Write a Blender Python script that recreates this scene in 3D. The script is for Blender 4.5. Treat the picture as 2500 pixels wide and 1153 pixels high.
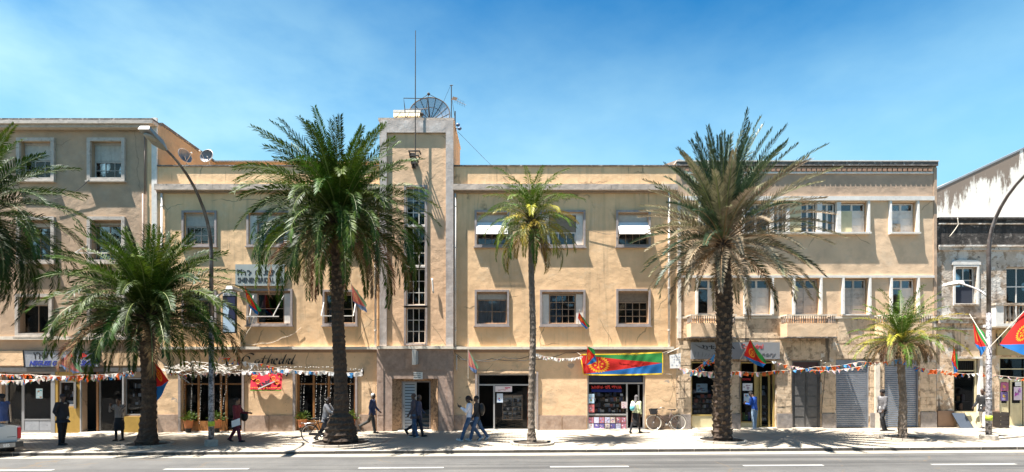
import bpy, math, random
from mathutils import Vector, Matrix, Quaternion
R = math.radians
random.seed(7)
for o in list(bpy.data.objects): bpy.data.objects.remove(o, do_unlink=True)
scene = bpy.context.scene
COL = scene.collection

# ---------------------------------------------------------------- camera, sky, sun, exposure
EYE = Vector((0, -25, 2.6))
cam_data = bpy.data.cameras.new('camera'); cam = bpy.data.objects.new('camera', cam_data); COL.objects.link(cam)
cam.location = EYE; cam.rotation_euler = (R(90), 0, 0)
cam_data.sensor_width = 36; cam_data.lens = 1350 / 2500 * 36
cam_data.shift_y = (910 - 576.5) / 2500
cam_data.clip_start = .1; cam_data.clip_end = 3000
scene.camera = cam
SUN_DIR = Vector((.36, .15, -1)).normalized()          # the way the light travels
SUN_EL = math.asin(-SUN_DIR.z); SUN_ROT = math.atan2(-SUN_DIR.x, -SUN_DIR.y)
world = bpy.data.worlds.new('World'); scene.world = world; world.use_nodes = True
wn = world.node_tree; wn.nodes.clear()
def N(t, kind, **kw):
    n = t.nodes.new(kind)
    for k, v in kw.items():
        if k in n.inputs: n.inputs[k].default_value = v
        else: setattr(n, k, v)
    return n
w_out = N(wn, 'ShaderNodeOutputWorld'); w_bg = N(wn, 'ShaderNodeBackground'); w_sky = N(wn, 'ShaderNodeTexSky')
w_sky.sky_type = 'NISHITA'; w_sky.sun_disc = False; w_sky.sun_elevation = SUN_EL; w_sky.sun_rotation = SUN_ROT
w_sky.altitude = 2300; w_sky.air_density = 1.0; w_sky.dust_density = 1.0; w_sky.ozone_density = 1.5
w_bg.inputs['Strength'].default_value = .085
# thin high cloud, procedural, mixed into the sky all the way round
w_tc = N(wn, 'ShaderNodeTexCoord'); w_map = N(wn, 'ShaderNodeMapping'); w_map.inputs['Scale'].default_value = (1.1, 1.1, 2.3)
w_map.inputs['Rotation'].default_value = (0, R(30), 0); w_map.inputs['Location'].default_value = (.35, .2, .1)
w_noise = N(wn, 'ShaderNodeTexNoise', Scale=2.1, Detail=7.0, Roughness=.55)
w_ramp = N(wn, 'ShaderNodeMapRange'); w_ramp.inputs[1].default_value = .40; w_ramp.inputs[2].default_value = .68; w_ramp.inputs[4].default_value = 1.0
w_mix = N(wn, 'ShaderNodeMix', data_type='RGBA'); w_mix.inputs[7].default_value = (1.45, 3.0, 4.1, 1)
w_hsv = N(wn, 'ShaderNodeHueSaturation', Saturation=1.55, Hue=.492, Value=.74)
wn.links.new(w_tc.outputs['Generated'], w_map.inputs[0]); wn.links.new(w_map.outputs[0], w_noise.inputs['Vector']); wn.links.new(w_noise.outputs[0], w_ramp.inputs[0])
w_sep = N(wn, 'ShaderNodeSeparateXYZ'); wn.links.new(w_tc.outputs['Generated'], w_sep.inputs[0])
w_hz = N(wn, 'ShaderNodeMapRange', interpolation_type='SMOOTHSTEP')                                   # haze thickens towards the horizon, all the way round
for k, v in zip((1, 2, 3, 4), (.60, .22, 0, .9)): w_hz.inputs[k].default_value = v
wn.links.new(w_sep.outputs[2], w_hz.inputs[0])
w_west = N(wn, 'ShaderNodeMapRange', interpolation_type='SMOOTHSTEP')                                 # a bank of thin cloud fills the western half of the sky
for k, v in zip((1, 2, 3, 4), (.25, -.75, .50, 1.3)): w_west.inputs[k].default_value = v
wn.links.new(w_sep.outputs[0], w_west.inputs[0])
w_lo = N(wn, 'ShaderNodeMapRange', interpolation_type='SMOOTHSTEP')
for k, v in zip((1, 2, 3, 4), (.60, .25, .22, 1.0)): w_lo.inputs[k].default_value = v
wn.links.new(w_sep.outputs[2], w_lo.inputs[0])
w_cl = N(wn, 'ShaderNodeMath', operation='MULTIPLY'); wn.links.new(w_ramp.outputs[0], w_cl.inputs[0]); wn.links.new(w_west.outputs[0], w_cl.inputs[1])
w_cl2 = N(wn, 'ShaderNodeMath', operation='MULTIPLY', use_clamp=True); wn.links.new(w_cl.outputs[0], w_cl2.inputs[0]); wn.links.new(w_lo.outputs[0], w_cl2.inputs[1])
w_mixc = N(wn, 'ShaderNodeMix', data_type='RGBA'); w_mixc.inputs[7].default_value = (2.2, 3.5, 3.8, 1)
wn.links.new(w_sky.outputs[0], w_hsv.inputs['Color']); wn.links.new(w_hsv.outputs[0], w_mix.inputs[6]); wn.links.new(w_hz.outputs[0], w_mix.inputs[0])
wn.links.new(w_mix.outputs[2], w_mixc.inputs[6]); wn.links.new(w_cl2.outputs[0], w_mixc.inputs[0])
wn.links.new(w_mixc.outputs[2], w_bg.inputs[0]); wn.links.new(w_bg.outputs[0], w_out.inputs[0])
sun_data = bpy.data.lights.new('sun', 'SUN'); sun = bpy.data.objects.new('sun', sun_data); COL.objects.link(sun)
sun_data.energy = 5.0; sun_data.angle = R(.5); sun_data.color = (1, .96, .90)
sun.rotation_euler = SUN_DIR.to_track_quat('-Z', 'Y').to_euler(); sun.location = (-20, -20, 40)
scene.view_settings.view_transform = 'Standard'; scene.view_settings.look = 'None'
scene.view_settings.exposure = 1.8; scene.view_settings.gamma = 1
try: scene.view_settings.use_curve_mapping = False
except Exception: pass
scene.render.engine = 'CYCLES'
scene.cycles.max_bounces = 8; scene.cycles.transparent_max_bounces = 16
scene.cycles.caustics_reflective = False; scene.cycles.caustics_refractive = False

# ---------------------------------------------------------------- measuring: the facade stands on y = 0, 54 px of the survey to the metre
def scl(y): return 1350 / (y + 25)
def X(px, y=0.0): return (px - 1250) / scl(y)
def Z(py, y=0.0): return 2.6 + (910 - py) / scl(y)
SLOPE = .0062
def gz(x): return SLOPE * x                              # the street climbs a little to the right
def on_ground(px, py):                                   # where a foot stands on the pavement
    y = -3
    for _ in range(30):
        y = 1350 * (2.6 - gz(X(px, y))) / (py - 910) - 25
    return X(px, y), y, gz(X(px, y))

# ---------------------------------------------------------------- materials
MATS = {}
def mat(name, col, rough=.7, metal=0, var=.12, scale=3.0, bump=0.0, bscale=40.0, stain=None, spec=.5, streak=None, lane=None, detail=5.0, trans=0, crack=None):
    """col varies by +-var over noise; stain/streak = (colour, from, to, scale, amount): patches with soft edges / vertical runs"""
    if name in MATS: return MATS[name]
    m = bpy.data.materials.new(name); m.use_nodes = True; t = m.node_tree; b = t.nodes['Principled BSDF']
    b.inputs['Roughness'].default_value = rough; b.inputs['Metallic'].default_value = metal
    b.inputs['Specular IOR Level'].default_value = spec
    geo = N(t, 'ShaderNodeNewGeometry')
    out = None
    c0 = [max(0, c * (1 - var)) for c in col]; c1 = [min(1, c * (1 + var)) for c in col]
    n = N(t, 'ShaderNodeTexNoise', Scale=scale, Detail=detail, Roughness=.6); t.links.new(geo.outputs['Position'], n.inputs['Vector'])
    mr = N(t, 'ShaderNodeMapRange'); mr.inputs[1].default_value = .3; mr.inputs[2].default_value = .7; t.links.new(n.outputs[0], mr.inputs[0])
    mx = N(t, 'ShaderNodeMix', data_type='RGBA'); mx.inputs[6].default_value = (*c0, 1); mx.inputs[7].default_value = (*c1, 1)
    t.links.new(mr.outputs[0], mx.inputs[0]); out = mx.outputs[2]
    def layer(spec_, vecscale):
        nonlocal out
        c, lo, hi, sc, amt = spec_
        mp = N(t, 'ShaderNodeMapping'); mp.inputs['Scale'].default_value = vecscale; mp.inputs['Location'].default_value = (3.3, 1.7, 9.1)
        t.links.new(geo.outputs['Position'], mp.inputs[0])
        nn = N(t, 'ShaderNodeTexNoise', Scale=sc, Detail=7.0, Roughness=.65); t.links.new(mp.outputs[0], nn.inputs['Vector'])
        r = N(t, 'ShaderNodeMapRange'); r.inputs[1].default_value = lo; r.inputs[2].default_value = hi; r.inputs[4].default_value = amt
        t.links.new(nn.outputs[0], r.inputs[0])
        m2 = N(t, 'ShaderNodeMix', data_type='RGBA'); m2.inputs[7].default_value = (*c, 1)
        t.links.new(r.outputs[0], m2.inputs[0]); t.links.new(out, m2.inputs[6]); out = m2.outputs[2]
    if stain:
        for s in (stain if isinstance(stain, list) else [stain]): layer(s, (1, 1, 1))
    if streak:
        for s in (streak if isinstance(streak, list) else [streak]): layer(s, (1, 1, .08))
    if lane: layer(lane, (.05, 1.6, 1))
    if crack:                                            # hairline cracks that come and go
        sc, wdt, amt = crack; nz = N(t, 'ShaderNodeTexNoise', Scale=1.6, Detail=6.0); t.links.new(geo.outputs['Position'], nz.inputs['Vector'])
        mv = N(t, 'ShaderNodeMix', data_type='RGBA'); mv.inputs[0].default_value = .3; t.links.new(geo.outputs['Position'], mv.inputs[6]); t.links.new(nz.outputs['Color'], mv.inputs[7])
        vo = N(t, 'ShaderNodeTexVoronoi', Scale=sc, feature='DISTANCE_TO_EDGE'); t.links.new(mv.outputs[2], vo.inputs['Vector'])
        r = N(t, 'ShaderNodeMapRange'); r.inputs[1].default_value = wdt; r.inputs[2].default_value = 0; r.inputs[4].default_value = amt; t.links.new(vo.outputs['Distance'], r.inputs[0])
        nm = N(t, 'ShaderNodeTexNoise', Scale=.6, Detail=3.0); t.links.new(geo.outputs['Position'], nm.inputs['Vector']); gt = N(t, 'ShaderNodeMapRange'); gt.inputs[1].default_value = .5; gt.inputs[2].default_value = .56; t.links.new(nm.outputs[0], gt.inputs[0])
        mu = N(t, 'ShaderNodeMath', operation='MULTIPLY'); t.links.new(r.outputs[0], mu.inputs[0]); t.links.new(gt.outputs[0], mu.inputs[1])
        m2 = N(t, 'ShaderNodeMix', data_type='RGBA'); m2.inputs[7].default_value = (.12, .085, .05, 1); t.links.new(mu.outputs[0], m2.inputs[0]); t.links.new(out, m2.inputs[6]); out = m2.outputs[2]
    t.links.new(out, b.inputs['Base Color'])
    if bump:
        nb = N(t, 'ShaderNodeTexNoise', Scale=bscale, Detail=4.0); t.links.new(geo.outputs['Position'], nb.inputs['Vector'])
        nb2 = N(t, 'ShaderNodeTexNoise', Scale=bscale / 14, Detail=4.0); t.links.new(geo.outputs['Position'], nb2.inputs['Vector'])
        ad = N(t, 'ShaderNodeMath', operation='MULTIPLY_ADD'); ad.inputs[1].default_value = 5
        t.links.new(nb2.outputs[0], ad.inputs[0]); t.links.new(nb.outputs[0], ad.inputs[2])
        bp = N(t, 'ShaderNodeBump', Strength=1.0, Distance=bump); t.links.new(ad.outputs[0], bp.inputs['Height']); t.links.new(bp.outputs[0], b.inputs['Normal'])
    if trans:
        tr = N(t, 'ShaderNodeBsdfTranslucent'); t.links.new(out, tr.inputs[0]); ms = N(t, 'ShaderNodeMixShader'); ms.inputs[0].default_value = trans
        o = t.nodes['Material Output']; t.links.new(b.outputs[0], ms.inputs[1]); t.links.new(tr.outputs[0], ms.inputs[2]); t.links.new(ms.outputs[0], o.inputs[0])
    MATS[name] = m; return m
def flat(name, col, rough=.6, metal=0, **k): return mat(name, col, rough, metal, var=k.pop('var', .08), **k)
def glass_mat(name, tint=.5, rough=.02, ior=1.5):
    m = bpy.data.materials.new(name); m.use_nodes = True; t = m.node_tree; t.nodes.remove(t.nodes['Principled BSDF']); o = t.nodes['Material Output']
    f = N(t, 'ShaderNodeFresnel', IOR=ior); g = N(t, 'ShaderNodeBsdfGlossy', Roughness=rough); tr = N(t, 'ShaderNodeBsdfTransparent')
    tr.inputs[0].default_value = (tint, tint * 1.01, tint * 1.03, 1)
    geo = N(t, 'ShaderNodeNewGeometry'); n = N(t, 'ShaderNodeTexNoise', Scale=1.3, Detail=1.0); t.links.new(geo.outputs['Position'], n.inputs['Vector'])
    bp = N(t, 'ShaderNodeBump', Strength=.25, Distance=.05); t.links.new(n.outputs[0], bp.inputs['Height']); t.links.new(bp.outputs[0], g.inputs['Normal'])
    mx = N(t, 'ShaderNodeMixShader'); t.links.new(f.outputs[0], mx.inputs[0]); t.links.new(tr.outputs[0], mx.inputs[1]); t.links.new(g.outputs[0], mx.inputs[2])
    t.links.new(mx.outputs[0], o.inputs[0]); return m

# ---------------------------------------------------------------- mesh building
TMP = bpy.data.scenes.new('workbench')                   # a scratch scene keeps evaluations cheap; removed at the end
def evaluated(o):
    TMP.collection.objects.link(o); vl = TMP.view_layers[0]; vl.update(); dg = vl.depsgraph; dg.update()
    me = bpy.data.meshes.new_from_object(o.evaluated_get(dg)); bpy.data.objects.remove(o); return me
class MB:
    def __init__(s): s.v = []; s.f = []; s.m = []; s.uv = {}
    def _add(s, vs, fs, mi=0):
        k = len(s.v); s.v += [tuple(v) for v in vs]
        for f in fs: s.f.append([k + i for i in f]); s.m.append(mi)
        return s
    def box(s, x0, x1, y0, y1, z0, z1, mi=0):
        if x0 > x1: x0, x1 = x1, x0
        if z0 > z1: z0, z1 = z1, z0
        if y0 > y1: y0, y1 = y1, y0
        vs = [(x, y, z) for x in (x0, x1) for y in (y0, y1) for z in (z0, z1)]
        return s._add(vs, [(0, 1, 3, 2), (4, 6, 7, 5), (0, 4, 5, 1), (2, 3, 7, 6), (0, 2, 6, 4), (1, 5, 7, 3)], mi)
    def quad(s, a, b, c, d, mi=0): return s._add([a, b, c, d], [(0, 1, 2, 3)], mi)
    def hexa(s, p, mi=0):      # p: 8 points, bottom loop then top loop
        return s._add(p, [(3, 2, 1, 0), (4, 5, 6, 7), (0, 1, 5, 4), (1, 2, 6, 5), (2, 3, 7, 6), (3, 0, 4, 7)], mi)
    def beam(s, a, b, w, h, up=(0, 0, 1), mi=0):
        a = Vector(a); b = Vector(b); d = (b - a).normalized(); u = Vector(up)
        if abs(d.dot(u)) > .99: u = Vector((0, 1, 0))
        r = d.cross(u).normalized() * w / 2; u = r.cross(d).normalized() * h / 2
        return s.hexa([a - r - u, a + r - u, a + r + u, a - r + u, b - r - u, b + r - u, b + r + u, b - r + u], mi)
    def tube(s, pts, r, n=8, mi=0, flat_=1.0, up=(0, 0, 1)):
        pts = [Vector(p) for p in pts]; k = len(s.v); m = len(pts); prev = None
        for i, p in enumerate(pts):
            d = (pts[min(i + 1, m - 1)] - pts[max(i - 1, 0)]).normalized()
            if prev is None:
                u = Vector(up)
                if abs(d.dot(u)) > .95: u = Vector((0, 1, 0)) if abs(d.y) < .9 else Vector((1, 0, 0))
            else: u = prev
            a = d.cross(u).normalized(); b = a.cross(d).normalized(); prev = b
            rr = r[i] if isinstance(r, (list, tuple)) else r
            for j in range(n):
                t = 2 * math.pi * j / n; s.v.append(tuple(p + a * math.cos(t) * rr + b * math.sin(t) * rr * flat_))
        for i in range(m - 1):
            for j in range(n):
                s.f.append([k + i * n + j, k + i * n + (j + 1) % n, k + (i + 1) * n + (j + 1) % n, k + (i + 1) * n + j]); s.m.append(mi)
        s.f.append([k + j for j in range(n)][::-1]); s.m.append(mi)
        s.f.append([k + (m - 1) * n + j for j in range(n)]); s.m.append(mi)
        return s
    def prism(s, poly, y0, y1, mi=0):      # poly in (x, z)
        n = len(poly); vs = [(x, y0, z) for x, z in poly] + [(x, y1, z) for x, z in poly]
        fs = [list(range(n)), list(range(2 * n - 1, n - 1, -1))] + [(i, i + n, (i + 1) % n + n, (i + 1) % n) for i in range(n)]
        return s._add(vs, fs, mi)
    def lathe(s, prof, c, n=16, mi=0, sx=1, sy=1):
        k = len(s.v); c = Vector(c)
        for r, z in prof:
            for j in range(n):
                t = 2 * math.pi * j / n; s.v.append((c.x + r * math.cos(t) * sx, c.y + r * math.sin(t) * sy, c.z + z))
        for i in range(len(prof) - 1):
            for j in range(n):
                s.f.append([k + i * n + j, k + i * n + (j + 1) % n, k + (i + 1) * n + (j + 1) % n, k + (i + 1) * n + j]); s.m.append(mi)
        s.f.append([k + j for j in range(n)][::-1]); s.m.append(mi)
        s.f.append([k + (len(prof) - 1) * n + j for j in range(n)]); s.m.append(mi)
        return s
    def ball(s, c, r, n=12, m=8, mi=0, rot=None):
        k = len(s.v); c = Vector(c); r = r if isinstance(r, (tuple, list)) else (r, r, r)
        def P(x, y, z):
            v = Vector((x * r[0], y * r[1], z * r[2]))
            if rot: v = rot @ v
            return tuple(c + v)
        s.v.append(P(0, 0, -1))
        for i in range(1, m):
            a = -math.pi / 2 + math.pi * i / m
            for j in range(n):
                t = 2 * math.pi * j / n; s.v.append(P(math.cos(a) * math.cos(t), math.cos(a) * math.sin(t), math.sin(a)))
        s.v.append(P(0, 0, 1)); top = len(s.v) - 1
        for j in range(n):
            s.f.append([k, k + 1 + (j + 1) % n, k + 1 + j]); s.m.append(mi)
            s.f.append([top, k + 1 + (m - 2) * n + j, k + 1 + (m - 2) * n + (j + 1) % n]); s.m.append(mi)
        for i in range(m - 2):
            for j in range(n):
                a = k + 1 + i * n
                s.f.append([a + j, a + (j + 1) % n, a + n + (j + 1) % n, a + n + j]); s.m.append(mi)
        return s
    def grid(s, fn, nu, nv, mi=0):
        k = len(s.v)
        for i in range(nu + 1):
            for j in range(nv + 1): s.v.append(tuple(fn(i / nu, j / nv))); s.uv[len(s.v) - 1] = (i / nu, j / nv)
        for i in range(nu):
            for j in range(nv):
                a = k + i * (nv + 1) + j; s.f.append([a, a + nv + 1, a + nv + 2, a + 1]); s.m.append(mi)
        return s
    def mesh(s, name, mats, off=(0, 0, 0), smooth=False):
        me = bpy.data.meshes.new(name); ox, oy, oz = off
        me.from_pydata([(x - ox, y - oy, z - oz) for x, y, z in s.v], [], s.f)
        mats = mats if isinstance(mats, (list, tuple)) else [mats]
        for m in mats: me.materials.append(m)
        if len(mats) > 1: me.polygons.foreach_set('material_index', s.m)
        if smooth: me.polygons.foreach_set('use_smooth', [True] * len(me.polygons))
        if s.uv:
            l = me.uv_layers.new(name='UVMap')
            for lp in me.loops: l.data[lp.index].uv = s.uv.get(lp.vertex_index, (0, 0))
        me.update(); return me
    def build(s, name, mats, parent=None, smooth=False, local=False):
        off = (0, 0, 0)
        if parent is not None and not local:
            r = parent
            while r.parent is not None: r = r.parent
            off = r.location
        return link(name, s.mesh(name, mats, off, smooth), parent)
def link(name, data, parent=None, loc=(0, 0, 0)):
    o = bpy.data.objects.new(name, data); COL.objects.link(o); o.location = loc
    if parent is not None: o.parent = parent
    return o
def tag(o, label=None, cat=None, group=None, kind=None):
    if label: o['label'] = label
    if cat: o['category'] = cat
    if group: o['group'] = group
    if kind: o['kind'] = kind
    return o
def thing(name, loc, label, cat, group=None, rz=0):
    o = link(name, None, None, loc); o.rotation_euler = (0, 0, rz); o.empty_display_size = .2
    return tag(o, label, cat, group)
def part(name, mb, m, parent, smooth=False, local=False, label=None):
    o = mb.build(name, m, parent, smooth, local)
    if label: o['label'] = label
    return o
def B(x0, x1, y0, y1, z0, z1): return MB().box(x0, x1, y0, y1, z0, z1)
def text_mesh(body, size=1.0, shear=0, bold=0.0, depth=.01):
    cu = bpy.data.curves.new('lettering', 'FONT'); cu.body = body; cu.size = size; cu.shear = shear; cu.offset = bold; cu.extrude = depth / 2
    cu.resolution_u = 3
    return evaluated(bpy.data.objects.new('lettering', cu))
def text(body, x0, x1, z0, z1, y, m, parent, shear=0, bold=0.0, name='lettering', depth=.012):
    """lettering standing on the plane y, fitted to the box"""
    me = text_mesh(body, 1, shear, bold, depth)
    xs = [v.co.x for v in me.vertices]; ys = [v.co.y for v in me.vertices]
    if not xs: return None
    sx = (x1 - x0) / (max(xs) - min(xs)); sy = (z1 - z0) / (max(ys) - min(ys)); mx, my = min(xs), min(ys)
    r = parent
    while r.parent is not None: r = r.parent
    off = r.location
    for v in me.vertices:
        v.co = (x0 + (v.co.x - mx) * sx - off.x, y - v.co.z - off.y, z0 + (v.co.y - my) * sy - off.z)
    me.materials.clear(); me.materials.append(m)
    return link(name, me, parent)
# ---------------------------------------------------------------- the palette
M_road = mat('asphalt', (.080, .077, .072), .85, var=.14, scale=1.2, bump=.004, bscale=90, stain=[((.125, .118, .105), .45, .75, .5, .7), ((.035, .035, .035), .62, .68, 2.2, .6)], lane=((.04, .038, .036), .48, .62, 1.0, .85), crack=(.35, .010, .7))
M_gutter = mat('dusty_gutter', (.30, .265, .21), .9, var=.16, scale=2.5, bump=.004, stain=((.2, .18, .15), .5, .75, 1.2, .6))
M_earth = mat('earth', (.24, .19, .13), .95, var=.2, scale=1.0, bump=.01)
M_kerb = mat('kerb_stone', (.40, .36, .30), .85, var=.18, scale=6, bump=.004, stain=((.12, .11, .1), .55, .7, 3, .7))
M_kerbshade = mat('kerb_face_shade', (.07, .062, .052), .9, var=.4, scale=5)  # kerb face painted dark: the shade of grazing sun put into the colour
M_paint = mat('road_paint', (.42, .41, .37), .7, var=.1, scale=8, stain=((.25, .24, .22), .55, .68, 9, .8))
M_mbwall = mat('ochre_stucco', (.76, .495, .27), .85, var=.13, scale=.9, bump=.006, bscale=26, crack=(.4, .008, .7), stain=[((.60, .38, .19), .48, .72, .8, .5), ((.72, .56, .37), .54, .70, 1.7, .45)], streak=[((.40, .28, .16), .52, .68, 1.8, .6), ((.22, .15, .09), .62, .70, 4.5, .6)])
M_gfwall = mat('cream_stucco', (.73, .495, .29), .85, var=.12, scale=1.3, crack=(.6, .008, .7), bump=.007, bscale=26, stain=[((.40, .30, .2), .54, .70, 1.3, .7), ((.16, .1, .07), .66, .70, 6, .8), ((.30,.26,.22), .66, .67, 1.1, .8)], streak=((.3, .22, .15), .6, .75, 3, .5))
M_lbwall = mat('grey_ochre_stucco', (.44, .305, .20), .88, var=.16, scale=1.1, crack=(.5, .008, .6), bump=.007, bscale=26, stain=[((.32, .23, .16), .48, .7, .9, .7), ((.42, .35, .27), .55, .75, 2.0, .4)])
M_twall = mat('tower_stucco', (.66, .43, .26), .85, var=.12, scale=1.1, crack=(.4, .008, .6), bump=.007, bscale=30, stain=((.46, .31, .2), .5, .75, .9, .6), streak=((.3, .2, .13), .58, .78, 2.0, .55))
M_pil = mat('lilac_render', (.42, .36, .32), .85, var=.14, scale=2.0, bump=.004, stain=((.6, .57, .54), .5, .7, 2.5, .6), streak=((.2, .17, .16), .55, .72, 4, .6))
M_cornice = mat('stained_cornice', (.47, .38, .31), .88, var=.14, scale=2.4, bump=.006, stain=((.15, .11, .09), .56, .68, 4, .7), streak=((.2, .15, .12), .58, .7, 5, .5))
M_course = mat('string_course', (.68, .60, .49), .8, var=.1, scale=3, bump=.003, stain=((.35, .27, .2), .58, .7, 5, .6))
M_band = mat('brown_band', (.30, .19, .12), .85, var=.15, scale=3)
M_dado = mat('dado_stone', (.36, .26, .195), .75, var=.22, scale=9, bump=.003, stain=((.22, .13, .08), .5, .7, 2.2, .6), detail=8)
M_portal = mat('portal_stone', (.37, .26, .20), .75, var=.18, scale=5, bump=.004, stain=((.21, .13, .09), .52, .68, 2.6, .6), streak=((.6, .55, .5), .62, .72, 3, .35))
M_portal2 = mat('worn_brown_stone', (.34, .21, .12), .8, var=.3, scale=12, bump=.008, bscale=30, stain=((.10, .055, .03), .5, .6, 7, .75), detail=9)
M_rbwall = mat('sandy_stucco', (.68, .475, .30), .87, var=.12, scale=1.1, crack=(.4, .008, .6), bump=.008, bscale=22, stain=[((.37, .27, .18), .52, .75, 1.0, .6), ((.60, .49, .36), .56, .74, 1.6, .4)])
M_rbtop = mat('taupe_stucco', (.43, .30, .205), .87, var=.12, scale=1.6, bump=.005, stain=((.26, .19, .14), .5, .75, 1.4, .6))
M_white = mat('old_white_paint', (.66, .62, .56), .75, var=.10, scale=4, bump=.002, stain=((.38, .31, .25), .58, .72, 5, .6))
M_worn = mat('worn_masonry', (.60, .44, .29), .9, var=.16, scale=2.4, bump=.012, bscale=18, stain=[((.62, .56, .47), .53, .58, 1.7, .8), ((.26, .18, .11), .53, .57, 2.6, .8), ((.06, .05, .04), .61, .64, 5, .85)], streak=((.06, .05, .04), .56, .62, 2.4, .85))
M_block = mat('ashlar_block', (.64, .48, .32), .85, var=.16, scale=4.5, bump=.006, stain=[((.28, .2, .13), .52, .62, 3, .8), ((.08, .06, .05), .62, .66, 5, .8)], streak=((.08, .06, .05), .6, .66, 2.4, .7))
M_greydado = mat('grey_dado_stone', (.27, .235, .21), .8, var=.22, scale=7, bump=.006, stain=((.4, .33, .25), .55, .66, 4, .6))
M_decay = mat('decayed_render', (.48, .40, .32), .92, var=.2, scale=3, bump=.02, bscale=14, stain=[((.24, .17, .11), .5, .56, 2.0, .85), ((.60, .56, .50), .54, .58, 1.4, .85), ((.075, .06, .05), .62, .66, 3.8, .85)], streak=((.16, .12, .09), .58, .66, 3, .7), detail=8)
M_soot = mat('sooty_parapet', (.05, .042, .036), .95, var=.5, scale=6, bump=.02, bscale=14, stain=((.26, .23, .2), .56, .64, 4, .6), streak=((.02, .018, .016), .5, .62, 3, .8))
M_gable = mat('white_gable', (.82, .79, .74), .85, var=.04, scale=1, bump=.004)
M_rear = mat('orange_render', (.42, .29, .17), .9, var=.15, scale=1.2, bump=.006, streak=((.2, .1, .04), .55, .7, 3, .5))
M_roofdark = mat('weathered_coping', (.13, .11, .095), .92, var=.4, scale=8, bump=.01, stain=((.45, .42, .38), .55, .62, 7, .7))
M_dentil = mat('dentil_brick', (.34, .19, .12), .85, var=.2, scale=9)
M_tile = mat('roof_tile', (.32, .17, .10), .85, var=.3, scale=12, bump=.01)
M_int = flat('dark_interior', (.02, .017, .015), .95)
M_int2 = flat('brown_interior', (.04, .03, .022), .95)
M_slab = flat('slab', (.2, .17, .14), .9)
M_surr = mat('window_surround', (.30, .255, .235), .8, var=.14, scale=6, bump=.003, stain=((.45, .4, .36), .55, .68, 4, .6))
M_lbsurr = mat('chalky_surround', (.46, .405, .35), .85, var=.14, scale=6, bump=.004, stain=((.2, .16, .13), .55, .68, 5, .6))
M_wood = mat('weathered_wood', (.33, .23, .155), .7, var=.2, scale=14, bump=.002)
M_brownwood = mat('varnished_wood', (.26, .115, .035), .45, var=.2, scale=9)
M_blind = mat('roller_slats', (.46, .425, .37), .7, var=.12, scale=8, streak=((.25, .19, .14), .58, .72, 6, .6))
M_blindw = mat('white_slats', (.80, .79, .77), .5, var=.04, scale=5)
M_blindb = mat('brown_slats', (.26, .19, .13), .7, var=.2, scale=8)
M_alu = mat('grey_aluminium', (.40, .395, .39), .4, .3, var=.06, scale=4)
M_steel = mat('steel_shutter', (.24, .255, .28), .5, .4, var=.16, scale=3, stain=((.15, .12, .1), .58, .7, 4, .5), streak=((.36, .37, .39), .55, .7, 3, .5))
M_greydoor = mat('grey_door_paint', (.105, .10, .095), .6, var=.2, scale=6, stain=((.3, .27, .23), .6, .68, 5, .5))
M_yellow = mat('mustard_paint', (.36, .22, .04), .6, var=.14, scale=3, stain=((.3, .17, .04), .55, .7, 2.5, .6))
M_cream = mat('cream_panel', (.58, .50, .30), .6, var=.1, scale=4, stain=((.3, .22, .12), .6, .7, 5, .6))
M_yframe = mat('yellow_frame', (.42, .30, .09), .55, var=.12, scale=6)
M_curtain = mat('net_curtain', (.70, .70, .72), .9, var=.08, scale=4, trans=.4)
M_curtainb = mat('blue_curtain', (.20, .30, .42), .9, var=.2, scale=5, trans=.3)
M_glass = glass_mat('window_glass', .85, ior=1.6); M_glassd = glass_mat('shop_glass', .87, ior=1.24)
M_pipe = mat('pipe', (.60, .55, .49), .6, var=.12, scale=5, stain=((.3, .22, .16), .6, .7, 5, .6))
M_pipeb = mat('brown_pipe', (.20, .14, .105), .6, var=.15, scale=5)
M_black = flat('black_iron', (.018, .018, .018), .5, .3)
M_iron = mat('dark_iron', (.05, .042, .036), .6, .4, var=.3, scale=9, bump=.002)
M_galv = mat('galvanised', (.40, .39, .38), .45, .5, var=.12, scale=5)
M_cable = flat('cable', (.05, .045, .04), .6); M_cablew = flat('pale_cable', (.55, .48, .38), .6)
M_marble = mat('marble', (.70, .67, .62), .4, var=.1, scale=14)
M_pot = mat('terracotta', (.42, .15, .055), .75, var=.15, scale=9)
M_soil = mat('soil', (.05, .036, .024), .95, var=.4, scale=12, bump=.01)
M_paper = flat('paper', (.80, .79, .76), .8)
M_greysign = mat('grey_signboard', (.24, .24, .245), .5, var=.06, scale=3)
M_palesign = mat('pale_signboard', (.33, .36, .34), .6, var=.06, scale=3)
M_lbsign = mat('blue_grey_signboard', (.27, .285, .31), .6, var=.14, scale=5, stain=((.1, .1, .11), .6, .68, 6, .6))
M_ink = flat('black_ink', (.015, .014, .016), .5); M_blueink = flat('blue_lettering', (.02, .035, .26), .5); M_redink = flat('red_lettering', (.55, .03, .025), .5)
M_greyink = flat('grey_ink', (.12, .12, .13), .6)
M_dish = mat('dish_mesh', (.10, .14, .22), .5, .3, var=.06)
# ---------------------------------------------------------------- ground, road, pavement
KY = -6.5                                               # kerb line
def sheet(name, x0, x1, y0, y1, dz, m, nx=1, ny=1, skirt=0):
    mb = MB(); mb.grid(lambda u, v: (x0 + (x1 - x0) * u, y0 + (y1 - y0) * v, gz(x0 + (x1 - x0) * u) + dz), nx, ny); mb.uv = {}
    o = mb.build(name, m); tag(o, kind='structure'); return o
def slope_z(x): return gz(x)
mb = MB(); mb.quad((-900, -900, -1.6), (900, -900, -1.6), (900, 900, -1.6), (-900, 900, -1.6)); tag(mb.build('ground', M_earth), kind='structure')
sheet('road', -80, 80, -34, -7.08, -.09, M_road, 1, 1)
sheet('gutter', -80, 80, -7.12, KY, -.086, M_gutter, 1, 1)
sheet('rear_ground', -80, 80, .35, 60, -.02, M_earth)
sheet('opposite_pavement', -80, 80, -41, -34, 0.0, M_road)
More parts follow.
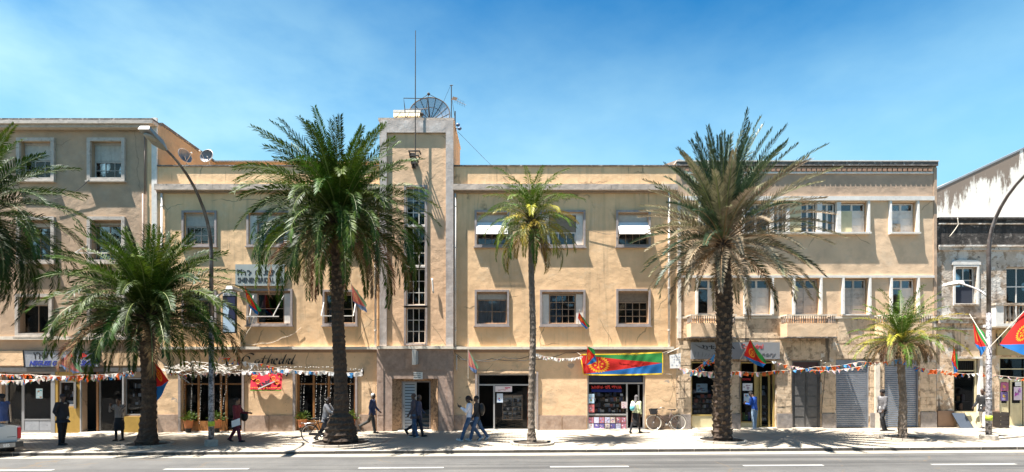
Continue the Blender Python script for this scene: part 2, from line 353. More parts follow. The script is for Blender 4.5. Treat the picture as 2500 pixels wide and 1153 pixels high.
# pavement: small square tiles in a bonded pattern, the joints cut by a brick texture in relief
mp = bpy.data.materials.new('pavement_tiles'); mp.use_nodes = True; t = mp.node_tree; b = t.nodes['Principled BSDF']; b.inputs['Roughness'].default_value = .85
geo = N(t, 'ShaderNodeNewGeometry'); br = N(t, 'ShaderNodeTexBrick'); br.inputs['Scale'].default_value = 1; br.inputs['Mortar Size'].default_value = .012
br.inputs['Brick Width'].default_value = .24; br.inputs['Row Height'].default_value = .12; br.inputs['Mortar Smooth'].default_value = .2
br.inputs['Color1'].default_value = (.45, .39, .30, 1); br.inputs['Color2'].default_value = (.38, .32, .24, 1); br.inputs['Mortar'].default_value = (.14, .11, .085, 1)
t.links.new(geo.outputs['Position'], br.inputs['Vector'])
ns = N(t, 'ShaderNodeTexNoise', Scale=.8, Detail=7.0, Roughness=.6); t.links.new(geo.outputs['Position'], ns.inputs['Vector'])
mr = N(t, 'ShaderNodeMapRange'); mr.inputs[1].default_value = .4; mr.inputs[2].default_value = .75; mr.inputs[4].default_value = .55; t.links.new(ns.outputs[0], mr.inputs[0])
mx = N(t, 'ShaderNodeMix', data_type='RGBA'); mx.inputs[7].default_value = (.33, .28, .22, 1); t.links.new(mr.outputs[0], mx.inputs[0]); t.links.new(br.outputs['Color'], mx.inputs[6])
t.links.new(mx.outputs[2], b.inputs['Base Color']); bp = N(t, 'ShaderNodeBump', Strength=.6, Distance=.006); bp.invert = True; t.links.new(br.outputs['Fac'], bp.inputs['Height']); t.links.new(bp.outputs[0], b.inputs['Normal'])
pav = link('pavement', None); tag(pav, kind='structure')
mb = MB(); mb.grid(lambda u, v: (-80 + 160 * u, KY + .26 + (.4 - KY - .26) * v, gz(-80 + 160 * u)), 2, 1); mb.uv = {}
mb.build('paving', mp, pav)
rk = random.Random(3)
km = [MB().box(0, 1.185, .004, .25 + .004 * i, -.14, .008 + .003 * i).box(.002, 1.183, 0, .0038, -.14, -.004, 1).mesh('kerb_stone', [M_kerb, M_kerbshade]) for i in range(4)]
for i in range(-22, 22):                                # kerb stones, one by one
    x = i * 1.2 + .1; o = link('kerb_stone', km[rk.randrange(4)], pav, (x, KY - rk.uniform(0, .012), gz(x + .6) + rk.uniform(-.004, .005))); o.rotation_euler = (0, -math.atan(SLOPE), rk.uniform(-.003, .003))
mb = MB()
for s in (-1, 1): mb.box(s * 26.6, s * 80, KY, KY + .25, -1, 0)
for i, v in enumerate(mb.v): mb.v[i] = (v[0], v[1], gz(v[0]) + (.01 if v[2] > -.5 else -.14))
mb.build('kerb_run', M_kerb, pav)
for a, bq, py in ((-70, 130, 1150), (400, 607, 1148), (875, 1083, 1145), (1343, 1535, 1142), (1815, 2010, 1138.5), (2275, 2480, 1135.5)):
    y = 1350 * 2.72 / (1143.5 - 910) - 25
    x0, x1 = X(a, y), X(bq, y); m1 = MB(); m1.grid(lambda u, v: (x0 + (x1 - x0) * u, y - .07 + .15 * v, gz(x0 + (x1 - x0) * u) - .086), 1, 1); m1.uv = {}
    tag(m1.build('lane_marking', M_paint), kind='structure')
# expansion joints across the pavement
mb = MB()
for px_ in (-100, 285, 470, 705, 905, 1190, 1480, 1690, 1960, 2235, 2500):
    x = X(px_, -6); mb.box(x, x + .02, KY + .3, -.1, gz(x) + .001, gz(x) + .004)
mb.build('pavement_joint', M_band, pav)
# ---------------------------------------------------------------- building kit
def wall(mb, x0, x1, z0, z1, y, holes, depth=.3, mi=0):
    """front face with real openings and their reveals; holes = [(x0, x1, z0, z1)] in metres"""
    xs = sorted({x0, x1, *[v for h in holes for v in h[:2] if x0 < v < x1]}); zs = sorted({z0, z1, *[v for h in holes for v in h[2:] if z0 < v < z1]})
    def hole(cx, cz): return any(h[0] < cx < h[1] and h[2] < cz < h[3] for h in holes)
    k = len(mb.v); nz = len(zs)
    for x in xs:
        for z in zs: mb.v.append((x, y, z))
    for i in range(len(xs) - 1):
        for j in range(nz - 1):
            if not hole((xs[i] + xs[i + 1]) / 2, (zs[j] + zs[j + 1]) / 2):
                mb.f.append([k + i * nz + j, k + (i + 1) * nz + j, k + (i + 1) * nz + j + 1, k + i * nz + j + 1]); mb.m.append(mi)
    yb = y + depth
    for a, b, c, d in holes:
        mb.quad((a, y, c), (a, y, d), (a, yb, d), (a, yb, c), mi); mb.quad((b, y, d), (b, y, c), (b, yb, c), (b, yb, d), mi)
        mb.quad((a, y, d), (b, y, d), (b, yb, d), (a, yb, d), mi); mb.quad((a, y, c), (a, yb, c), (b, yb, c), (b, y, c), mi)
    return mb
def frame_mb(x0, x1, z0, z1, y0, y1, w, mb=None):
    mb = mb or MB()
    mb.box(x0, x0 + w, y0, y1, z0, z1); mb.box(x1 - w, x1, y0, y1, z0, z1)
    mb.box(x0 + w, x1 - w, y0, y1, z1 - w, z1); mb.box(x0 + w, x1 - w, y0, y1, z0, z0 + w); return mb
def panes(par, x0, x1, z0, z1, y, cols, rows, m, thick=.008):
    w = (x1 - x0) / cols; h = (z1 - z0) / rows
    me = MB().box(.004, w - .004, 0, thick, .004, h - .004).mesh('pane', m)
    r = par
    while r.parent is not None: r = r.parent
    for i in range(cols):
        for j in range(rows):
            o = link('pane', me, par, Vector((x0 + i * w, y, z0 + j * h)) - r.location)
def sash(par, x0, x1, z0, z1, y, cols, rows, fw, bw, mf, mg=None, d=.05, name='sash'):
    mb = frame_mb(x0, x1, z0, z1, y, y + d, fw)
    for i in range(1, cols):
        x = x0 + fw + (x1 - x0 - 2 * fw) * i / cols; mb.box(x - bw / 2, x + bw / 2, y + .006, y + d - .006, z0 + fw, z1 - fw)
    for j in range(1, rows):
        z = z0 + fw + (z1 - z0 - 2 * fw) * j / rows; mb.box(x0 + fw, x1 - fw, y + .009, y + d - .009, z - bw / 2, z + bw / 2)
    o = mb.build(name, mf, par); panes(par, x0 + fw, x1 - fw, z0 + fw, z1 - fw, y + d / 2, cols, rows, mg or M_glass); return o
def slats(par, x0, x1, z0, z1, y, pitch, m, out=0.0, name='roller_blind'):
    """a roller blind: its slats joined (each a few mm of the picture); out pushes the foot forward"""
    n = max(2, int((z1 - z0) / pitch)); mb = MB()
    for i in range(n):
        a = z1 - (z1 - z0) * i / n; b = z1 - (z1 - z0) * (i + 1) / n
        ya = y - out * i / n; yb = y - out * (i + 1) / n; c = a + (b - a) * .82; yc = ya + (yb - ya) * .82
        mb.hexa([(x0, yc - .012, c), (x1, yc - .012, c), (x1, yc + .012, c), (x0, yc + .012, c), (x0, ya - .002, a), (x1, ya - .002, a), (x1, ya + .012, a), (x0, ya + .012, a)])
        mb.hexa([(x0, yb - .001, b), (x1, yb - .001, b), (x1, yb + .011, b), (x0, yb + .011, b), (x0, yc - .004, c), (x1, yc - .004, c), (x1, yc + .008, c), (x0, yc + .008, c)])
    return tag(mb.build(name, m, par), kind='stuff')
def curtain(par, x0, x1, z0, z1, y, m, folds=7, name='curtain', seed=0):
    rr = random.Random(seed); mb = MB(); ph = rr.random() * 6
    mb.grid(lambda u, v: (x0 + (x1 - x0) * u, y + .035 * math.sin(u * folds * 6.28 + ph + .5 * math.sin(v * 3)) , z0 + (z1 - z0) * v), folds * 6, 3)
    mb.uv = {}; return mb.build(name, m, par, smooth=True)
def window(bld, a, b, c, d, fy=0.0, surr=M_surr, sw=5, proud=.07, blind=.2, bm=M_blind, kind='plain', cols=4, rows=2, mf=M_wood, cur=None, label=None, sill=.12, rev=.12):
    """a..d: outer edges of the surround in the survey (px left, right, top, bottom). The hole is inside it."""
    x0, x1, z1, z0 = X(a, fy), X(b, fy), Z(c, fy), Z(d, fy); w = sw / 54
    mb = frame_mb(x0, x1, z0, z1, fy - proud, fy + .02, w); win = mb.build('window', surr, bld)
    if label: win['label'] = label
    part('sill', B(x0 - .04, x1 + .04, fy - proud - sill * .5, fy + .01, z0 - .055, z0 - .003), surr, win)
    ix0, ix1, iz0, iz1 = x0 + w, x1 - w, z0 + w, z1 - w; yy = fy + rev
    part('lintel', B(ix0 + .003, ix1 - .003, yy - .04, yy + .1, iz1 - .09, iz1 - .003), mf, win)
    zt = iz1 - .09; zb = zt - (zt - iz0) * blind
    if kind == 'side':                                   # white shutter boxes either side of a narrower light
        s = (ix1 - ix0) * .17
        part('side_panel', B(ix0 + .003, ix0 + s, yy - .05, yy + .06, iz0 + .003, zt - .01), M_white, win)
        part('side_panel', B(ix1 - s, ix1 - .003, yy - .05, yy + .06, iz0 + .003, zt - .01), M_white, win)
        ix0 += s; ix1 -= s
    if blind > 0 and kind != 'awning': slats(win, ix0 + .02, ix1 - .02, zb, zt, yy, .055, bm)
    if kind == 'awning':
        slats(win, ix0 + .02, ix1 - .02, zt - .32, zt, yy, .055, bm)
        slats(win, ix0 + .0, ix1 + .03, zt - .95, zt - .33, yy - .02, .055, M_blindw, out=.42)
        mb = MB()
        for x in (ix0 + .02, ix1 - .02): mb.tube([(x, yy, iz0 + .25), (x, yy - .44, zt - .95)], .012, 6)
        mb.tube([(ix0, yy - .46, zt - .965), (ix1 + .03, yy - .46, zt - .965)], .016, 6); mb.build('awning_arm', M_white, win)
        zb = zt - .02
    if kind == 'casement_out':                           # white tilting frame pushed out at the foot
        mb = MB()
        for x in (ix0 - .02, ix1 + .02): mb.beam((x, fy - .03, zb - .35), (x, fy - .42, iz0 + .30), .035, .035)
        mb.beam((ix0 - .02, fy - .42, iz0 + .30), (ix1 + .02, fy - .42, iz0 + .30), .04, .04); mb.build('tilted_frame', M_white, win)
    sash(win, ix0 + .01, ix1 - .01, iz0 + .01, zb - .012 if blind > 0 else zt - .012, yy, cols, rows, .05, .028, mf)
    if cur:
        m, c0, c1 = cur; curtain(win, ix0 + (ix1 - ix0) * c0, ix0 + (ix1 - ix0) * c1, iz0, zt, yy + .11, m, seed=int(a))
    return (ix0 - (.17 * 0), ix1, iz0, iz1) if kind != 'side' else (x0 + w, x1 - w, iz0, iz1)
def hole_of(a, b, c, d, sw=5, fy=0.0): w = sw / 54; return (X(a, fy) + w, X(b, fy) - w, Z(d, fy) + w, Z(c, fy) - w)
def ph(a, b, c, d, fy=0.0): return (X(a, fy), X(b, fy), Z(d, fy), Z(c, fy))       # survey box to metres
def gy(px): return gz(X(px)) - .02
def roof_box(mb, x0, x1, y0, y1, z0, z1, roof):
    """sides, back and roof of a building whose front is already built"""
    mb.quad((x0, y1, z0), (x0, y0, z0), (x0, y0, z1), (x0, y1, z1)); mb.quad((x1, y0, z0), (x1, y1, z0), (x1, y1, z1), (x1, y0, z1))
    mb.quad((x1, y1, z0), (x0, y1, z0), (x0, y1, z1), (x1, y1, z1)); mb.quad((x0, y0, roof), (x1, y0, roof), (x1, y1, roof), (x0, y1, roof))
    # inner faces of the parapet
    mb.quad((x0 + .25, y0 + .25, roof), (x0 + .25, y0 + .25, z1), (x1 - .25, y0 + .25, z1), (x1 - .25, y0 + .25, roof))
    mb.quad((x0, y0, z1), (x1, y0, z1), (x1 - .25, y0 + .25, z1), (x0 + .25, y0 + .25, z1))
    return mb
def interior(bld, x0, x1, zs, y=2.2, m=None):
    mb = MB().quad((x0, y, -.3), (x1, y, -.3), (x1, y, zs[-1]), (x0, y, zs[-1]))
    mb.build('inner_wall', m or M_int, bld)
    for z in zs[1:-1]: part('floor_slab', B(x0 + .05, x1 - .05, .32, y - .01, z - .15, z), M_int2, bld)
def ribbon_pipe(bld, px, y0, y1, fy=0.0, m=None, r=.05):
    x = X(px, fy); z0, z1 = Z(y1, fy), Z(y0, fy)
    o = MB().tube([(x, fy - .09, z0), (x, fy - .09, z1)], r, 8).build('downpipe', m or M_pipe, bld, smooth=True)
    for k in range(4):
        z = z0 + (z1 - z0) * (.1 + .27 * k); MB().tube([(x, fy - .09, z), (x, fy - .09, z + .05)], r + .014, 8).build('pipe_clip', m or M_pipe, o)
    return o

# ================================================================ ochre building with the tower
bm = thing('ochre_building', (X(760), 0, gz(X(760))), 'long two-storey ochre building over cafe and shops, with a stair tower at its middle', 'building')
L0, L1, T0, T1, R1 = X(385), X(928), X(928), X(1107), X(1651)
TY = -.16
TX0, TX1 = X(928, TY), X(1107, TY)
top = Z(407)
# --- upper walls
WL = [(445, 530, 515, 602), (603, 715, 530, 602), (788, 873, 515, 602), (445, 530, 708, 795), (603, 715, 706, 795), (788, 873, 708, 795)]
WR = [(1159, 1243, 514, 603), (1318, 1429, 514, 604), (1504, 1588, 514, 603), (1159, 1243, 708, 796), (1318, 1429, 708, 796), (1504, 1588, 706, 796)]
WL[1] = (603, 715, 515, 602)
hl = [hole_of(*w) for w in WL]; hr = [hole_of(*w) for w in WR]
mb = wall(MB(), L0, L1, Z(852), top, 0, hl); mb.build('upper_wall', M_mbwall, bm)
mb = wall(MB(), T1, R1, Z(852), top, 0, hr); mb.build('upper_wall', M_mbwall, bm)
# --- ground floor wall with the shop openings
GL = [ph(443, 592, 907, 1056), ph(722, 868, 907, 1056)]
GR = [ph(1165, 1309, 912, 1056), ph(1434, 1576, 912, 1056)]
def to_ground(h): return (h[0], h[1], -.35, h[3])
mb = wall(MB(), X(385), X(925), -.35, Z(852), 0, [to_ground(h) for h in GL], .35); mb.build('ground_floor_wall', M_gfwall, bm)
mb = wall(MB(), X(1104), R1, -.35, Z(852), 0, [to_ground(h) for h in GR], .35); mb.build('ground_floor_wall', M_gfwall, bm)
mb = MB(); roof_box(mb, L0, R1, 0, 9, -.3, top, top - .7); mb.build('shell', M_mbwall, bm)
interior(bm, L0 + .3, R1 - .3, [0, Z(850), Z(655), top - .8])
# --- coping, cornice, string course
for a, b_ in ((385, 928), (1107, 1651)):
    part('coping', B(X(a) - .0, X(b_), -.05, .27, top, top + .06), M_roofdark, bm)
    x = X(a); xe = X(b_); k = 0; rr = random.Random(a)
    while x < xe - .2:                                   # the cornice is cast in lengths
        w = min(1.9 + rr.random() * .8, xe - x); part('cornice_block', B(x + .004, x + w - .004, -.26 - rr.random() * .008, .0 - .002, Z(468), Z(454)), M_cornice, bm); x += w
    part('cornice_bed', B(X(a), X(b_), -.11, -.002, Z(472), Z(468) - .003), M_wood, bm)
for a, b_ in ((385, 928), (1107, 1643)):
    part('string_course', B(X(a), X(b_), -.20, -.002, Z(853.5), Z(847)), M_course, bm)
    part('brown_band', B(X(a), X(b_), -.06, -.002, Z(861), Z(853.5) - .003), M_band, bm)  # brown strip puts the recess shadow under the course into colour
# --- dado panels between the openings
for a, b_, t_ in ((375, 441, 1012), (596, 657, 1014), (659, 719, 1014), (872, 918, 1012), (1109, 1161, 1014), (1313, 1371, 1014), (1373, 1431, 1014), (1580, 1651, 1014)):
    if a < 385: a = 387
    part('dado_panel', B(X(a), X(b_), -.05, -.002, -.3, Z(t_)), M_dado, bm)
for a, t_, b_ in ((437, 907, 443), (592, 905, 597), (716, 905, 722), (868, 907, 873), (1160, 908, 1165), (1309, 908, 1314)):
    part('opening_jamb', B(X(a), X(b_), -.075, -.003, -.3, Z(t_)), M_surr, bm)
part('opening_head', B(X(1165) + .002, X(1309) - .002, -.07, -.003, Z(912), Z(906)), M_gfwall, bm)
# --- windows
window(bm, *WL[0], blind=.36, mf=M_lbsurr, cols=4, rows=2, label='upper window with weathered roller blind half down')
window(bm, *WL[1], kind='side', cols=3, rows=2)
window(bm, *WL[2], blind=.3)
window(bm, *WL[3], blind=.2)
window(bm, *WL[4], kind='side', blind=0, cols=1, rows=2, cur=(M_curtainb, .0, .25))
window(bm, *WL[5], kind='casement_out', blind=0, cols=2, rows=2, cur=(M_curtainb, .1, .5))
window(bm, *WR[0], kind='awning', label='upper window with white blind propped outwards')
window(bm, *WR[1], kind='side', blind=.55, bm=M_blindb, cols=3, rows=1, mf=M_white)
window(bm, *WR[2], kind='awning', label='upper window with white blind propped outwards')
window(bm, *WR[3], blind=.17, cols=2, rows=2, cur=(M_curtain, .02, .98))
window(bm, *WR[4], kind='side', blind=0, cols=4, rows=4, mf=M_wood, cur=(M_curtainb, .0, .45))
window(bm, *WR[5], blind=.27, bm=M_blindb, cols=4, rows=3)
# tilted white frame in front of the wide lower-left window
mb = MB()
for x in (X(620), X(700)): mb.beam((x - .1 * (x > X(650)), -.05, Z(722)), (x - .45 * (x > X(650)), -.4, Z(775)), .035, .035)
mb.beam((X(612), -.4, Z(775)), (X(690), -.4, Z(775)), .04, .04); mb.build('tilted_frame', M_white, bm)
# --- pipes
ribbon_pipe(bm, 398, 474, 846); ribbon_pipe(bm, 918, 474, 846); ribbon_pipe(bm, 1112, 474, 846); ribbon_pipe(bm, 1632, 466, 846, m=M_pipe)
ribbon_pipe(bm, 1115.5, 866, 905, r=.025)

# --- the tower
tz0, tz1 = Z(852, TY), Z(296, TY)
def tp(a, b, c, d): return ph(a, b, c, d, TY)
tw = [tp(992, 1038, 458, 549), tp(992, 1038, 556, 648), tp(992, 1038, 656, 744), tp(992, 1038, 752, 838)]
mb = wall(MB(), TX0, TX1, tz0, tz1, TY, [(tw[0][0], tw[0][1], tw[2][2], tw[0][3]), tw[3]], .22); mb.build('tower_wall', M_twall, bm)
mb = MB(); z9 = Z(300)
mb.quad((TX1, TY, tz0), (TX1, 3.0, tz0), (TX1, 3.0, tz1), (TX1, TY, tz1)); mb.quad((TX0, 3.0, tz0), (TX0, TY, tz0), (TX0, TY, tz1), (TX0, 3.0, tz1))
mb.quad((TX1, 3.0, tz0), (TX0, 3.0, tz0), (TX0, 3.0, tz1), (TX1, 3.0, tz1)); mb.quad((TX0, TY, tz1 - .02), (TX1, TY, tz1 - .02), (TX1, 3, tz1 - .02), (TX0, 3, tz1 - .02)); mb.build('tower_side', M_rear, bm)
part('tower_coping', B(TX0 - .06, TX1 + .03, TY - .09, 3.05, tz1, tz1 + .11), M_cornice, bm)
part('tower_pilaster', B(TX0 - .004, X(945, TY), TY - .10, TY - .002, Z(846, TY), tz1 - .002), M_pil, bm)
part('tower_pilaster', B(X(1089, TY), TX1 + .004, TY - .10, TY - .002, Z(846, TY), tz1 - .002), M_pil, bm)
part('tower_frieze', B(X(945, TY) + .003, X(1089, TY) - .003, TY - .10, TY - .002, Z(326, TY), tz1 - .002), M_pil, bm)
for h in tw:
    mb = frame_mb(h[0] - .06, h[1] + .06, h[2] - .05, h[3] + .04, TY - .05, TY - .003, .06) if h is tw[3] else MB()
    w = MB().box(h[0] + .002, h[1] - .002, TY + .10, TY + .16, h[2] - .1, h[2] - .003).build('window', M_white, bm)
    part('sill', B(h[0] + .001, h[1] - .001, TY - .03, TY + .098, h[2] - .1, h[2] - .01), M_white, w)
    sash(w, h[0] + .005, h[1] - .005, h[2], h[3], TY + .1, 3, 3, .035, .03, M_white)
mb = frame_mb(tw[0][0] - .1, tw[0][1] + .1, tw[2][2] - .14, tw[0][3] + .1, TY - .06, TY - .003, .1); mb.build('stair_window_surround', M_surr, bm)
mb = frame_mb(tw[3][0] - .1, tw[3][1] + .1, tw[3][2] - .1, tw[3][3] + .09, TY - .06, TY - .003, .085); mb.build('stair_window_surround', M_surr, bm)
# course over the portal
part('string_course', B(TX0 - .1, TX1 + .02, TY - .22, TY - .002, Z(852.5, TY), Z(845.5, TY)), M_course, bm)
# --- portal
PY = -.22
def pp(a, b, c, d): return ph(a, b, c, d, PY)
o = pp(937, 1090, 905, 1060)
mb = wall(MB(), X(920, PY), X(1107, PY), -.3, Z(853, PY), PY, [(o[0], o[1], -.3, o[3])], .18)
mb.quad((X(920, PY), 0, -.3), (X(920, PY), PY, -.3), (X(920, PY), PY, Z(853, PY)), (X(920, PY), 0, Z(853, PY))); mb.quad((X(1107, PY), PY, -.3), (X(1107, PY), 0, -.3), (X(1107, PY), 0, Z(853, PY)), (X(1107, PY), PY, Z(853, PY)))
mb.quad((X(920, PY), PY, Z(853, PY)), (X(1107, PY), PY, Z(853, PY)), (X(1107, PY), 0, Z(853, PY)), (X(920, PY), 0, Z(853, PY)))
mb.build('portal_surround', M_portal, bm)
for a, b_, c, d in ((922, 936, 858, 932), (922, 936, 934, 1014), (940, 988, 858, 903), (990, 1040, 858, 903), (1042, 1088, 858, 903), (1092, 1105, 858, 932), (1092, 1105, 934, 1014), (1092, 1105, 1016, 1058), (922, 936, 1016, 1058)):
    q = pp(a, b_, c, d); part('facing_slab', B(q[0], q[1], PY - .012, PY - .002, q[2], q[3]), M_portal, bm)
for px_ in (940, 945.5, 951, 1073, 1078.5, 1084, 1089):                # fluting
    x = X(px_, PY); part('flute', MB().tube([(x, PY + .05, -.2), (x, PY + .05, o[3] - .02)], .026, 8), M_portal, bm, smooth=True)
yi = .18; di = ph(981, 1051, 931, 1060, yi)              # the door opening at the back of the splay
so = (X(957, PY), X(1069, PY), -.3, Z(908, PY))
def strip(a, b, c, d, name, m): part(name, MB().quad(a, b, c, d), m, bm)
strip((so[0], PY + .02, -.3), (di[0], yi, -.3), (di[0], yi, di[3]), (so[0], PY + .02, so[3]), 'splay_panel', M_portal2)
strip((di[1], yi, -.3), (so[1], PY + .02, -.3), (so[1], PY + .02, so[3]), (di[1], yi, di[3]), 'splay_panel', M_portal2)
strip((so[0], PY + .02, so[3]), (di[0], yi, di[3]), (di[1], yi, di[3]), (so[1], PY + .02, so[3]), 'splay_head', M_portal2)
mb = frame_mb(o[0], o[1], -.4, o[3], PY + .021, PY + .06, X(957, PY) - o[0]); mb.build('portal_backing', M_portal, bm)
part('door_frame', frame_mb(di[0], di[1], -.35, di[3], yi - .02, yi + .05, .05), M_surr, bm)
dx0, dx1 = di[0] + .05, X(1017, yi)
leaf = part('louvred_door', frame_mb(dx0, dx1, gy(1000), di[3] - .055, yi + .0, yi + .045, .085), M_alu, bm, label='pale louvred door leaf, closed')
lz0, lz1 = gy(1000) + .09, di[3] - .14; nl = 15
lm = MB().hexa([(0, 0, 0), (dx1 - dx0 - .172, 0, 0), (dx1 - dx0 - .172, .03, 0), (0, .03, 0), (0, .025, .105), (dx1 - dx0 - .172, .025, .105), (dx1 - dx0 - .172, .04, .105), (0, .04, .105)]).mesh('louvre', M_alu)
for i in range(nl): link('louvre', lm, leaf, Vector((dx0 + .086, yi - .005, lz0 + (lz1 - lz0) * i / nl)) - bm.location)
part('door_handle', MB().tube([(dx0 + .05, yi - .01, 1.0), (dx0 + .05, yi - .05, 1.03), (dx0 + .05, yi - .05, 1.12), (dx0 + .05, yi - .01, 1.15)], .01, 6), M_black, leaf)
mb = MB(); g = gy(1020)
for k in range(5): mb.box(X(1018, .4), X(1050, .4), .3 + .3 * k, 2.1, g + .17 * k, g + .17 * (k + 1))
mb.build('inner_stair', M_greydado, bm)
part('threshold', B(di[0] - .1, di[1] + .1, PY - .1, yi + .3, -.3, gz(X(1015)) + .03), M_course, bm)

# --- shop openings
def poster(px0, px1, py0, py1, y, cols, label, rows=3, seed=0, cat='poster', group=None):
    rr = random.Random(seed * 7 + int(px0)); x0, x1, z0, z1 = ph(px0, px1, py0, py1, y)
    mb = MB().box(x0, x1, y - .004, y, z0, z1, 0); ms = [flat('print_%.2f_%.2f_%.2f' % tuple(c), c, .7) for c in cols]
    w, h = x1 - x0, z1 - z0
    for i in range(rows * 3):
        a = x0 + w * rr.uniform(.05, .6); b_ = a + w * rr.uniform(.12, .35); c = z0 + h * rr.uniform(.05, .75); d = c + h * rr.uniform(.05, .2)
        mb.box(a, min(b_, x1 - .01), y - .0046 - .0004 * i, y - .0042, c, min(d, z1 - .01), 1 + i % (len(ms) - 1))
    o = link('poster', None, None, ((x0 + x1) / 2, y, z0)); bpy.data.objects.remove(o)
    ob = MB(); ob.v, ob.f, ob.m = mb.v, mb.f, mb.m
    me = ob.mesh('poster', ms, ((x0 + x1) / 2, y, z0)); o = link('poster', me, None, ((x0 + x1) / 2, y, z0)); return tag(o, label, cat, group)
def goods(par, x0, x1, z0, z1, y0, y1, seed, cols, shelves=4, dens=9, name='display_goods'):
    rr = random.Random(seed); mb = MB(); ms = [flat('goods_%.2f_%.2f_%.2f' % tuple(c), c, .6) for c in cols]
    sh = MB()
    for j in range(shelves):
        z = z0 + (z1 - z0) * j / shelves; sh.box(x0, x1, y0, y1, z - .02, z)
        x = x0 + .02
        while x < x1 - .1:
            w = rr.uniform(.05, .2); h = rr.uniform(.08, (z1 - z0) / shelves * .8); yy = rr.uniform(y0, y1 - .12)
            if rr.random() < .85: mb.box(x, min(x + w * .85, x1), yy, yy + rr.uniform(.02, .1), z + .001, z + h, rr.randrange(len(ms)))
            x += w * 9 / dens
    sh.build('shelf', M_int2, par); return tag(mb.build(name, ms, par), kind='stuff')
def cafe_front(a, b, cols, zt=907, mullions=(), door=None):
    x0, x1 = X(a), X(b); g = gy(a) ; z1 = Z(zt); tr = Z(938); y = .14
    f = frame_mb(x0 + .02, x1 - .02, g, z1 - .01, y, y + .09, .09)
    f.box(x0 + .11, x1 - .11, y + .005, y + .085, tr - .035, tr + .035)
    xs = [x0 + .11] + [X(m_) for m_ in mullions] + [x1 - .11]
    for m_ in mullions: f.box(X(m_) - .045, X(m_) + .045, y + .01, y + .08, g + .09, z1 - .1)
    sf = f.build('cafe_front', M_brownwood, bm)
    for i in range(len(xs) - 1):
        p0 = xs[i] + (.045 if i else 0); p1 = xs[i + 1] - (.045 if i < len(xs) - 2 else 0)
        panes(sf, p0, p1, tr + .035, z1 - .1, y + .04, 1, 1, M_glassd)
        zb = g + .09
        if door is not None and i == door: panes(sf, p0, p1, zb, tr - .035, y + .06, 1, 1, M_glassd); continue
        part('bottom_panel', B(p0, p1, y + .02, y + .06, zb, zb + .42), M_brownwood, sf); panes(sf, p0, p1, zb + .42, tr - .035, y + .04, 1, 1, M_glassd)
    return sf
cafe_front(443, 592, 4, mullions=(480, 535, 548), door=3)
cafe_front(722, 868, 4, mullions=(763, 800, 838))
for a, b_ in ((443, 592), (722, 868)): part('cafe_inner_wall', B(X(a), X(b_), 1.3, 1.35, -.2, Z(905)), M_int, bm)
# shop with the grey aluminium door, 1165-1309
def alu_front(name, x0, x1, z0, z1, y, bars_x, bars_z, w=.07, m=M_alu):
    f = frame_mb(x0, x1, z0, z1, y, y + .07, w)
    for (px_, a, b_) in bars_x: f.box(px_ - w / 2, px_ + w / 2, y + .004, y + .066, a, b_)
    for (z, a, b_) in bars_z: f.box(a, b_, y + .002, y + .068, z - w / 2, z + w / 2)
    return f.build(name, m, bm)
x0, x1 = X(1165) + .01, X(1309) - .01; g = gy(1235); z1 = Z(912) - .01; tr = Z(940); y = .12
s1 = alu_front('shop_front', x0, x1, g, z1, y, [(X(1206), g + .07, tr - .035)], [(tr, x0 + .07, x1 - .07)])
panes(s1, x0 + .07, x1 - .07, tr + .035, z1 - .07, y + .03, 2, 1, M_glassd); panes(s1, X(1206) + .035, x1 - .07, g + .07, tr - .035, y + .03, 1, 1, M_glassd)
cab = part('display_cabinet', frame_mb(X(1226), X(1276), g + .45, Z(965), .25, .55, .05).box(X(1251) - .02, X(1251) + .02, .27, .5, g + .5, Z(967)), M_wood, bm)
cb = part('cabinet_back', B(X(1226) + .05, X(1276) - .05, .50, .53, g + .5, Z(965) - .05), flat('white_cabinet', (.86, .85, .82), .5), cab)
goods(cab, X(1228), X(1275), g + .5, Z(972), .30, .49, 5, [(.08, .05, .03), (.3, .25, .2), (.02, .02, .02), (.5, .45, .4)], 5, 11)
part('curtain_panel', B(X(1288), X(1298), .3, .34, g + .1, Z(945)), flat('orange_cloth', (.50, .13, .03), .8), bm)
part('curtain_panel', B(X(1276) + .02, X(1287), .32, .36, g + .1, Z(945)), M_int2, bm)
poster(1209, 1250, 943, 957, .10, [(.75, .66, .66), (.55, .03, .09), (.6, .4, .4)], 'white notice with crimson heading inside the shop glass left of the slim palm', 2)
poster(1213, 1228, 961, 983, .10, [(.55, .62, .7), (.1, .2, .5), (.5, .1, .1), (.7, .7, .7)], 'small blue and white poster under the crimson-headed notice', 2)
# gift shop, 1434-1576
x0, x1 = X(1434) + .01, X(1576) - .01; g = gy(1505); z1 = Z(912) - .01; tr = Z(936); y = .12
s2 = alu_front('shop_front', x0, x1, g, z1, y, [(X(1532), g + .07, tr - .035)], [(tr, x0 + .07, x1 - .07), (Z(1013), x0 + .07, X(1532) - .035)])
panes(s2, x0 + .07, x1 - .07, tr + .035, z1 - .07, y + .03, 2, 1, M_glassd); panes(s2, x0 + .07, X(1532) - .035, Z(1013) + .035, tr - .035, y + .03, 1, 1, M_glassd)
part('head_blind', B(x0 + .1, x1 - .1, y + .12, y + .16, tr + .05, z1 - .1), M_dish, s2)
goods(s2, x0 + .1, X(1528), Z(1008), Z(955), .24, .6, 11, [(.6, .55, .5), (.25, .15, .08), (.08, .06, .05), (.7, .68, .66), (.35, .1, .06), (.1, .12, .2)], 4, 12)
part('open_door', MB().beam((X(1562), y + .1, (g + tr) / 2 - .03), (X(1562) + .12, y + .75, (g + tr) / 2 - .03), .05, tr - g - .1), M_alu, s2)
rr = random.Random(4)
pm = [(.55, .55, .7), (.5, .2, .25), (.12, .1, .3), (.75, .72, .75), (.3, .35, .6), (.35, .12, .15), (.6, .5, .45)]
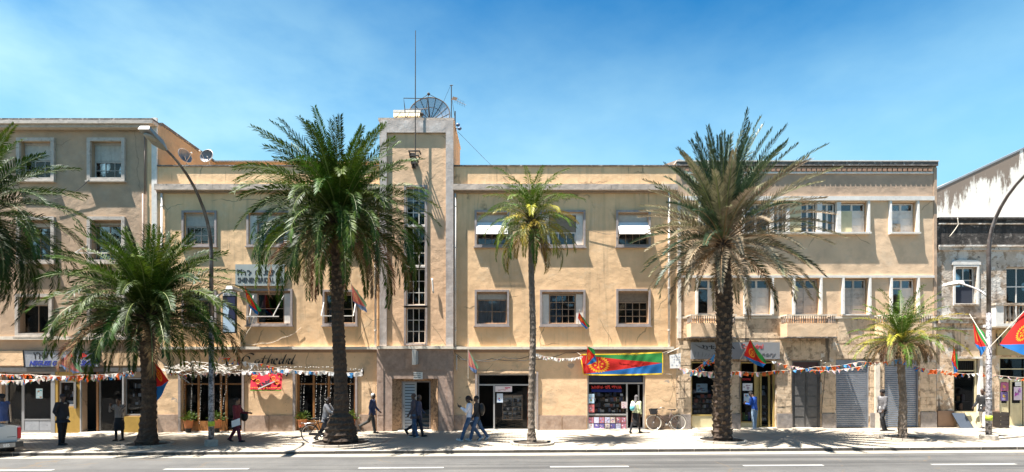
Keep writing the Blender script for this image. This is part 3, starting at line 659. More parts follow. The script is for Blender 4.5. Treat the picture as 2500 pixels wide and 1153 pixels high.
for i in range(7):
    for j in range(2):
        a = 1437 + i * 13.3
        cs = [rr.choice(pm) for _ in range(4)]
        poster(a, a + 11.8, 1019 + j * 15.5, 1033 + j * 15.5, .105, cs, 'colourful print, %s from left in %s row below the gift shop window' % ('first second third fourth fifth sixth seventh'.split()[i], ('upper', 'lower')[j]), 2, seed=i * 5 + j, cat='print', group='prints on the panel below the gift shop window')
part('stall_riser', B(x0 + .07, X(1532) - .04, y + .0, y + .05, g + .06, Z(1016)), M_int2, s2)
poster(1437, 1451, 962, 985, .10, [(.45, .62, .75), (.15, .35, .6), (.3, .35, .1), (.6, .3, .1)], 'blue landscape poster at the left edge of the gift shop window', 2)
poster(1437, 1451, 988, 1007, .10, [(.55, .15, .15), (.7, .6, .6), (.2, .1, .2)], 'small red poster below the blue landscape poster in the gift shop window', 2)
poster(1517, 1531, 981, 997, .10, [(.6, .5, .5), (.5, .1, .15), (.3, .2, .3)], 'pinkish leaflet at the right edge of the gift shop window', 2)
text('አስመራ ቲሺ ማህል', X(1445), X(1519), Z(950), Z(941), .13, M_redink, s2, bold=.02)
part('goods_banner', B(X(1446), X(1520), .22, .225, Z(958), Z(951)), flat('blue_bunting_cloth', (.03, .05, .3), .8), s2)
# thresholds
for a, b_ in ((443, 592), (722, 868), (1165, 1309), (1434, 1576)):
    part('threshold', B(X(a) - .03, X(b_) + .03, -.12, .5, -.35, gz(X((a + b_) / 2)) + .025), M_course, bm)

# ================================================================ building behind and its wall
rb_ = thing('rear_building', (X(700, 4.8), 4.8, 0), 'low orange rendered building seen over the roof behind the rooftop dishes', 'building')
mb = MB().box(X(500, 4.8), X(930, 4.8), 4.8, 14, 0, Z(398, 4.8)); mb.build('wall', M_rear, rb_)
mb = MB(); n = 120; a, b_ = X(500, 4.7), X(932, 4.7)
for i in range(n): mb.box(a + (b_ - a) * i / n, a + (b_ - a) * (i + .55) / n, 4.62, 9.5, Z(398, 4.8) + .03, Z(398, 4.8) + .075)
mb.box(a, b_, 4.65, 9.5, Z(398, 4.8) + .003, Z(398, 4.8) + .028); tag(mb.build('roof_corrugation', M_galv, rb_), kind='stuff')
# ================================================================ left building
lb = thing('grey_ochre_building', (X(180), 0, gz(X(180))), 'taller drab grey-ochre corner building at the left with a flat slab eave, over a shop', 'building')
lx0, lx1 = -34.0, X(385) - .004; lt = Z(300); LD = 4.8
LW = [(43, 135, 338, 443), (215, 307, 338, 443), (43, 135, 530, 643), (215, 307, 530, 643), (40, 130, 718, 822), (215, 307, 718, 822), (-130, -38, 338, 443), (-130, -38, 530, 643)]
hs = [hole_of(*w, sw=8) for w in LW]
mb = wall(MB(), lx0, lx1, Z(828), lt, .02, hs); mb.build('upper_wall', M_lbwall, lb)
GH = [ph(-70, 0, 905, 1060), ph(2, 126, 905, 1060), ph(143, 181, 930, 992), ph(200, 300, 905, 1060), ph(304, 350, 922, 1015)]
GH = [(h[0], h[1], -.4 if i in (0, 1, 3) else h[2], h[3]) for i, h in enumerate(GH)]
mb = wall(MB(), lx0, X(385) - .002, -.5, Z(828), .02, GH, .3)
mb.build('ground_floor_wall', M_lbwall, lb)
mb = MB(); roof_box(mb, lx0, lx1, .02, LD, -.3, lt, lt - .2)
mb.build('shell', M_rear, lb); mb = MB().box(lx0, lx1 - .4, LD, 9, 0, Z(300) - 1); mb.build('rear_wing', M_rear, lb)
interior(lb, lx0 + .3, lx1 - .3, [0, Z(830), Z(655), Z(460), lt - .3], y=2.0)
EY = -.42
part('eave_slab', B(lx0, X(372, EY), EY, .0, Z(301, EY), Z(293, EY)), M_lbsurr, lb)
part('eave_coping', MB().box(lx0, X(385), EY + .05, .3, Z(293, EY) + .003, Z(289, EY) + .03).box(lx1 - .3, lx1 + .03, .302, LD, lt + .01, lt + .14), M_roofdark, lb)
part('eave_cove', MB().prism([(lx0, Z(318)), (X(362), Z(318)), (X(364, EY), Z(301, EY) - .003), (lx0, Z(301, EY) - .003)], EY + .12, .015), M_lbsurr, lb)
part('corner_pilaster', B(X(372), lx1 - .003, -.06, .017, Z(828), Z(289)), M_white, lb)
part('corner_strip', B(X(358) + .05, X(372) - .003, -.03, .017, Z(828), Z(318)), M_mbwall, lb)
part('string_course', B(lx0, X(385) - .003, -.14, .017, Z(830), Z(822)), M_course, lb)
mb = MB().tube([(X(356), -.07, Z(318)), (X(356), -.07, Z(475))], .03, 7).tube([(X(352.5), -.09, Z(475)), (X(352.5), -.09, Z(822))], .05, 8); mb.build('downpipe', M_pipeb, lb, smooth=True)
for i, w in enumerate(LW):
    window(lb, *w, surr=M_lbsurr, sw=8, proud=.09, blind=(.44, .48, .1, .05, .14, .2, .4, .3)[i], bm=M_blind, cols=3 if i in (0, 1) else 2, rows=2 if i in (0, 1) else 1, mf=M_lbsurr if i < 2 else M_wood, cur=(M_curtainb, .05, .9) if i in (0, 1, 4, 6) else None, rev=.2)
mb = MB(); x0, x1 = X(203), X(285); y = -.5
mb.beam((x0, y, Z(618, y)), (x1, y, Z(618, y)), .04, .04); mb.beam((x0, y, Z(618, y)), (X(222), .1, Z(590)), .035, .035); mb.beam((x1, y, Z(618, y)), (X(300), .1, Z(590)), .035, .035)
mb.build('tilted_frame', M_white, lb)
# ground floor of the left building
for a, b_ in ((-200, 64), (250, 376)):
    x = X(a)
    for k in range(3):
        w = (X(b_) - X(a)) / 3; part('frieze_panel', B(x + .01, x + w - .01, -.05, .017, Z(893), Z(857)), M_gfwall, lb); x += w
sg = thing('shop_signboard', (X(156), -.12, Z(897)), 'grey framed signboard with red and blue lettering behind the left palm fronds', 'sign')
part('board', MB().prism([(X(66), Z(897)), (X(247), Z(896)), (X(245), Z(858)), (X(63), Z(856))], -.13, -.07), M_lbsign, sg)
mb = MB(); pts = [(X(66), Z(897)), (X(247), Z(896)), (X(245), Z(858)), (X(63), Z(856))]
for i in range(4):
    p, q = pts[i], pts[(i + 1) % 4]; mb.beam((p[0], -.14, p[1]), (q[0], -.14, q[1]), .03, .03)
mb.build('frame', M_black, sg)
text('NEGUSE G', X(78), X(145), Z(893), Z(881), -.134, M_blueink, sg, shear=.3, bold=.04)
text('SHOP', X(203), X(243), Z(893), Z(880), -.134, M_blueink, sg, shear=.3, bold=.04)
text('ነጉሠ', X(88), X(122), Z(877), Z(861), -.134, M_ink, sg, bold=.02); text('ሱ ቅ.', X(165), X(222), Z(876), Z(861), -.134, M_redink, sg, shear=.2, bold=.03)
part('shop_fascia', B(X(0), X(375), -.06, .01, Z(908), Z(898)), M_greydoor, lb)
g = gy(60); y = .2
f = part('shop_window', frame_mb(X(2) + .02, X(126), g + .02, Z(907), y, y + .08, .1).box(X(46) - .06, X(46) + .06, y + .01, y + .07, g + .12, Z(907) - .1).box(X(46) + .06, X(126) - .1, y + .01, y + .07, Z(1024) - .06, Z(1024)), M_greysign, lb)
panes(f, X(46) + .07, X(126) - .1, Z(1024), Z(907) - .1, y + .03, 1, 1, M_glassd); panes(f, X(2) + .12, X(46) - .06, g + .12, Z(907) - .1, y + .03, 1, 1, M_glassd)
for a, b_ in ((50, 85), (86, 121)): part('riser_panel', B(X(a), X(b_), y + .02, y + .06, g + .13, Z(1024) - .07), M_lbsign, f)
poster(88, 104, 949, 973, .18, [(.5, .66, .7), (.1, .35, .4), (.5, .2, .1), (.8, .8, .8)], 'pale blue poster in the dark shop window beside the pickup', 3)
part('grey_pier', B(X(126) + .003, X(136), -.05, .3, -.4, Z(908) - .003), M_greysign, lb)
part('yellow_pier', MB().box(X(137), X(143) - .003, -.04, .018, Z(993), Z(908) - .003).box(X(182), X(197), -.04, .018, -.4, Z(908) - .003).box(X(137), X(182) - .003, -.04, .018, -.4, Z(994)).box(X(143), X(181), -.04, .018, Z(929), Z(908) - .003), M_yellow, lb)
f = part('small_shop_window', frame_mb(X(143) + .005, X(181) - .005, Z(991), Z(931), .05, .12, .06), M_alu, lb); panes(f, X(143) + .06, X(181) - .06, Z(991) + .06, Z(931) - .06, .08, 1, 1, M_glassd)
goods(lb, X(146), X(180), Z(988), Z(935), .2, .55, 21, [(.6, .6, .62), (.1, .09, .08), (.4, .4, .45), (.2, .15, .1)], 3, 10)
part('open_shutter', MB().beam((X(184), -.07, Z(965)), (X(191), -.12, Z(965)), .03, 1.2), M_greydoor, lb)
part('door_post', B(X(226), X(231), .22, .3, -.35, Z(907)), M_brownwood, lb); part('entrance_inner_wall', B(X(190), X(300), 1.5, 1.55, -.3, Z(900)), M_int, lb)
f = part('glass_door', frame_mb(X(232), X(298), -.13, Z(909), .24, .3, .09), M_greydoor, lb); panes(f, X(232) + .09, X(298) - .09, -.04, Z(909) - .09, .26, 1, 1, M_glassd)
part('entrance_post', MB().box(X(300), X(304) - .004, -.05, .12, -.4, Z(908) - .003).box(X(197), X(200) - .004, -.05, .12, -.4, Z(908) - .003), M_alu, lb)
f = part('display_window', frame_mb(X(304) + .005, X(350) - .005, Z(1014), Z(923), .05, .12, .05), M_alu, lb); panes(f, X(304) + .055, X(350) - .055, Z(1014) + .05, Z(923) - .05, .08, 1, 1, M_glassd)
goods(lb, X(307), X(348), Z(1010), Z(928), .2, .6, 31, [(.65, .65, .66), (.1, .09, .08), (.75, .74, .72), (.15, .12, .1), (.4, .38, .36)], 4, 9)
part('yellow_base', B(X(304), X(375), -.045, .018, -.4, Z(1017)), M_yellow, lb); part('threshold', B(X(198), X(302), -.15, .5, -.4, gz(X(250)) + .03), M_course, lb)

# ================================================================ right building
rbd = thing('sandy_building', (X(1970), 0, gz(X(1970))), 'sandy two-storey building with vertical fins, dentils and three balconies right of the tallest date palm', 'building')
rx0, rx1 = X(1651) + .004, X(2286); rt = Z(397)
H2 = [ph(1708, 1773, 494, 568), ph(1815, 2117, 494, 568), ph(2173, 2236, 494, 568)]
H1 = [ph(a, b_, 680, 768) for a, b_ in ((1702, 1764), (1819, 1882), (1938, 2000), (2058, 2119), (2175, 2237))]
GR_ = [ph(1688, 1745, 882, 1060), ph(1808, 1894, 882, 1060), ph(1934, 2004, 880, 1060), ph(2041, 2122, 878, 1060), ph(2160, 2243, 878, 1060)]
GR_[0] = ph(1688, 1784, 882, 1060)
GR_ = [(h[0], h[1], -.3, h[3]) for h in GR_]
mb = wall(MB(), rx0, rx1, Z(770), Z(490), 0, H2 + [(h[0], h[1], h[2], h[3]) for h in H1], .3); mb.build('upper_wall', M_rbwall, rbd)
part('attic_wall', wall(MB(), rx0, rx1, Z(490), rt, 0, [], .1), M_rbtop, rbd)
mb = wall(MB(), rx0, rx1, -.35, Z(770), 0, GR_, .4); mb.build('ground_floor_wall', M_worn, rbd)
mb = MB(); roof_box(mb, rx0, rx1, 0, 9, -.3, rt, rt - .5); mb.build('shell', M_rbtop, rbd)
interior(rbd, rx0 + .3, rx1 - .3, [0, Z(800), Z(625), rt - .6])
part('roof_coping', B(rx0 - .03, rx1 + .03, -.14, .3, rt + .003, rt + .05), M_white, rbd)
part('roof_cornice', B(rx0, rx1, -.12, -.002, Z(407), rt - .002), M_roofdark, rbd)
mb = MB(); part('dentil_bed', B(X(1668), X(2276), -.04, -.002, Z(421), Z(410)), M_rbwall, rbd)
dm = MB().box(0, .16, 0, .06, 0, .15).mesh('dentil', M_dentil)
for i in range(49):
    link('dentil', dm, rbd, Vector((X(1672) + .228 * i, -.1, Z(419.5))) - rbd.location)
part('dentil_rail', B(X(1668), X(2276), -.07, -.003, Z(425), Z(421) - .003), M_white, rbd)
part('upper_band', B(X(1660), X(2277), -.12, -.002, Z(491), Z(481)), M_white, rbd); part('lower_band', B(X(1658), X(2278), -.09, -.002, Z(679), Z(673)), M_white, rbd)
part('end_pilaster', B(X(1654), X(1662), -.07, -.002, Z(826), Z(491) - .003), M_white, rbd)
part('corner_strip', B(X(2279), rx1 + .005, -.03, -.002, Z(770), Z(410)), M_rbtop, rbd)
def fin(par, px_, y0, y1, w=.09, d0=.09, d1=.16, name='fin'):
    x = X(px_); z1, z0 = Z(y0), Z(y1)
    MB().hexa([(x - w / 2 - .02, -d1, z0), (x + w / 2 - .02, -d1, z0), (x + w / 2, -.002, z0), (x - w / 2, -.002, z0), (x - w / 2 + .02, -d0, z1), (x + w / 2 + .02, -d0, z1), (x + w / 2, -.002, z1), (x - w / 2, -.002, z1)]).build(name, M_white, par)
for a, b_ in ((1706, 1775), (1813, 2118), (2171, 2238)):
    for px_ in (a, b_): fin(rbd, px_, 491.2, 569)
    part('ledge', B(X(a) - .05, X(b_) + .06, -.2, -.002, Z(573), Z(569) - .003), M_white, rbd)
for px_ in (1700, 1766, 1817, 1884, 1936, 2002, 2056, 2121, 2173, 2239): fin(rbd, px_, 679.2, 768)
for a in (1886, 1920, 1960, 2000, 2046):                 # wide white posts between the upper lights
    pass
for a, b_ in ((1880, 1888), (1919, 1927), (1994, 2006), (2042, 2052)): part('window_post', B(X(a), X(b_), -.05, .14, Z(567.5), Z(494.5)), M_white, rbd)
def leafwin(px0, px1, py0, py1, kind, lab=None, y=.16):
    x0, x1, z0, z1 = ph(px0, px1, py0, py1); f = frame_mb(x0 + .01, x1 - .01, z0 + .005, z1 - .01, y, y + .08, .055).build('window', M_white if kind != 'brown' else M_lbsurr, rbd)
    if lab: f['label'] = lab
    tr = z1 - (z1 - z0) * .26; xm = (x0 + x1) / 2
    MB().box(xm - .045, xm + .045, y + .01, y + .07, z0 + .06, z1 - .065).box(x0 + .065, xm - .046, y + .012, y + .068, tr - .025, tr + .025).box(xm + .046, x1 - .065, y + .012, y + .068, tr - .025, tr + .025).build('glazing_bar', M_white if kind != 'brown' else M_lbsurr, f)
    for i, (a, b_) in enumerate(((x0 + .065, xm - .046), (xm + .046, x1 - .065))):
        panes(f, a, b_, tr + .026, z1 - .066, y + .03, 1, 1, M_glass)
        if kind == 'glass' or (kind == 'half' and i == 0): panes(f, a, b_, z0 + .06, tr - .026, y + .03, 1, 1, M_glass)
        else:
            h = (tr - .026 - z0 - .06) / 3; me = frame_mb(.004, b_ - a - .004, .004, h - .004, 0, .03, .045).box(.05, b_ - a - .05, .012, .022, .05, h - .05).mesh('shutter_panel', M_white if kind != 'brown' else M_lbsurr)
            for k in range(3): link('shutter_panel', me, f, Vector((a, y + .02, z0 + .06 + h * k)) - rbd.location)
    return f
leafwin(1709, 1772, 495, 567, 'glass'); leafwin(1817, 1879, 495, 567, 'glass'); leafwin(1889, 1918, 495, 567, 'glass'); leafwin(1958, 1993, 495, 567, 'glass')
part('cream_infill', B(X(1928), X(1957), .05, .1, Z(567), Z(495)), M_cream, rbd)
leafwin(2007, 2041, 495, 567, 'glass'); leafwin(2053, 2116, 495, 567, 'white', 'window with white panelled shutters and a leaning cream board'); part('leaning_board', B(X(2055), X(2082), .06, .1, Z(567), Z(515)), M_cream, rbd)
leafwin(2174, 2235, 495, 567, 'white'); part('patch_board', B(X(2176), X(2202), .09, .12, Z(566), Z(545)), M_worn, rbd)
for (a, b_), k in zip(((1703, 1763), (1820, 1881), (1939, 1999), (2059, 2118), (2176, 2236)), ('half', 'white', 'brown', 'brown', 'half')): leafwin(a, b_, 681, 767, k)
for a, b_ in ((1815, 1886), (2054, 2123)): part('ledge', B(X(a), X(b_), -.13, -.002, Z(771), Z(768)), M_white, rbd)
part('floor_band', B(X(1650) + .01, rx1, -.035, -.002, Z(778), Z(773)), M_course, rbd)
# balconies: shallow boxes with a concrete balustrade
bal = MB().lathe([(.026, 0), (.02, .05), (.032, .12), (.019, .22), (.019, .34), (.028, .38)], (0, 0, 0), 6).mesh('baluster', M_greydado, smooth=True)
for a, b_, n in ((1687, 1797, 20), (1922, 2042, 22), (2156, 2276, 22)):
    BY = -.62; x0, x1 = X(a, BY), X(b_, BY); zt_, zm, zb_ = Z(768, BY), Z(789, BY), Z(822, BY)
    bl = part('balcony', MB().box(x0, x1, BY, -.003, zb_, zm), M_rbwall, rbd)
    part('balcony_rim', B(x0 - .03, x1 + .03, BY - .03, -.003, zb_ - .05, zb_ - .003), M_roofdark, bl)
    part('handrail', MB().box(x0 - .02, x1 + .02, BY - .02, BY + .09, zt_ - .05, zt_).box(x0 - .02, x0 + .07, BY + .092, -.003, zt_ - .05, zt_).box(x1 - .07, x1 + .02, BY + .092, -.003, zt_ - .05, zt_), M_course, bl)
    for i in range(n): link('baluster', bal, bl, Vector((x0 + .05 + (x1 - x0 - .1) * i / (n - 1), BY + .04, zm)) - rbd.location)
    for s in (x0 + .03, x1 - .03):
        for k in range(3): link('baluster', bal, bl, Vector((s, BY + .2 + .16 * k, zm)) - rbd.location)
# ashlar blocks on the ground-floor piers, each laid a little proud and uneven
rr = random.Random(12)
def blocks(px0, px1, py0, py1, rows, m=M_block, d=.018, bond=2):
    z1, z0 = Z(py0), Z(py1); h = (z1 - z0) / rows
    for j in range(rows):
        n = bond if j % 2 else max(1, bond - 1); cuts = [0] + sorted(min(.85, max(.15, (i + 1) / n + rr.uniform(-.12, .12))) for i in range(n - 1)) + [1]
        for i in range(n):
            if rr.random() < .06: continue
            a = X(px0) + (X(px1) - X(px0)) * cuts[i]; b_ = X(px0) + (X(px1) - X(px0)) * cuts[i + 1]; p = d + rr.uniform(-.008, .006)
            part('stone_block', B(a + .008, b_ - .008, -p, -.002, z0 + h * j + .008, z0 + h * (j + 1) - .008), m, rbd)
blocks(1655, 1686, 832, 1012, 9); blocks(1786, 1806, 884, 1009, 7, bond=1); blocks(1896, 1932, 832, 1009, 11); blocks(2006, 2039, 884, 1009, 7, bond=2)
blocks(1934, 2004, 832, 878, 2, bond=4); blocks(2124, 2134, 884, 1008, 6, bond=1); blocks(2146, 2158, 884, 1008, 6, bond=1); blocks(2246, 2284, 884, 1005, 7)
blocks(2041, 2240, 842, 876, 2, bond=7); blocks(1660, 1912, 778, 826, 2, bond=8); blocks(2045, 2150, 778, 838, 2, bond=4)
for a, b_, t_ in ((1655, 1686, 1012), (1786, 1807, 1010), (1896, 1933, 1010), (2006, 2040, 1010), (2124, 2159, 1008), (2246, 2285, 1006)):
    part('dado_block', B(X(a), X(b_) - .004, -.07, -.002, -.3, Z(t_) - .004), M_greydado, rbd)
part('pier_edge', B(X(2134) + .004, X(2146) - .004, -.08, -.002, -.2, Z(886)), M_course, rbd)
# stationery shop
f = part('shop_window', frame_mb(X(1688) + .01, X(1784) - .01, -.2, Z(884), .1, .17, .05).box(X(1688) + .06, X(1784) - .06, .09, .17, Z(1013) - .05, Z(1013)), M_yframe, rbd)
panes(f, X(1688) + .06, X(1784) - .06, Z(1013), Z(884) - .05, .13, 2, 1, M_glassd); part('riser_panel', B(X(1688) + .06, X(1784) - .06, .11, .16, gy(1730) + .05, Z(1013) - .055), M_cream, f)
goods(f, X(1690), X(1782), Z(1010), Z(948), .3, 1.0, 41, [(.15, .15, .17), (.55, .55, .55), (.3, .08, .05), (.08, .1, .2), (.1, .09, .08), (.35, .3, .2)], 5, 13)
poster(1700, 1727, 937, 958, .28, [(.35, .5, .6), (.1, .25, .4), (.2, .1, .1)], 'blue picture hung behind the stationery shop glass left of the date palm', 3)
f = part('shop_door', frame_mb(X(1808) + .01, X(1894) - .01, gy(1850), Z(884), .1, .17, .06).box(X(1844), X(1850), .09, .18, gy(1850) + .06, Z(884) - .06).box(X(1808) + .07, X(1844) - .003, .1, .17, Z(1030) - .05, Z(1030)).box(X(1808) + .07, X(1894) - .07, .08, .17, Z(912) - .04, Z(912) - .0), M_yframe, rbd)
panes(f, X(1808) + .07, X(1844), Z(1030), Z(912) - .04, .13, 1, 1, M_glassd)
part('riser_panel', B(X(1808) + .07, X(1844), .11, .16, gy(1830) + .06, Z(1030) - .055), M_cream, f)
dl = part('door_leaf', frame_mb(X(1862), X(1888), gy(1875), Z(914), .3, .36, .09), M_yframe, f); panes(f, X(1862) + .09, X(1888) - .09, gy(1875) + .1, Z(914) - .09, .33, 1, 1, M_glassd)
part('inner_door', B(X(1853), X(1860), .3, .4, gy(1855), Z(914)), M_yframe, f)
goods(f, X(1864), X(1885), Z(1030), Z(935), .5, .7, 44, [(.15, .15, .17), (.3, .3, .3), (.1, .1, .12)], 6, 12)
goods(f, X(1811), X(1842), Z(1028), Z(985), .3, .5, 43, [(.02, .15, .07), (.15, .2, .04), (.05, .05, .2), (.2, .05, .04)], 1, 16)
poster(1813, 1837, 936, 954, .09, [(.75, .74, .72), (.2, .1, .15), (.4, .3, .35)], 'white framed photograph high on the stationery shop door glass', 2)
poster(1816, 1831, 961, 983, .09, [(.6, .68, .72), (.1, .3, .5), (.2, .3, .1), (.6, .2, .1)], 'blue landscape poster on the stationery shop door beside the person in a blue jumper', 2)
text('CENTRE', X(1814), X(1836), Z(929), Z(924), .125, M_redink, f, bold=.02)
sg = thing('stationery_signboard', (X(1796), -.2, Z(877)), 'wide grey shop signboard reading Cathedral Stationery behind the date palm trunk', 'sign')
part('board', B(X(1688, -.2), X(1904, -.2), -.2, -.08, Z(877, -.2), Z(836, -.2)), M_greysign, sg)
text('ካቴድራል', X(1711), X(1790), Z(853), Z(843), -.206, M_ink, sg, bold=.015)
text('Cathedral', X(1806), X(1858), Z(852), Z(841), -.206, M_redink, sg, bold=-.005)
text('Stationery', X(1812), X(1888), Z(872), Z(860), -.206, M_greyink, sg, bold=-.005, shear=.12)
mb = MB()
for i in range(5): mb.beam((X(1692 + 3 * i), -.206, Z(842 + 2 * i)), (X(1712 + 5 * i), -.206, Z(850 + 2 * i)), .02, .01)
for a in (1692, 1700, 1710): mb.beam((X(a), -.206, Z(873)), (X(a + 2), -.206, Z(860)), .015, .01)
for a in (1716, 1724, 1732, 1738): mb.beam((X(a), -.206, Z(872)), (X(a + 5), -.206, Z(864)), .02, .01)
mb.build('drawing', M_greyink, sg)
# wooden panelled door
x0, x1, z0, z1 = GR_[2][0], GR_[2][1], gy(1970), Z(880)
f = part('panelled_door', frame_mb(x0 + .01, x1 - .01, z0, z1 - .01, .06, .14, .07).box(x0 + .08, x1 - .08, .05, .14, Z(908) - .04, Z(908) + .05), M_greydoor, rbd)
xm = (x0 + x1) / 2
for a, b_ in ((x0 + .085, xm - .01), (xm + .01, x1 - .085)):
    lf = part('door_leaf', B(a, b_, .09, .13, z0 + .02, Z(908) - .045), M_greydoor, f)
    h = (Z(908) - .06 - z0 - .1) / 5
    for k in range(5): part('door_panel', MB().box(a + .06, b_ - .06, .065, .089, z0 + .08 + h * k, z0 + h * (k + 1)), M_greydoor, f)
part('fanlight', B(x0 + .09, x1 - .09, .1, .12, Z(908) + .055, z1 - .085), flat('maroon_board', (.07, .03, .028), .7), f)
part('threshold', B(x0 - .05, x1 + .05, -.12, .3, -.3, gz(X(1970)) + .04), M_course, rbd)
part('threshold', B(X(1808), X(1895), -.12, .3, -.3, gz(X(1850)) + .04), M_course, rbd)
part('threshold', B(X(1690), X(1784), -.1, .095, -.3, gz(X(1740)) + .04), M_course, rbd)
# steel roller shutters, slat by slat
for h in GR_[3:]:
    z0, z1 = gz(h[0]) + .03, Z(892); n = 31; p = (z1 - z0) / n; x0, x1 = h[0] + .05, h[1] - .05
    sh = part('roller_shutter', MB().box(h[0] + .003, x0 - .002, .04, .16, -.1, h[3] - .01).box(x1 + .002, h[1] - .003, .04, .16, -.1, h[3] - .01).box(x0, x1, .04, .2, z1 + .004, h[3] - .01), M_steel, rbd)
    sm = MB().grid(lambda u, v: (u * (x1 - x0), .0 - .022 * math.sin(math.pi * min(1, v * 1.08)), v * p), 1, 6); sm.uv = {}; sm = sm.mesh('slat', M_steel, smooth=True)
    for k in range(n): link('slat', sm, sh, Vector((x0, .1, z0 + p * k)) - rbd.location)

# small gabled hut behind the parapet joint
ht = thing('roof_hut', (X(1640, 5), 5, Z(400, 5)), 'small pinkish gabled roof structure just showing beside the tallest palm over the parapet', 'roof hut')
part('gable', MB().prism([(X(1600, 5), Z(430, 5)), (X(1700, 5), Z(430, 5)), (X(1700, 5), Z(398, 5)), (X(1658, 5), Z(389, 5)), (X(1618, 5), Z(403, 5))], 5, 8), M_cornice, ht)

# ================================================================ decayed building at the right
db = thing('decayed_building', (X(2400), .1, gz(X(2400))), 'crumbling grey building at the right end with a soot-black parapet and yellow doors', 'building')
DY = .1; dx0, dx1 = X(2287, DY), 34.0
def dp(a, b, c, d): return ph(a, b, c, d, DY)
dh = [dp(2331, 2384, 652, 743), dp(2457, 2520, 652, 790), dp(2580, 2640, 652, 743)]; dg = [dp(2328, 2394, 876, 1009), (*dp(2440, 2560, 872, 1060)[:2], -.2, Z(872, DY))]
mb = wall(MB(), dx0, dx1, Z(785, DY), Z(603, DY), DY, dh, .3); mb.build('upper_wall', M_decay, db)
mb = wall(MB(), dx0, dx1, -.3, Z(785, DY), DY, dg, .3); mb.build('ground_floor_wall', M_worn, db)
part('parapet', MB().box(dx0, dx1, DY - .02, DY + .3, Z(603, DY) + .002, Z(537, DY)), M_soot, db)
part('parapet_coping', B(dx0 + .02, dx1, DY - .1, DY + .35, Z(537, DY) + .003, Z(532, DY)), M_soot, db)
part('parapet_moulding', B(dx0 + .02, dx1, DY - .08, DY - .023, Z(549, DY), Z(546, DY)), M_decay, db)
part('eaves_cornice', MB().box(dx0 + .01, dx1, DY - .16, DY - .022, Z(604, DY), Z(600, DY)).box(dx0 + .01, dx1, DY - .1, DY - .003, Z(612, DY), Z(604, DY) - .002), M_decay, db)
mb = MB(); roof_box(mb, dx0, dx1, DY, 9, -.3, Z(603, DY), Z(603, DY) - .1); mb.build('shell', M_decay, db)
interior(db, dx0 + .3, dx1 - .3, [0, Z(790), Z(610)])
for h in dh[:1] + dh[2:]:
    w = part('window_surround', frame_mb(h[0] - .09, h[1] + .09, h[2] - .06, h[3] + .09, DY - .05, DY - .002, .09), M_white, db)
# arched head over the left window
ar = []; cx = (dh[0][0] + dh[0][1]) / 2; hw = (dh[0][1] - dh[0][0]) / 2 + .17
for i in range(9): t = math.pi * (1 - i / 8); ar.append((cx + hw * math.copysign(abs(math.cos(t)) ** .5, math.cos(t)), dh[0][3] + .092 + .22 * math.sin(t) ** .6))
part('arched_head', MB().prism(ar[::-1], DY - .06, DY - .002), M_white, db)
for h in dh:
    w = sash(db, h[0] + .01, h[1] - .01, h[2] + .01, h[3] - .01, DY + .15, 2, 3, .055, .05, M_white, name='window')
part('dark_blanket', B(dh[0][0] + .08, dh[0][1] - .1, DY + .11, DY + .14, dh[0][2] + .06, Z(700, DY)), flat('slate_cloth', (.03, .035, .05), .9), db)
part('sill', B(dh[0][0] - .06, dh[0][1] + .06, DY - .1, DY - .002, dh[0][2] - .05, dh[0][2] - .003), M_decay, db)
part('ledge', MB().box(dx0 + .01, X(2425, DY), DY - .22, DY - .003, Z(779, DY), Z(775, DY)).box(dx0 + .01, X(2425, DY), DY - .14, DY - .003, Z(790, DY), Z(779, DY) - .003).box(dx0 + .01, X(2425, DY), DY - .07, DY - .003, Z(806, DY), Z(803, DY)), M_decay, db)
BY = -.75; x0, x1 = X(2432, BY), X(2600, BY)
bl = part('balcony', MB().box(x0, x1, BY, DY - .003, Z(797, BY), Z(790, BY)).box(x0, x0 + .35, BY + .02, BY + .3, Z(790, BY), Z(745, BY)), M_white, db)
part('balcony_rail', MB().box(x0 - .04, x1, BY - .03, BY + .32, Z(745, BY) + .002, Z(740, BY)), M_decay, bl)
for i in range(9): part('baluster', MB().lathe([(.05, 0), (.035, .1), (.07, .25), (.035, .5), (.045, .78)], (x0 + .5 + i * .2, BY + .12, Z(790, BY)), 8), M_decay, bl, smooth=True)
# fascia with a painted N
part('fascia', B(X(2431, DY), X(2560, DY), DY - .08, DY - .003, Z(868, DY), Z(806, DY)), flat('drab_yellow_fascia', (.40, .31, .16), .8, stain=((.2, .15, .1), .55, .7, 3, .6)), db)
text('ኣቱ', X(2428, DY), X(2441, DY), Z(845, DY), Z(815, DY), DY - .09, M_ink, db, bold=.02)
text('N', X(2444, DY), X(2466, DY), Z(851, DY), Z(828, DY), DY - .09, M_ink, db, shear=.25, bold=.03)
# left shop window
h = dg[0]; f = part('shop_window', frame_mb(h[0] + .01, h[1] - .12, h[2] + .0, h[3] - .01, DY + .08, DY + .16, .08).box(h[0] + .09, h[1] - .2, DY + .085, DY + .155, Z(904, DY) - .06, Z(904, DY)), M_cream, db)
panes(f, h[0] + .09, h[1] - .2, h[2] + .08, Z(904, DY) - .06, DY + .11, 1, 1, M_glassd)
mb = MB()
for i in range(11): a = h[0] + .12 + i * .085; mb.box(a, a + .02, DY + .1, DY + .12, Z(904, DY) + .02, h[3] - .12)
mb.build('vent_grille', M_black, f); part('side_pilaster', MB().hexa([(h[1] - .12, DY - .12, h[2]), (h[1] + .06, DY - .12, h[2]), (h[1] + .06, DY + .1, h[2]), (h[1] - .12, DY + .1, h[2]), (h[1] - .06, DY - .04, h[3]), (h[1] + .06, DY - .04, h[3]), (h[1] + .06, DY + .1, h[3]), (h[1] - .06, DY + .1, h[3])]), M_white, db)
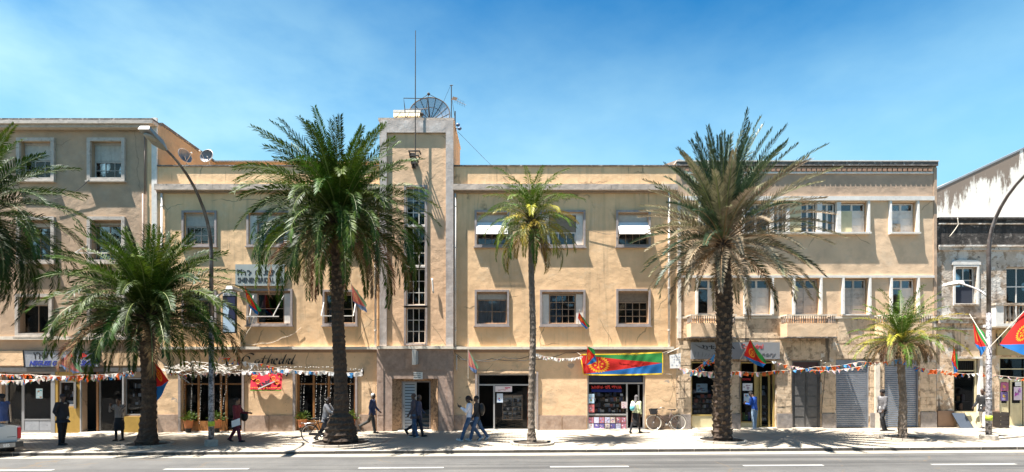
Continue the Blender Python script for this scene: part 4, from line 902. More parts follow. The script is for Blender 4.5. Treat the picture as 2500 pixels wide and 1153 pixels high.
goods(db, h[0] + .1, h[1] - .22, h[2] + .1, Z(960, DY), .35, .9, 51, [(.45, .45, .45), (.2, .1, .06), (.6, .58, .55), (.3, .16, .06), (.1, .08, .1)], 2, 8)
part('head_lintel', B(h[0] - .1, h[1] + .1, DY - .1, DY - .003, h[3], h[3] + .1), M_decay, db)
for a, b_ in ((dx0 + .01, X(2327, DY)), (X(2396, DY), X(2438, DY))): part('dado_block', B(a, b_, DY - .06, DY - .003, -.2, Z(1003, DY)), M_band, db)
# yellow doors
h = dg[1]; xs = [h[0] + .02, X(2467, DY), X(2500, DY), X(2535, DY), h[1] - .02]; g = gy(2470)
f = part('yellow_doors', frame_mb(h[0] + .01, h[1] - .01, g, h[3] - .01, DY + .05, DY + .12, .06).box(h[0] + .07, h[1] - .07, DY + .045, DY + .12, Z(925, DY) - .06, Z(925, DY)).box(h[0] + .07, h[1] - .07, DY + .045, DY + .12, Z(900, DY) - .04, Z(900, DY)), M_cream, db)
for i in range(4):
    a, b_ = xs[i] + .04, xs[i + 1] - .03; lf = part('door_leaf', frame_mb(a, b_, g + .07, Z(925, DY) - .065, DY + .06, DY + .11, .08).box(a + .08, b_ - .08, DY + .065, DY + .105, Z(985, DY) - .06, Z(985, DY)), M_cream, db)
    panes(lf, a + .08, b_ - .08, Z(985, DY), Z(925, DY) - .15, DY + .08, 1, 1, M_glassd)
    for k in range(5): w = (b_ - a - .17) / 5; part('board', B(a + .083 + w * k, a + .083 + w * (k + 1) - .008, DY + .07, DY + .1, g + .15, Z(985, DY) - .065), M_cream, lf)
    panes(lf, a, b_, Z(925, DY), Z(900, DY) - .04, DY + .08, 1, 1, M_glassd); panes(lf, a, b_, Z(900, DY), h[3] - .07, DY + .08, 1, 1, M_glassd)
poster(2443, 2462, 934, 955, .13, [(.4, .1, .2), (.6, .3, .1), (.15, .1, .3)], 'red and purple poster high on the left yellow door', 2); poster(2443, 2461, 957, 979, .13, [(.12, .08, .22), (.5, .3, .05), (.3, .3, .5)], 'dark purple and gold poster lower on the left yellow door', 2)
poster(2475, 2495, 945, 977, .13, [(.6, .5, .6), (.4, .05, .35), (.2, .1, .2), (.4, .2, .5)], 'pink and white poster with a palm motif on the right yellow door', 3); poster(2478, 2493, 933, 943, .13, [(.7, .7, .68), (.6, .6, .6)], 'blank white notice above the pink poster on the right yellow door', 1)
part('threshold', B(h[0], h[1], -.12, DY + .2, -.2, gz(h[0]) + .04), M_course, db)

# white gable wall behind
wg = thing('white_gable_building', (X(2450, 5), 5, 0), 'big white-rendered wall with a sloping stained top edge behind the crumbling building', 'building')
GYY = 5.0
pl = [(X(2240, GYY), 0), (X(2900, GYY), 0), (X(2900, GYY), Z(220, GYY)), (X(2500, GYY), Z(364, GYY)), (X(2290, GYY), Z(462, GYY)), (X(2240, GYY), Z(485, GYY))]
part('wall', MB().prism(pl, GYY, GYY + 12), M_gable, wg)
# stain below the verge: a material band that follows the sloping edge (soot washed down by rain)
ms = bpy.data.materials.new('gable_render_stained'); ms.use_nodes = True; t = ms.node_tree; b = t.nodes['Principled BSDF']; b.inputs['Roughness'].default_value = .9
geo = N(t, 'ShaderNodeNewGeometry'); sp = N(t, 'ShaderNodeSeparateXYZ'); t.links.new(geo.outputs['Position'], sp.inputs[0])
sl = (pl[3][1] - pl[4][1]) / (pl[3][0] - pl[4][0]); zi = pl[4][1] - sl * pl[4][0]
e1 = N(t, 'ShaderNodeMath', operation='MULTIPLY_ADD'); e1.inputs[1].default_value = sl; e1.inputs[2].default_value = zi; t.links.new(sp.outputs[0], e1.inputs[0])
dd = N(t, 'ShaderNodeMath', operation='SUBTRACT'); t.links.new(e1.outputs[0], dd.inputs[0]); t.links.new(sp.outputs[2], dd.inputs[1])
mp_ = N(t, 'ShaderNodeMapping'); mp_.inputs['Scale'].default_value = (1.9, 1, .38); t.links.new(geo.outputs['Position'], mp_.inputs[0])
nn = N(t, 'ShaderNodeTexNoise', Scale=1.1, Detail=8.0, Roughness=.72); t.links.new(mp_.outputs[0], nn.inputs['Vector'])
th = N(t, 'ShaderNodeMath', operation='MULTIPLY_ADD'); th.inputs[1].default_value = 7.5; th.inputs[2].default_value = -2.7; t.links.new(nn.outputs[0], th.inputs[0])
df = N(t, 'ShaderNodeMath', operation='SUBTRACT'); t.links.new(th.outputs[0], df.inputs[0]); t.links.new(dd.outputs[0], df.inputs[1])
r = N(t, 'ShaderNodeMapRange'); r.inputs[1].default_value = -.12; r.inputs[2].default_value = .35; r.inputs[4].default_value = .85; t.links.new(df.outputs[0], r.inputs[0])
m2 = N(t, 'ShaderNodeMix', data_type='RGBA'); m2.inputs[6].default_value = (.82, .77, .68, 1); m2.inputs[7].default_value = (.14, .085, .05, 1); t.links.new(r.outputs[0], m2.inputs[0]); t.links.new(m2.outputs[2], b.inputs['Base Color'])
for o in bpy.data.objects:
    if o.parent == wg and o.name.startswith('wall'): o.data.materials[0] = ms
mb = MB()
for (p, q) in ((pl[5], pl[4]), (pl[4], pl[3]), (pl[3], pl[2])): mb.beam((p[0], GYY + .2, p[1] + .05), (q[0], GYY + .2, q[1] + .05), .44, .09)
mb.build('verge_coping', M_galv, wg)
# ================================================================ unseen terrace added behind the camera to darken shop glass and deepen shade
ob = thing('added_opposite_terrace', (0, -41, 0), 'plain unseen terrace added across the road to darken the shop glass', 'building')
OM = mat('opposite_render', (.26, .20, .15), .9, var=.15, scale=.8)
part('wall', B(-60, 60, -50, -41, -.3, 11.5), OM, ob); part('cornice', B(-60.1, 60.1, -40.998, -40.6, 11.1, 11.5), M_cornice, ob)
wm = MB().box(-.75, .75, -.0, .04, -.9, .9).mesh('window', M_ink)
for i in range(28):
    for z in (5.3, 8.7): link('window', wm, ob, (-56 + i * 4.15, .002, z))
# ================================================================ palms
def leaf_mat(name, c, rough=.38, trans=.18, tip=None, tipv=None):
    m = bpy.data.materials.new(name); m.use_nodes = True; t = m.node_tree; b = t.nodes['Principled BSDF']; b.inputs['Roughness'].default_value = rough; b.inputs['Specular IOR Level'].default_value = .2
    geo = N(t, 'ShaderNodeNewGeometry'); n = N(t, 'ShaderNodeTexNoise', Scale=2.2, Detail=4.0); t.links.new(geo.outputs['Position'], n.inputs['Vector'])
    oi = N(t, 'ShaderNodeObjectInfo'); hs = N(t, 'ShaderNodeHueSaturation'); hs.inputs['Color'].default_value = (*c, 1)
    a = N(t, 'ShaderNodeMath', operation='MULTIPLY_ADD'); a.inputs[1].default_value = .05; a.inputs[2].default_value = .475; t.links.new(oi.outputs['Random'], a.inputs[0]); t.links.new(a.outputs[0], hs.inputs['Hue'])
    v = N(t, 'ShaderNodeMath', operation='MULTIPLY_ADD'); v.inputs[1].default_value = 2.2; v.inputs[2].default_value = -.1; t.links.new(n.outputs[0], v.inputs[0]); t.links.new(v.outputs[0], hs.inputs['Value'])
    mx = N(t, 'ShaderNodeMix', data_type='RGBA'); mx.inputs[7].default_value = (*(tip or c), 1); n2 = N(t, 'ShaderNodeTexNoise', Scale=1.1, Detail=5.0); t.links.new(geo.outputs['Position'], n2.inputs['Vector'])
    r = N(t, 'ShaderNodeMapRange'); lo, hi = tipv or (.55, .7); r.inputs[1].default_value = lo; r.inputs[2].default_value = hi; t.links.new(n2.outputs[0], r.inputs[0]); t.links.new(r.outputs[0], mx.inputs[0])
    t.links.new(hs.outputs[0], mx.inputs[6]); t.links.new(mx.outputs[2], b.inputs['Base Color'])
    tr = N(t, 'ShaderNodeBsdfTranslucent'); t.links.new(mx.outputs[2], tr.inputs[0]); ms = N(t, 'ShaderNodeMixShader'); ms.inputs[0].default_value = trans
    o = t.nodes['Material Output']; t.links.new(b.outputs[0], ms.inputs[1]); t.links.new(tr.outputs[0], ms.inputs[2]); t.links.new(ms.outputs[0], o.inputs[0]); return m
PG = leaf_mat('palm_green', (.046, .085, .008), .5, tip=(.10, .125, .014))
PGL = leaf_mat('palm_light_green', (.07, .12, .012), .45, .22, tip=(.13, .15, .02))
PD = leaf_mat('palm_dark_green', (.024, .047, .006), .5)
PY_ = leaf_mat('palm_yellow', (.30, .24, .03), .45, .25, tip=(.07, .11, .015), tipv=(.45, .62))
PB = leaf_mat('palm_dead', (.20, .115, .05), .7, .12, tip=(.11, .06, .03))
PT = leaf_mat('palm_tan', (.24, .20, .125), .55, .15, tip=(.12, .13, .055), tipv=(.5, .66))
PGR = leaf_mat('palm_blue_green', (.036, .062, .032), .42, tip=(.085, .10, .048))
M_rachis = flat('rachis', (.17, .20, .055), .5); M_rachd = flat('dry_rachis', (.25, .15, .07), .7)
M_bark = mat('palm_bark', (.055, .036, .024), .95, var=.35, scale=9, bump=.02, bscale=26, stain=((.13, .095, .06), .54, .66, 7, .7))
M_barkg = mat('ringed_palm_bark', (.15, .115, .085), .92, var=.3, scale=8, bump=.01, stain=((.3, .25, .2), .55, .66, 9, .6))
M_boot = mat('leaf_base', (.12, .085, .055), .92, var=.35, scale=8, bump=.008, stain=((.05, .035, .022), .5, .65, 9, .7))
M_moss = mat('moss', (.07, .085, .02), .95, var=.4, scale=9, bump=.01)

def frond(parent, hub, az, el, L, droop, m, rr, n=58, ll=.5, lw=.026, vee=.5, stiff=.6, petiole=.1, r0=.028, twist=0, mr=M_rachis, sag=.25, wind=0.0, name='frond'):
    """a feather leaf: the midrib bends over by `droop`, two rows of pointed leaflets stand off it in a V"""
    ns = 14; p = Vector((0, 0, 0)); pts = [p.copy()]; ds = []
    for i in range(ns):
        t = (i + .5) / ns; e = el - droop * t ** 1.5; a = az + wind * t
        d = Vector((math.cos(e) * math.cos(a), math.cos(e) * math.sin(a), math.sin(e))); p = p + d * L / ns; pts.append(p.copy()); ds.append(d)
    mb = MB(); mb.tube([hub + q for q in pts], [r0 * (1 - .85 * i / ns) for i in range(ns + 1)], 4, mi=1, flat_=.6)
    side0 = Vector((-math.sin(az), math.cos(az), 0))
    V = mb.v; F = mb.f; MI = mb.m
    for k in range(n):
        t = petiole + (1 - petiole) * (k + .5) / n; f = t * ns; i = min(ns - 1, int(f)); q = hub + pts[i].lerp(pts[i + 1], f - i); d = ds[i]
        side = (side0 - d * side0.dot(d)).normalized(); up = side.cross(d)
        if up.z < 0 and abs(d.z) < .9: up = -up
        if twist:
            rot = Matrix.Rotation(twist * t, 3, d); side = rot @ side; up = rot @ up
        s = (t - petiole) / (1 - petiole); l = ll * min(1, .35 + 2.6 * s) * (1 - .62 * max(0, s - .35) / .65)
        fwd = .55 + stiff * s
        for sg in (-1, 1):
            dv = (side * sg * (1 - .25 * s) + d * (fwd + rr.uniform(-.12, .12)) + up * (vee + rr.uniform(-.34, .34))).normalized(); l_ = l * rr.uniform(.82, 1.12)
            w = (d - dv * d.dot(dv)).normalized() * lw * rr.uniform(.8, 1.2)
            mid = q + dv * l_ * .5; tip = q + dv * l_ + Vector((0, 0, -sag * l_ * rr.uniform(.5, 1.3)))
            b = len(V); V.extend((tuple(q), tuple(mid + w * .5), tuple(mid - w * .5), tuple(tip))); F.append([b, b + 1, b + 2]); F.append([b + 1, b + 3, b + 2]); MI.append(0); MI.append(0)
    return mb.build(name, [m, mr], parent)

def palm(px, py, hubpy, label, trunk, crown, seed, ring=.75, group=None, lean=0.0, boots=0, bark=None, short=''):
    """trunk = [(height share, radius)], crown(root, hub, rr) hangs the fronds"""
    x, y, z = on_ground(px, py); rr = random.Random(seed); hz = Z(hubpy, y); H = hz - z
    root = thing('palm_tree', (x, y, z), label, 'palm tree', group or 'palms in kerbed pits along the pavement')
    n = int(H / .07); prof = []; mb = MB(); k0 = 0
    def rad(t):
        for (a, ra), (b, rb) in zip(trunk, trunk[1:]):
            if t <= b: return ra + (rb - ra) * (t - a) / (b - a)
        return trunk[-1][1]
    def axis(t): return Vector((x + lean * math.sin(t * 1.57) + .03 * math.sin(t * 9 + seed), y + .02 * math.sin(t * 7), z - .05 + (H + .05) * t))
    NS = 20
    for i in range(n + 1):
        t = i / n; c = axis(t); r = rad(t)
        for j in range(NS):
            a = 2 * math.pi * j / NS; q = r * (1 + (.055 if (i % 3 == 0) else -.03) + rr.uniform(-.07, .07) + (.10 * math.sin(a * 3 + seed) if t < .06 else 0)); mb.v.append((c.x + q * math.cos(a), c.y + q * math.sin(a), c.z))
    for i in range(n):
        for j in range(NS): mb.f.append([i * NS + j, i * NS + (j + 1) % NS, (i + 1) * NS + (j + 1) % NS, (i + 1) * NS + j]); mb.m.append(0)
    mb.f.append([n * NS + j for j in range(NS)]); mb.m.append(0)
    tr = mb.build('trunk', bark or M_bark, root)
    if boots:                                            # stubs of cut leaves spiralling up the trunk
        mb = MB(); t = .03 if boots == 1 else .62; i = 0; step = .0042 * (7.5 / H)
        if boots == 3: t = .82
        while t < .995:
            c = axis(t); r = rad(t); a = i * 2.39996; o = Vector((math.cos(a), math.sin(a), 0)); s = Vector((-math.sin(a), math.cos(a), 0)); w = rr.uniform(.05, .085) * (1.25 if r > .25 else .8); l = rr.uniform(.05, .13) * (1.4 if t > .9 else 1); h = rr.uniform(.10, .17)
            p = c + o * r * .9; b0, b1 = p - s * w, p + s * w; top = p + o * l + Vector((0, 0, h)); q0, q1 = top - s * w * .5, top + s * w * .5; back = p + Vector((0, 0, h * .9)) - o * .02
            mb._add([b0, b1, q1, q0, back - s * w * .6, back + s * w * .6], [(0, 1, 2, 3), (3, 2, 5, 4), (0, 3, 4), (1, 5, 2)]); i += 1; t += step
        tag(mb.build('leaf_base', M_boot, tr), kind='stuff')
    crown(root, axis(1.0), rr)
    # pit: low ring of kerb segments round dark soil
    cx, cy, cz = x, y, gz(x); r = ring
    tr_ = thing('tree_pit', (cx, cy, cz), 'round kerbed soil pit of the ' + short, 'tree pit', 'round tree pits in the pavement')
    MB().lathe([(r - .02, -.02), (r - .02, .022), (r - .35, .045), (.05, .07)], (cx, cy, cz), 28).build('soil', M_soil, tr_)
    ns = 14
    for k in range(ns):
        a0 = 2 * math.pi * k / ns + .012; a1 = 2 * math.pi * (k + 1) / ns - .012; m2 = MB(); v = []
        for zz in (-.03, .075):
            for (q, a) in ((r - .02, a0), (r + .085, a0), (r + .085, (a0 + a1) / 2), (r + .085, a1), (r - .02, a1), (r - .02, (a0 + a1) / 2)): v.append((cx + q * math.cos(a), cy + q * math.sin(a), cz + zz))
        m2._add(v, [(5, 4, 3, 2, 1, 0), (6, 7, 8, 9, 10, 11)] + [(i, (i + 1) % 6, 6 + (i + 1) % 6, 6 + i) for i in range(6)]); m2.build('kerb_segment', M_kerb, tr_)
    return root, axis
GA = 2.39996
def canary_crown(n, L, top=82, low=-38, ll=.5, mats=None, seed=0, leafn=84, dead=4, wid=1.0, droopk=1.0, stubs=True, dmax=None):
    def f(root, hub, rr):
        for i in range(n):
            s = (i + .5) / n; el = top - (top - low) * s ** .98 + rr.uniform(-5, 5); az = i * GA + seed + rr.uniform(-.15, .15)
            Li = L * rr.uniform(.9, 1.08) * (.82 + .18 * min(1, s * 4)); dr = R((26 + 82 * min(1, s * 1.5) - 60 * max(0, s - .55)) * droopk + rr.uniform(-8, 8))
            u = rr.random(); m = (mats or [PG, PG, PD])[int(u * len(mats or [1, 1, 1]))]
            if s > .88: m = PB if rr.random() < .3 else m
            b = hub + Vector((math.cos(az), math.sin(az), 0)) * .16 + Vector((0, 0, -.55 * s + .12))
            frond(root, b, az, R(el), Li, dr, m, rr, n=leafn, ll=ll * rr.uniform(.9, 1.1), vee=.3, twist=rr.uniform(-.7, .7), sag=.2, lw=.034)
        for i in range(dead):
            az = (-1.7, -2.15, -1.15, -2.6)[i] if i < 4 else rr.uniform(0, 6.28); b = hub + Vector((math.cos(az), math.sin(az), 0)) * .2 + Vector((0, 0, -.5))
            frond(root, b, az, R(-40), L * rr.uniform(.45, .7), R(45), PB, rr, n=38, ll=.3, vee=-.2, sag=.7, mr=M_rachd)
        if stubs:                                        # the pineapple of dry leaf bases under the crown
            mb = MB()
            for i in range(130):
                s = i / 130; az = i * GA; e = R(-30 + 85 * (1 - s)); o = Vector((math.cos(az), math.sin(az), 0)); p = hub + o * (.20 + .14 * math.sin(s * 3.1)) * wid + Vector((0, 0, -.95 * s + .05)); l = rr.uniform(.25, .55)
                q = p + (o * math.cos(e) + Vector((0, 0, math.sin(e)))) * l; mb.beam(p, q, .055, .025)
            tag(mb.build('dry_leaf_base', M_boot, root), kind='stuff')
    return f
def ordered(root, hub, rr, specs, mats, L, ll, leafn, **k):
    pass
# 1 far left: only the right half of its crown reaches the picture
palm(-72, 1092, 520, 'dark palm crown cut by the left edge of the picture', [(0, .42), (.05, .36), (.12, .27), (1, .26)], canary_crown(110, 3.8, low=-48, ll=.54, mats=[PD, PD, PG], seed=.4, dead=6), 11, short='palm cut by the left edge')
# 2 low, broad canary palm
palm(362, 1088, 758, 'low broad palm with arching dark glossy fronds beside the left street lamp', [(0, .40), (.04, .36), (.12, .29), (.3, .24), (.7, .235), (.86, .30), (1, .30)], canary_crown(120, 3.5, top=86, low=-8, ll=.54, mats=[PG, PG, PD, PD], seed=1.1, dead=2, leafn=86), 23, boots=2, short='low broad palm at the left')
# 3 tall canary palm in front of the tower
palm(833, 1084, 528, 'tall full-crowned green palm standing left of the stair tower', [(0, .64), (.03, .60), (.08, .52), (.125, .42), (.14, .28), (.25, .24), (.6, .22), (.8, .215), (.93, .29), (1, .31)], canary_crown(150, 3.75, top=87, low=-20, ll=.54, mats=[PG, PG, PG, PD], seed=2.2, dead=9, leafn=86), 37, boots=2, lean=-.12, ring=1.05, short='tall green palm left of the tower')
# 4 slender palm
def slim(root, hub, rr):
    for i in range(52):
        s = (i + .5) / 52; az = i * GA + .3; el = 82 - 105 * s + rr.uniform(-6, 6); m = PY_ if (s > .3 and rr.random() < .72) else PGL
        frond(root, hub + Vector((0, 0, .55 - .5 * s)), az, R(el), 2.05 * rr.uniform(.85, 1.1), R(60 + 45 * s), m, rr, n=50, ll=.36, lw=.030, vee=.3, sag=.35, r0=.02, mr=M_rachis)
    for i in range(7):
        az = rr.uniform(0, 6.28); frond(root, hub + Vector((0, 0, -.05)), az, R(-30), rr.uniform(.9, 1.6), R(55), PB, rr, n=24, ll=.2, vee=-.2, sag=.7, r0=.016, mr=M_rachd)
    mb = MB()
    for i in range(60):
        az = i * GA; o = Vector((math.cos(az), math.sin(az), 0)); p = hub + o * .07 + Vector((0, 0, -.25 + .012 * i)); mb.beam(p, p + o * .22 + Vector((0, 0, .18)), .04, .02)
    tag(mb.build('dry_leaf_base', M_boot, root), kind='stuff')
palm(1299, 1084, 562, 'slim-trunked palm with a small yellowing crown right of the stair tower', [(0, .23), (.02, .17), (.1, .125), (1, .10)], slim, 41, ring=.72, bark=M_barkg, short='slim yellowing palm')
# 5 date palm with grey-tan lower fronds
def dactyl(root, hub, rr):
    for i in range(124):
        s = (i + .5) / 124; az = i * GA + .9; el = 88 - 112 * s ** 1.2 + rr.uniform(-5, 5)
        m = PGR if s < .36 else (PT if rr.random() < .78 else PGR)
        L = (3.85 if s < .5 else 3.45) * rr.uniform(.88, 1.08)
        lean = .22 * math.cos(az); frond(root, hub + Vector((math.cos(az), math.sin(az), 0)) * .12 + Vector((0, 0, .2 - .45 * s)), az, R(el) , L * (1 + .10 * math.cos(az)), R(22 + 34 * s), m, rr, n=88, ll=.46, lw=.031, vee=.45, stiff=.9, petiole=.16, sag=.08, r0=.026, mr=M_rachis if s < .5 else M_rachd)
    for i in range(7):
        az = rr.uniform(0, 6.28); frond(root, hub + Vector((0, 0, -.2)), az, R(-22), rr.uniform(1.8, 3.0), R(35), PB, rr, n=30, ll=.3, vee=0, sag=.4, mr=M_rachd)
palm(1762, 1078, 585, 'date palm with stiff grey-tan fronds and rough scaly trunk before the stationery shop', [(0, .33), (.03, .35), (.08, .31), (.5, .265), (.75, .28), (1, .24)], dactyl, 53, boots=1, ring=.8, lean=.08, short='scaly-trunked palm at the stationery shop')
# 6 small palm at the right
def small(root, hub, rr):
    for i in range(42):
        s = (i + .5) / 42; az = i * GA + .1; el = 80 - 66 * s + rr.uniform(-6, 6)
        m = PGL if s < .4 else (PY_ if rr.random() < .6 else PGL)
        frond(root, hub + Vector((0, 0, .1 - .2 * s)), az, R(el), 2.15 * rr.uniform(.85, 1.1), R(40 + 50 * s), m, rr, n=48, ll=.36, lw=.028, vee=.35, sag=.3, r0=.02)
    for i in range(22):
        az = .2 + i * .3; frond(root, hub + Vector((0, 0, -.08)), az, R(15), rr.uniform(1.2, 1.75), R(115), PB if i % 3 else PT, rr, n=34, ll=.26, vee=-.1, sag=.6, r0=.02, mr=M_rachd)
palm(2207, 1072, 838, 'short young palm with browned hanging leaves before the steel shutters', [(0, .19), (.05, .155), (.5, .12), (1, .13)], small, 67, ring=.7, boots=3, bark=M_barkg, lean=-.1, short='short young palm by the steel shutters')
# ================================================================ lamp posts
M_lamp = mat('lamp_housing', (.30, .285, .27), .5, .3, var=.12, scale=5); M_lens = flat('lamp_lens', (.30, .28, .24), .25)
M_wrap = mat('tape_wrapped_pole', (.30, .28, .28), .5, .2, var=.5, scale=16, stain=((.05, .045, .045), .48, .56, 13, .9), bump=.006)
M_pole = mat('browned_pole', (.12, .095, .085), .5, .3, var=.3, scale=4, stain=((.25, .23, .22), .5, .6, 2, .7))
M_sticker = flat('lime_sticker', (.40, .50, .04), .6)
def lamp_post(px, py, topz, label, arm_z, seed):
    x, y, z = on_ground(px, py); t = thing('street_lamp', (x, y, z), label, 'street lamp', 'double-armed street lamps along the kerb')
    part('base_block', MB().lathe([(.28, -.05), (.28, .17), (.25, .19)] if seed else [(.25, -.05), (.25, .22), (.22, .24)], (x, y, z), 12 if seed else 4), M_kerb, t)
    sh = z + 7.0
    part('pole', MB().tube([(x, y, z + .1), (x, y, z + .9), (x, y, z + 4.7)], [.10, .10, .082], 12), M_wrap if seed else M_wrap, t, smooth=True)
    pts = [(x, y, z + 4.6)] + [(x, y, sh)] + [(x, y - 3.35 * (1 - math.cos(a)) , sh + (topz - sh) * math.sin(a)) for a in [R(8 * i) for i in range(1, 11)]]
    part('upper_pole', MB().tube(pts, [.07] * 2 + [.062 - .003 * i for i in range(10)], 10), M_pole, t, smooth=True)
    e = Vector(pts[-1]); d = (e - Vector(pts[-3])).normalized(); d = Vector((0, -.93, .22)).normalized(); r = Vector((1, 0, 0)); u = r.cross(d)
    if u.z < 0: u = -u
    def P(a, b, c): return e + d * a + r * b + u * c
    hd = part('lamp_head', MB().hexa([P(-.1, -.07, -.05), P(-.1, .07, -.05), P(.25, .16, -.10), P(.25, -.16, -.10), P(-.1, -.05, .05), P(-.1, .05, .05), P(.25, .14, .07), P(.25, -.14, .07)]).hexa([P(.251, -.16, -.10), P(.251, .16, -.10), P(.95, .17, -.07), P(.95, -.17, -.07), P(.251, -.14, .075), P(.251, .14, .075), P(.92, .14, .06), P(.92, -.14, .06)]), M_lamp, t)
    part('lens', MB().ball(P(.58, 0, -.09), (.13, .30, .09), 12, 6), M_lens, hd, smooth=True)
    az = z + arm_z; pts = [(x, y + .05 + 1.35 * math.sin(R(9 * i)), az - .75 + .75 * (1 - math.cos(R(9 * i))) * 0 + .75 * math.sin(R(9 * i)) ** .7 if i else az - .75) for i in range(11)]
    part('lower_arm', MB().tube(pts, .035, 8), M_galv, t, smooth=True)
    e = Vector(pts[-1]); h2 = part('lower_lamp_head', MB().hexa([e + Vector(v) for v in ((-.14, -.15, -.05), (.14, -.15, -.05), (.17, .62, -.04), (-.17, .62, -.04), (-.10, -.12, .08), (.10, -.12, .08), (.12, .60, .06), (-.12, .60, .06))]), M_white, t)
    part('lens', MB().box(e.x - .12, e.x + .12, e.y, e.y + .5, e.z - .075, e.z - .052), M_lens, h2)
    part('sticker', MB().lathe([(.112, .72), (.112, .90)], (x, y, z), 14), M_sticker, t, smooth=True)
    for k in range(3): part('pole_band', MB().lathe([(.10 - k * .003, 1.5 + k * 1.3), (.10 - k * .003, 1.55 + k * 1.3)], (x, y, z), 12), M_galv, t, smooth=True)
    return t, x, y, z
lp1 = lamp_post(516, 1089, 9.72, 'street lamp between the low broad palm and the cafe window', 5.95, 0)
lp2 = lamp_post(2414, 1074, 9.9, 'street lamp wrapped in dark tape, hung with flags at the right end of the pavement', 6.05, 1)

# ================================================================ rooftop
def V3(px, py, y): return Vector((X(px, y), y, Z(py, y)))
t = thing('aerial_mast', (X(1014, -.42), -.42, Z(400, -.42)), 'tall thin black mast bracketed to the front of the stair tower', 'mast')
part('mast', MB().tube([V3(1014, 412, -.42), V3(1014, 240, -.42), V3(1014.5, 75, -.42)], [.028, .024, .015], 7), M_iron, t)
for k, py in enumerate((376, 387, 396, 405)):
    z = Z(py, -.3); part('bracket', MB().beam((X(1014, -.4) - .25 + .04 * k, -.27, z), (X(1014, -.4) - .25 + .04 * k, -.62, z), .05, .04).beam((X(1014, -.4) + .22 - .05 * k, -.27, z), (X(1014, -.4) + .22 - .05 * k, -.62, z), .05, .04).beam((X(1014, -.4) - .27 + .04 * k, -.62, z), (X(1014, -.4) + .24 - .05 * k, -.62, z), .05, .05).box(X(1014, -.4) - .3 + .04 * k, X(1014, -.4) - .06, -.30, -.162, z - .07, z + .05), M_iron, t)
t = thing('mesh_dish', (X(1050, 1.2), 1.2, Z(296, 0)), 'large ribbed mesh satellite dish on the tower roof, half hidden by the parapet', 'satellite dish')
c = V3(1050, 292, 1.3); rad_ = 50 / scl(1.3); tl = Matrix.Rotation(R(-14), 3, 'X')
def dishp(r, a): return c + tl @ Vector((r * math.cos(a), -.30 + .34 * (1 - (r / rad_) ** 2) , r * math.sin(a)))
mesh_m = bpy.data.materials.new('open_mesh'); mesh_m.use_nodes = True; nt = mesh_m.node_tree; b = nt.nodes['Principled BSDF']; b.inputs['Base Color'].default_value = (.10, .12, .17, 1); b.inputs['Alpha'].default_value = .6
mb = MB(); mb.grid(lambda u, v: dishp(rad_ * (.02 + .98 * u), v * 2 * math.pi), 6, 40); mb.uv = {}; mb.build('mesh_panel', mesh_m, t, smooth=True)
part('rim', MB().tube([dishp(rad_, 2 * math.pi * i / 40) for i in range(41)], .028, 6), M_iron, t)
part('inner_ring', MB().tube([dishp(rad_ * .62, 2 * math.pi * i / 40) for i in range(41)], .014, 5), M_iron, t)
for i in range(16): part('rib', MB().tube([dishp(rad_ * k / 5, 2 * math.pi * i / 16 + .1) for k in range(6)], .018, 5), M_iron, t)
f = c + tl @ Vector((.1, -1.25, .35)); part('feed', MB().ball(f, .07, 8, 6), M_iron, t)
for i in (2, 6, 11): part('feed_strut', MB().tube([dishp(rad_, 2 * math.pi * i / 16 + .1), f], .012, 5), M_iron, t)
part('stand', MB().tube([c + Vector((0, .3, 0)), (c.x, 1.5, Z(296, 0) - .3)], .06, 8), M_iron, t)
t = thing('roof_frame', (X(1015, .5), .5, Z(296, 0)), 'bent dark pipe frame standing at the front of the tower roof', 'pipe frame')
fz = Z(293, .3)
part('frame', MB().tube([(X(990, .3), .3, fz), (X(988, .3), .3, Z(262, .3)), (X(985.5, .3), .3, Z(240, .3)), (X(1040, .3), .3, Z(241, .3)), (X(1045, .3), .3, Z(246, .3)), (X(1048, .3), .3, fz)], .02, 6).tube([(X(988, .3), .3, Z(267, .3)), (X(1044, .3), .3, Z(266, .3)), (X(1047, .3), .3, Z(270, .3))], .016, 6), M_iron, t)
t = thing('water_heater', (X(995, .9), .9, Z(296, 0)), 'white solar water heater on the tower roof left of the mesh dish', 'water heater')
hy = .75; x0, x1 = X(963, hy), X(1026, hy)
part('panel', MB().hexa([(x0, hy - .25, Z(290, hy)), (x1, hy - .25, Z(290, hy)), (x1, hy + .25, Z(290, hy)), (x0, hy + .25, Z(290, hy)), (x0, hy - .1, Z(278, hy)), (x1, hy - .1, Z(278, hy)), (x1, hy + .3, Z(278, hy)), (x0, hy + .3, Z(278, hy))]), M_cream, t)
part('tank', MB().box(x0 - .03, x1 + .03, hy - .12, hy + .3, Z(277.5, hy), Z(271.5, hy)), M_white, t)
for k in range(3): part('support', MB().beam((x0 + .1 + k * .5, hy - .3, Z(294, hy) - .05), (x0 + .35 + k * .4, hy - .27, Z(282, hy)), .03, .03), M_iron, t)
part('valve', MB().ball((x1 + .08, hy, Z(280, hy)), .09, 8, 6), M_iron, t)
t = thing('tv_aerial', (X(1102, .6), .6, Z(296, 0)), 'television aerial on a pole at the right edge of the tower roof', 'aerial')
part('pole', MB().tube([V3(1102, 296, .6), V3(1102, 208, .6)], .022, 6), M_iron, t); part('cross_bar', MB().tube([V3(1098, 208.5, .6), V3(1106, 208.5, .6)], .018, 6), M_iron, t)
part('boom', MB().tube([V3(1104, 241, .6), V3(1138, 257, .2)], .010, 5), M_iron, t); part('amplifier', MB().hexa([V3(*a) for a in ((1102, 244, .5), (1114, 245, .5), (1114, 245, .7), (1102, 244, .7), (1106, 236, .5), (1118, 239, .5), (1118, 239, .7), (1106, 236, .7))]), M_band, t)
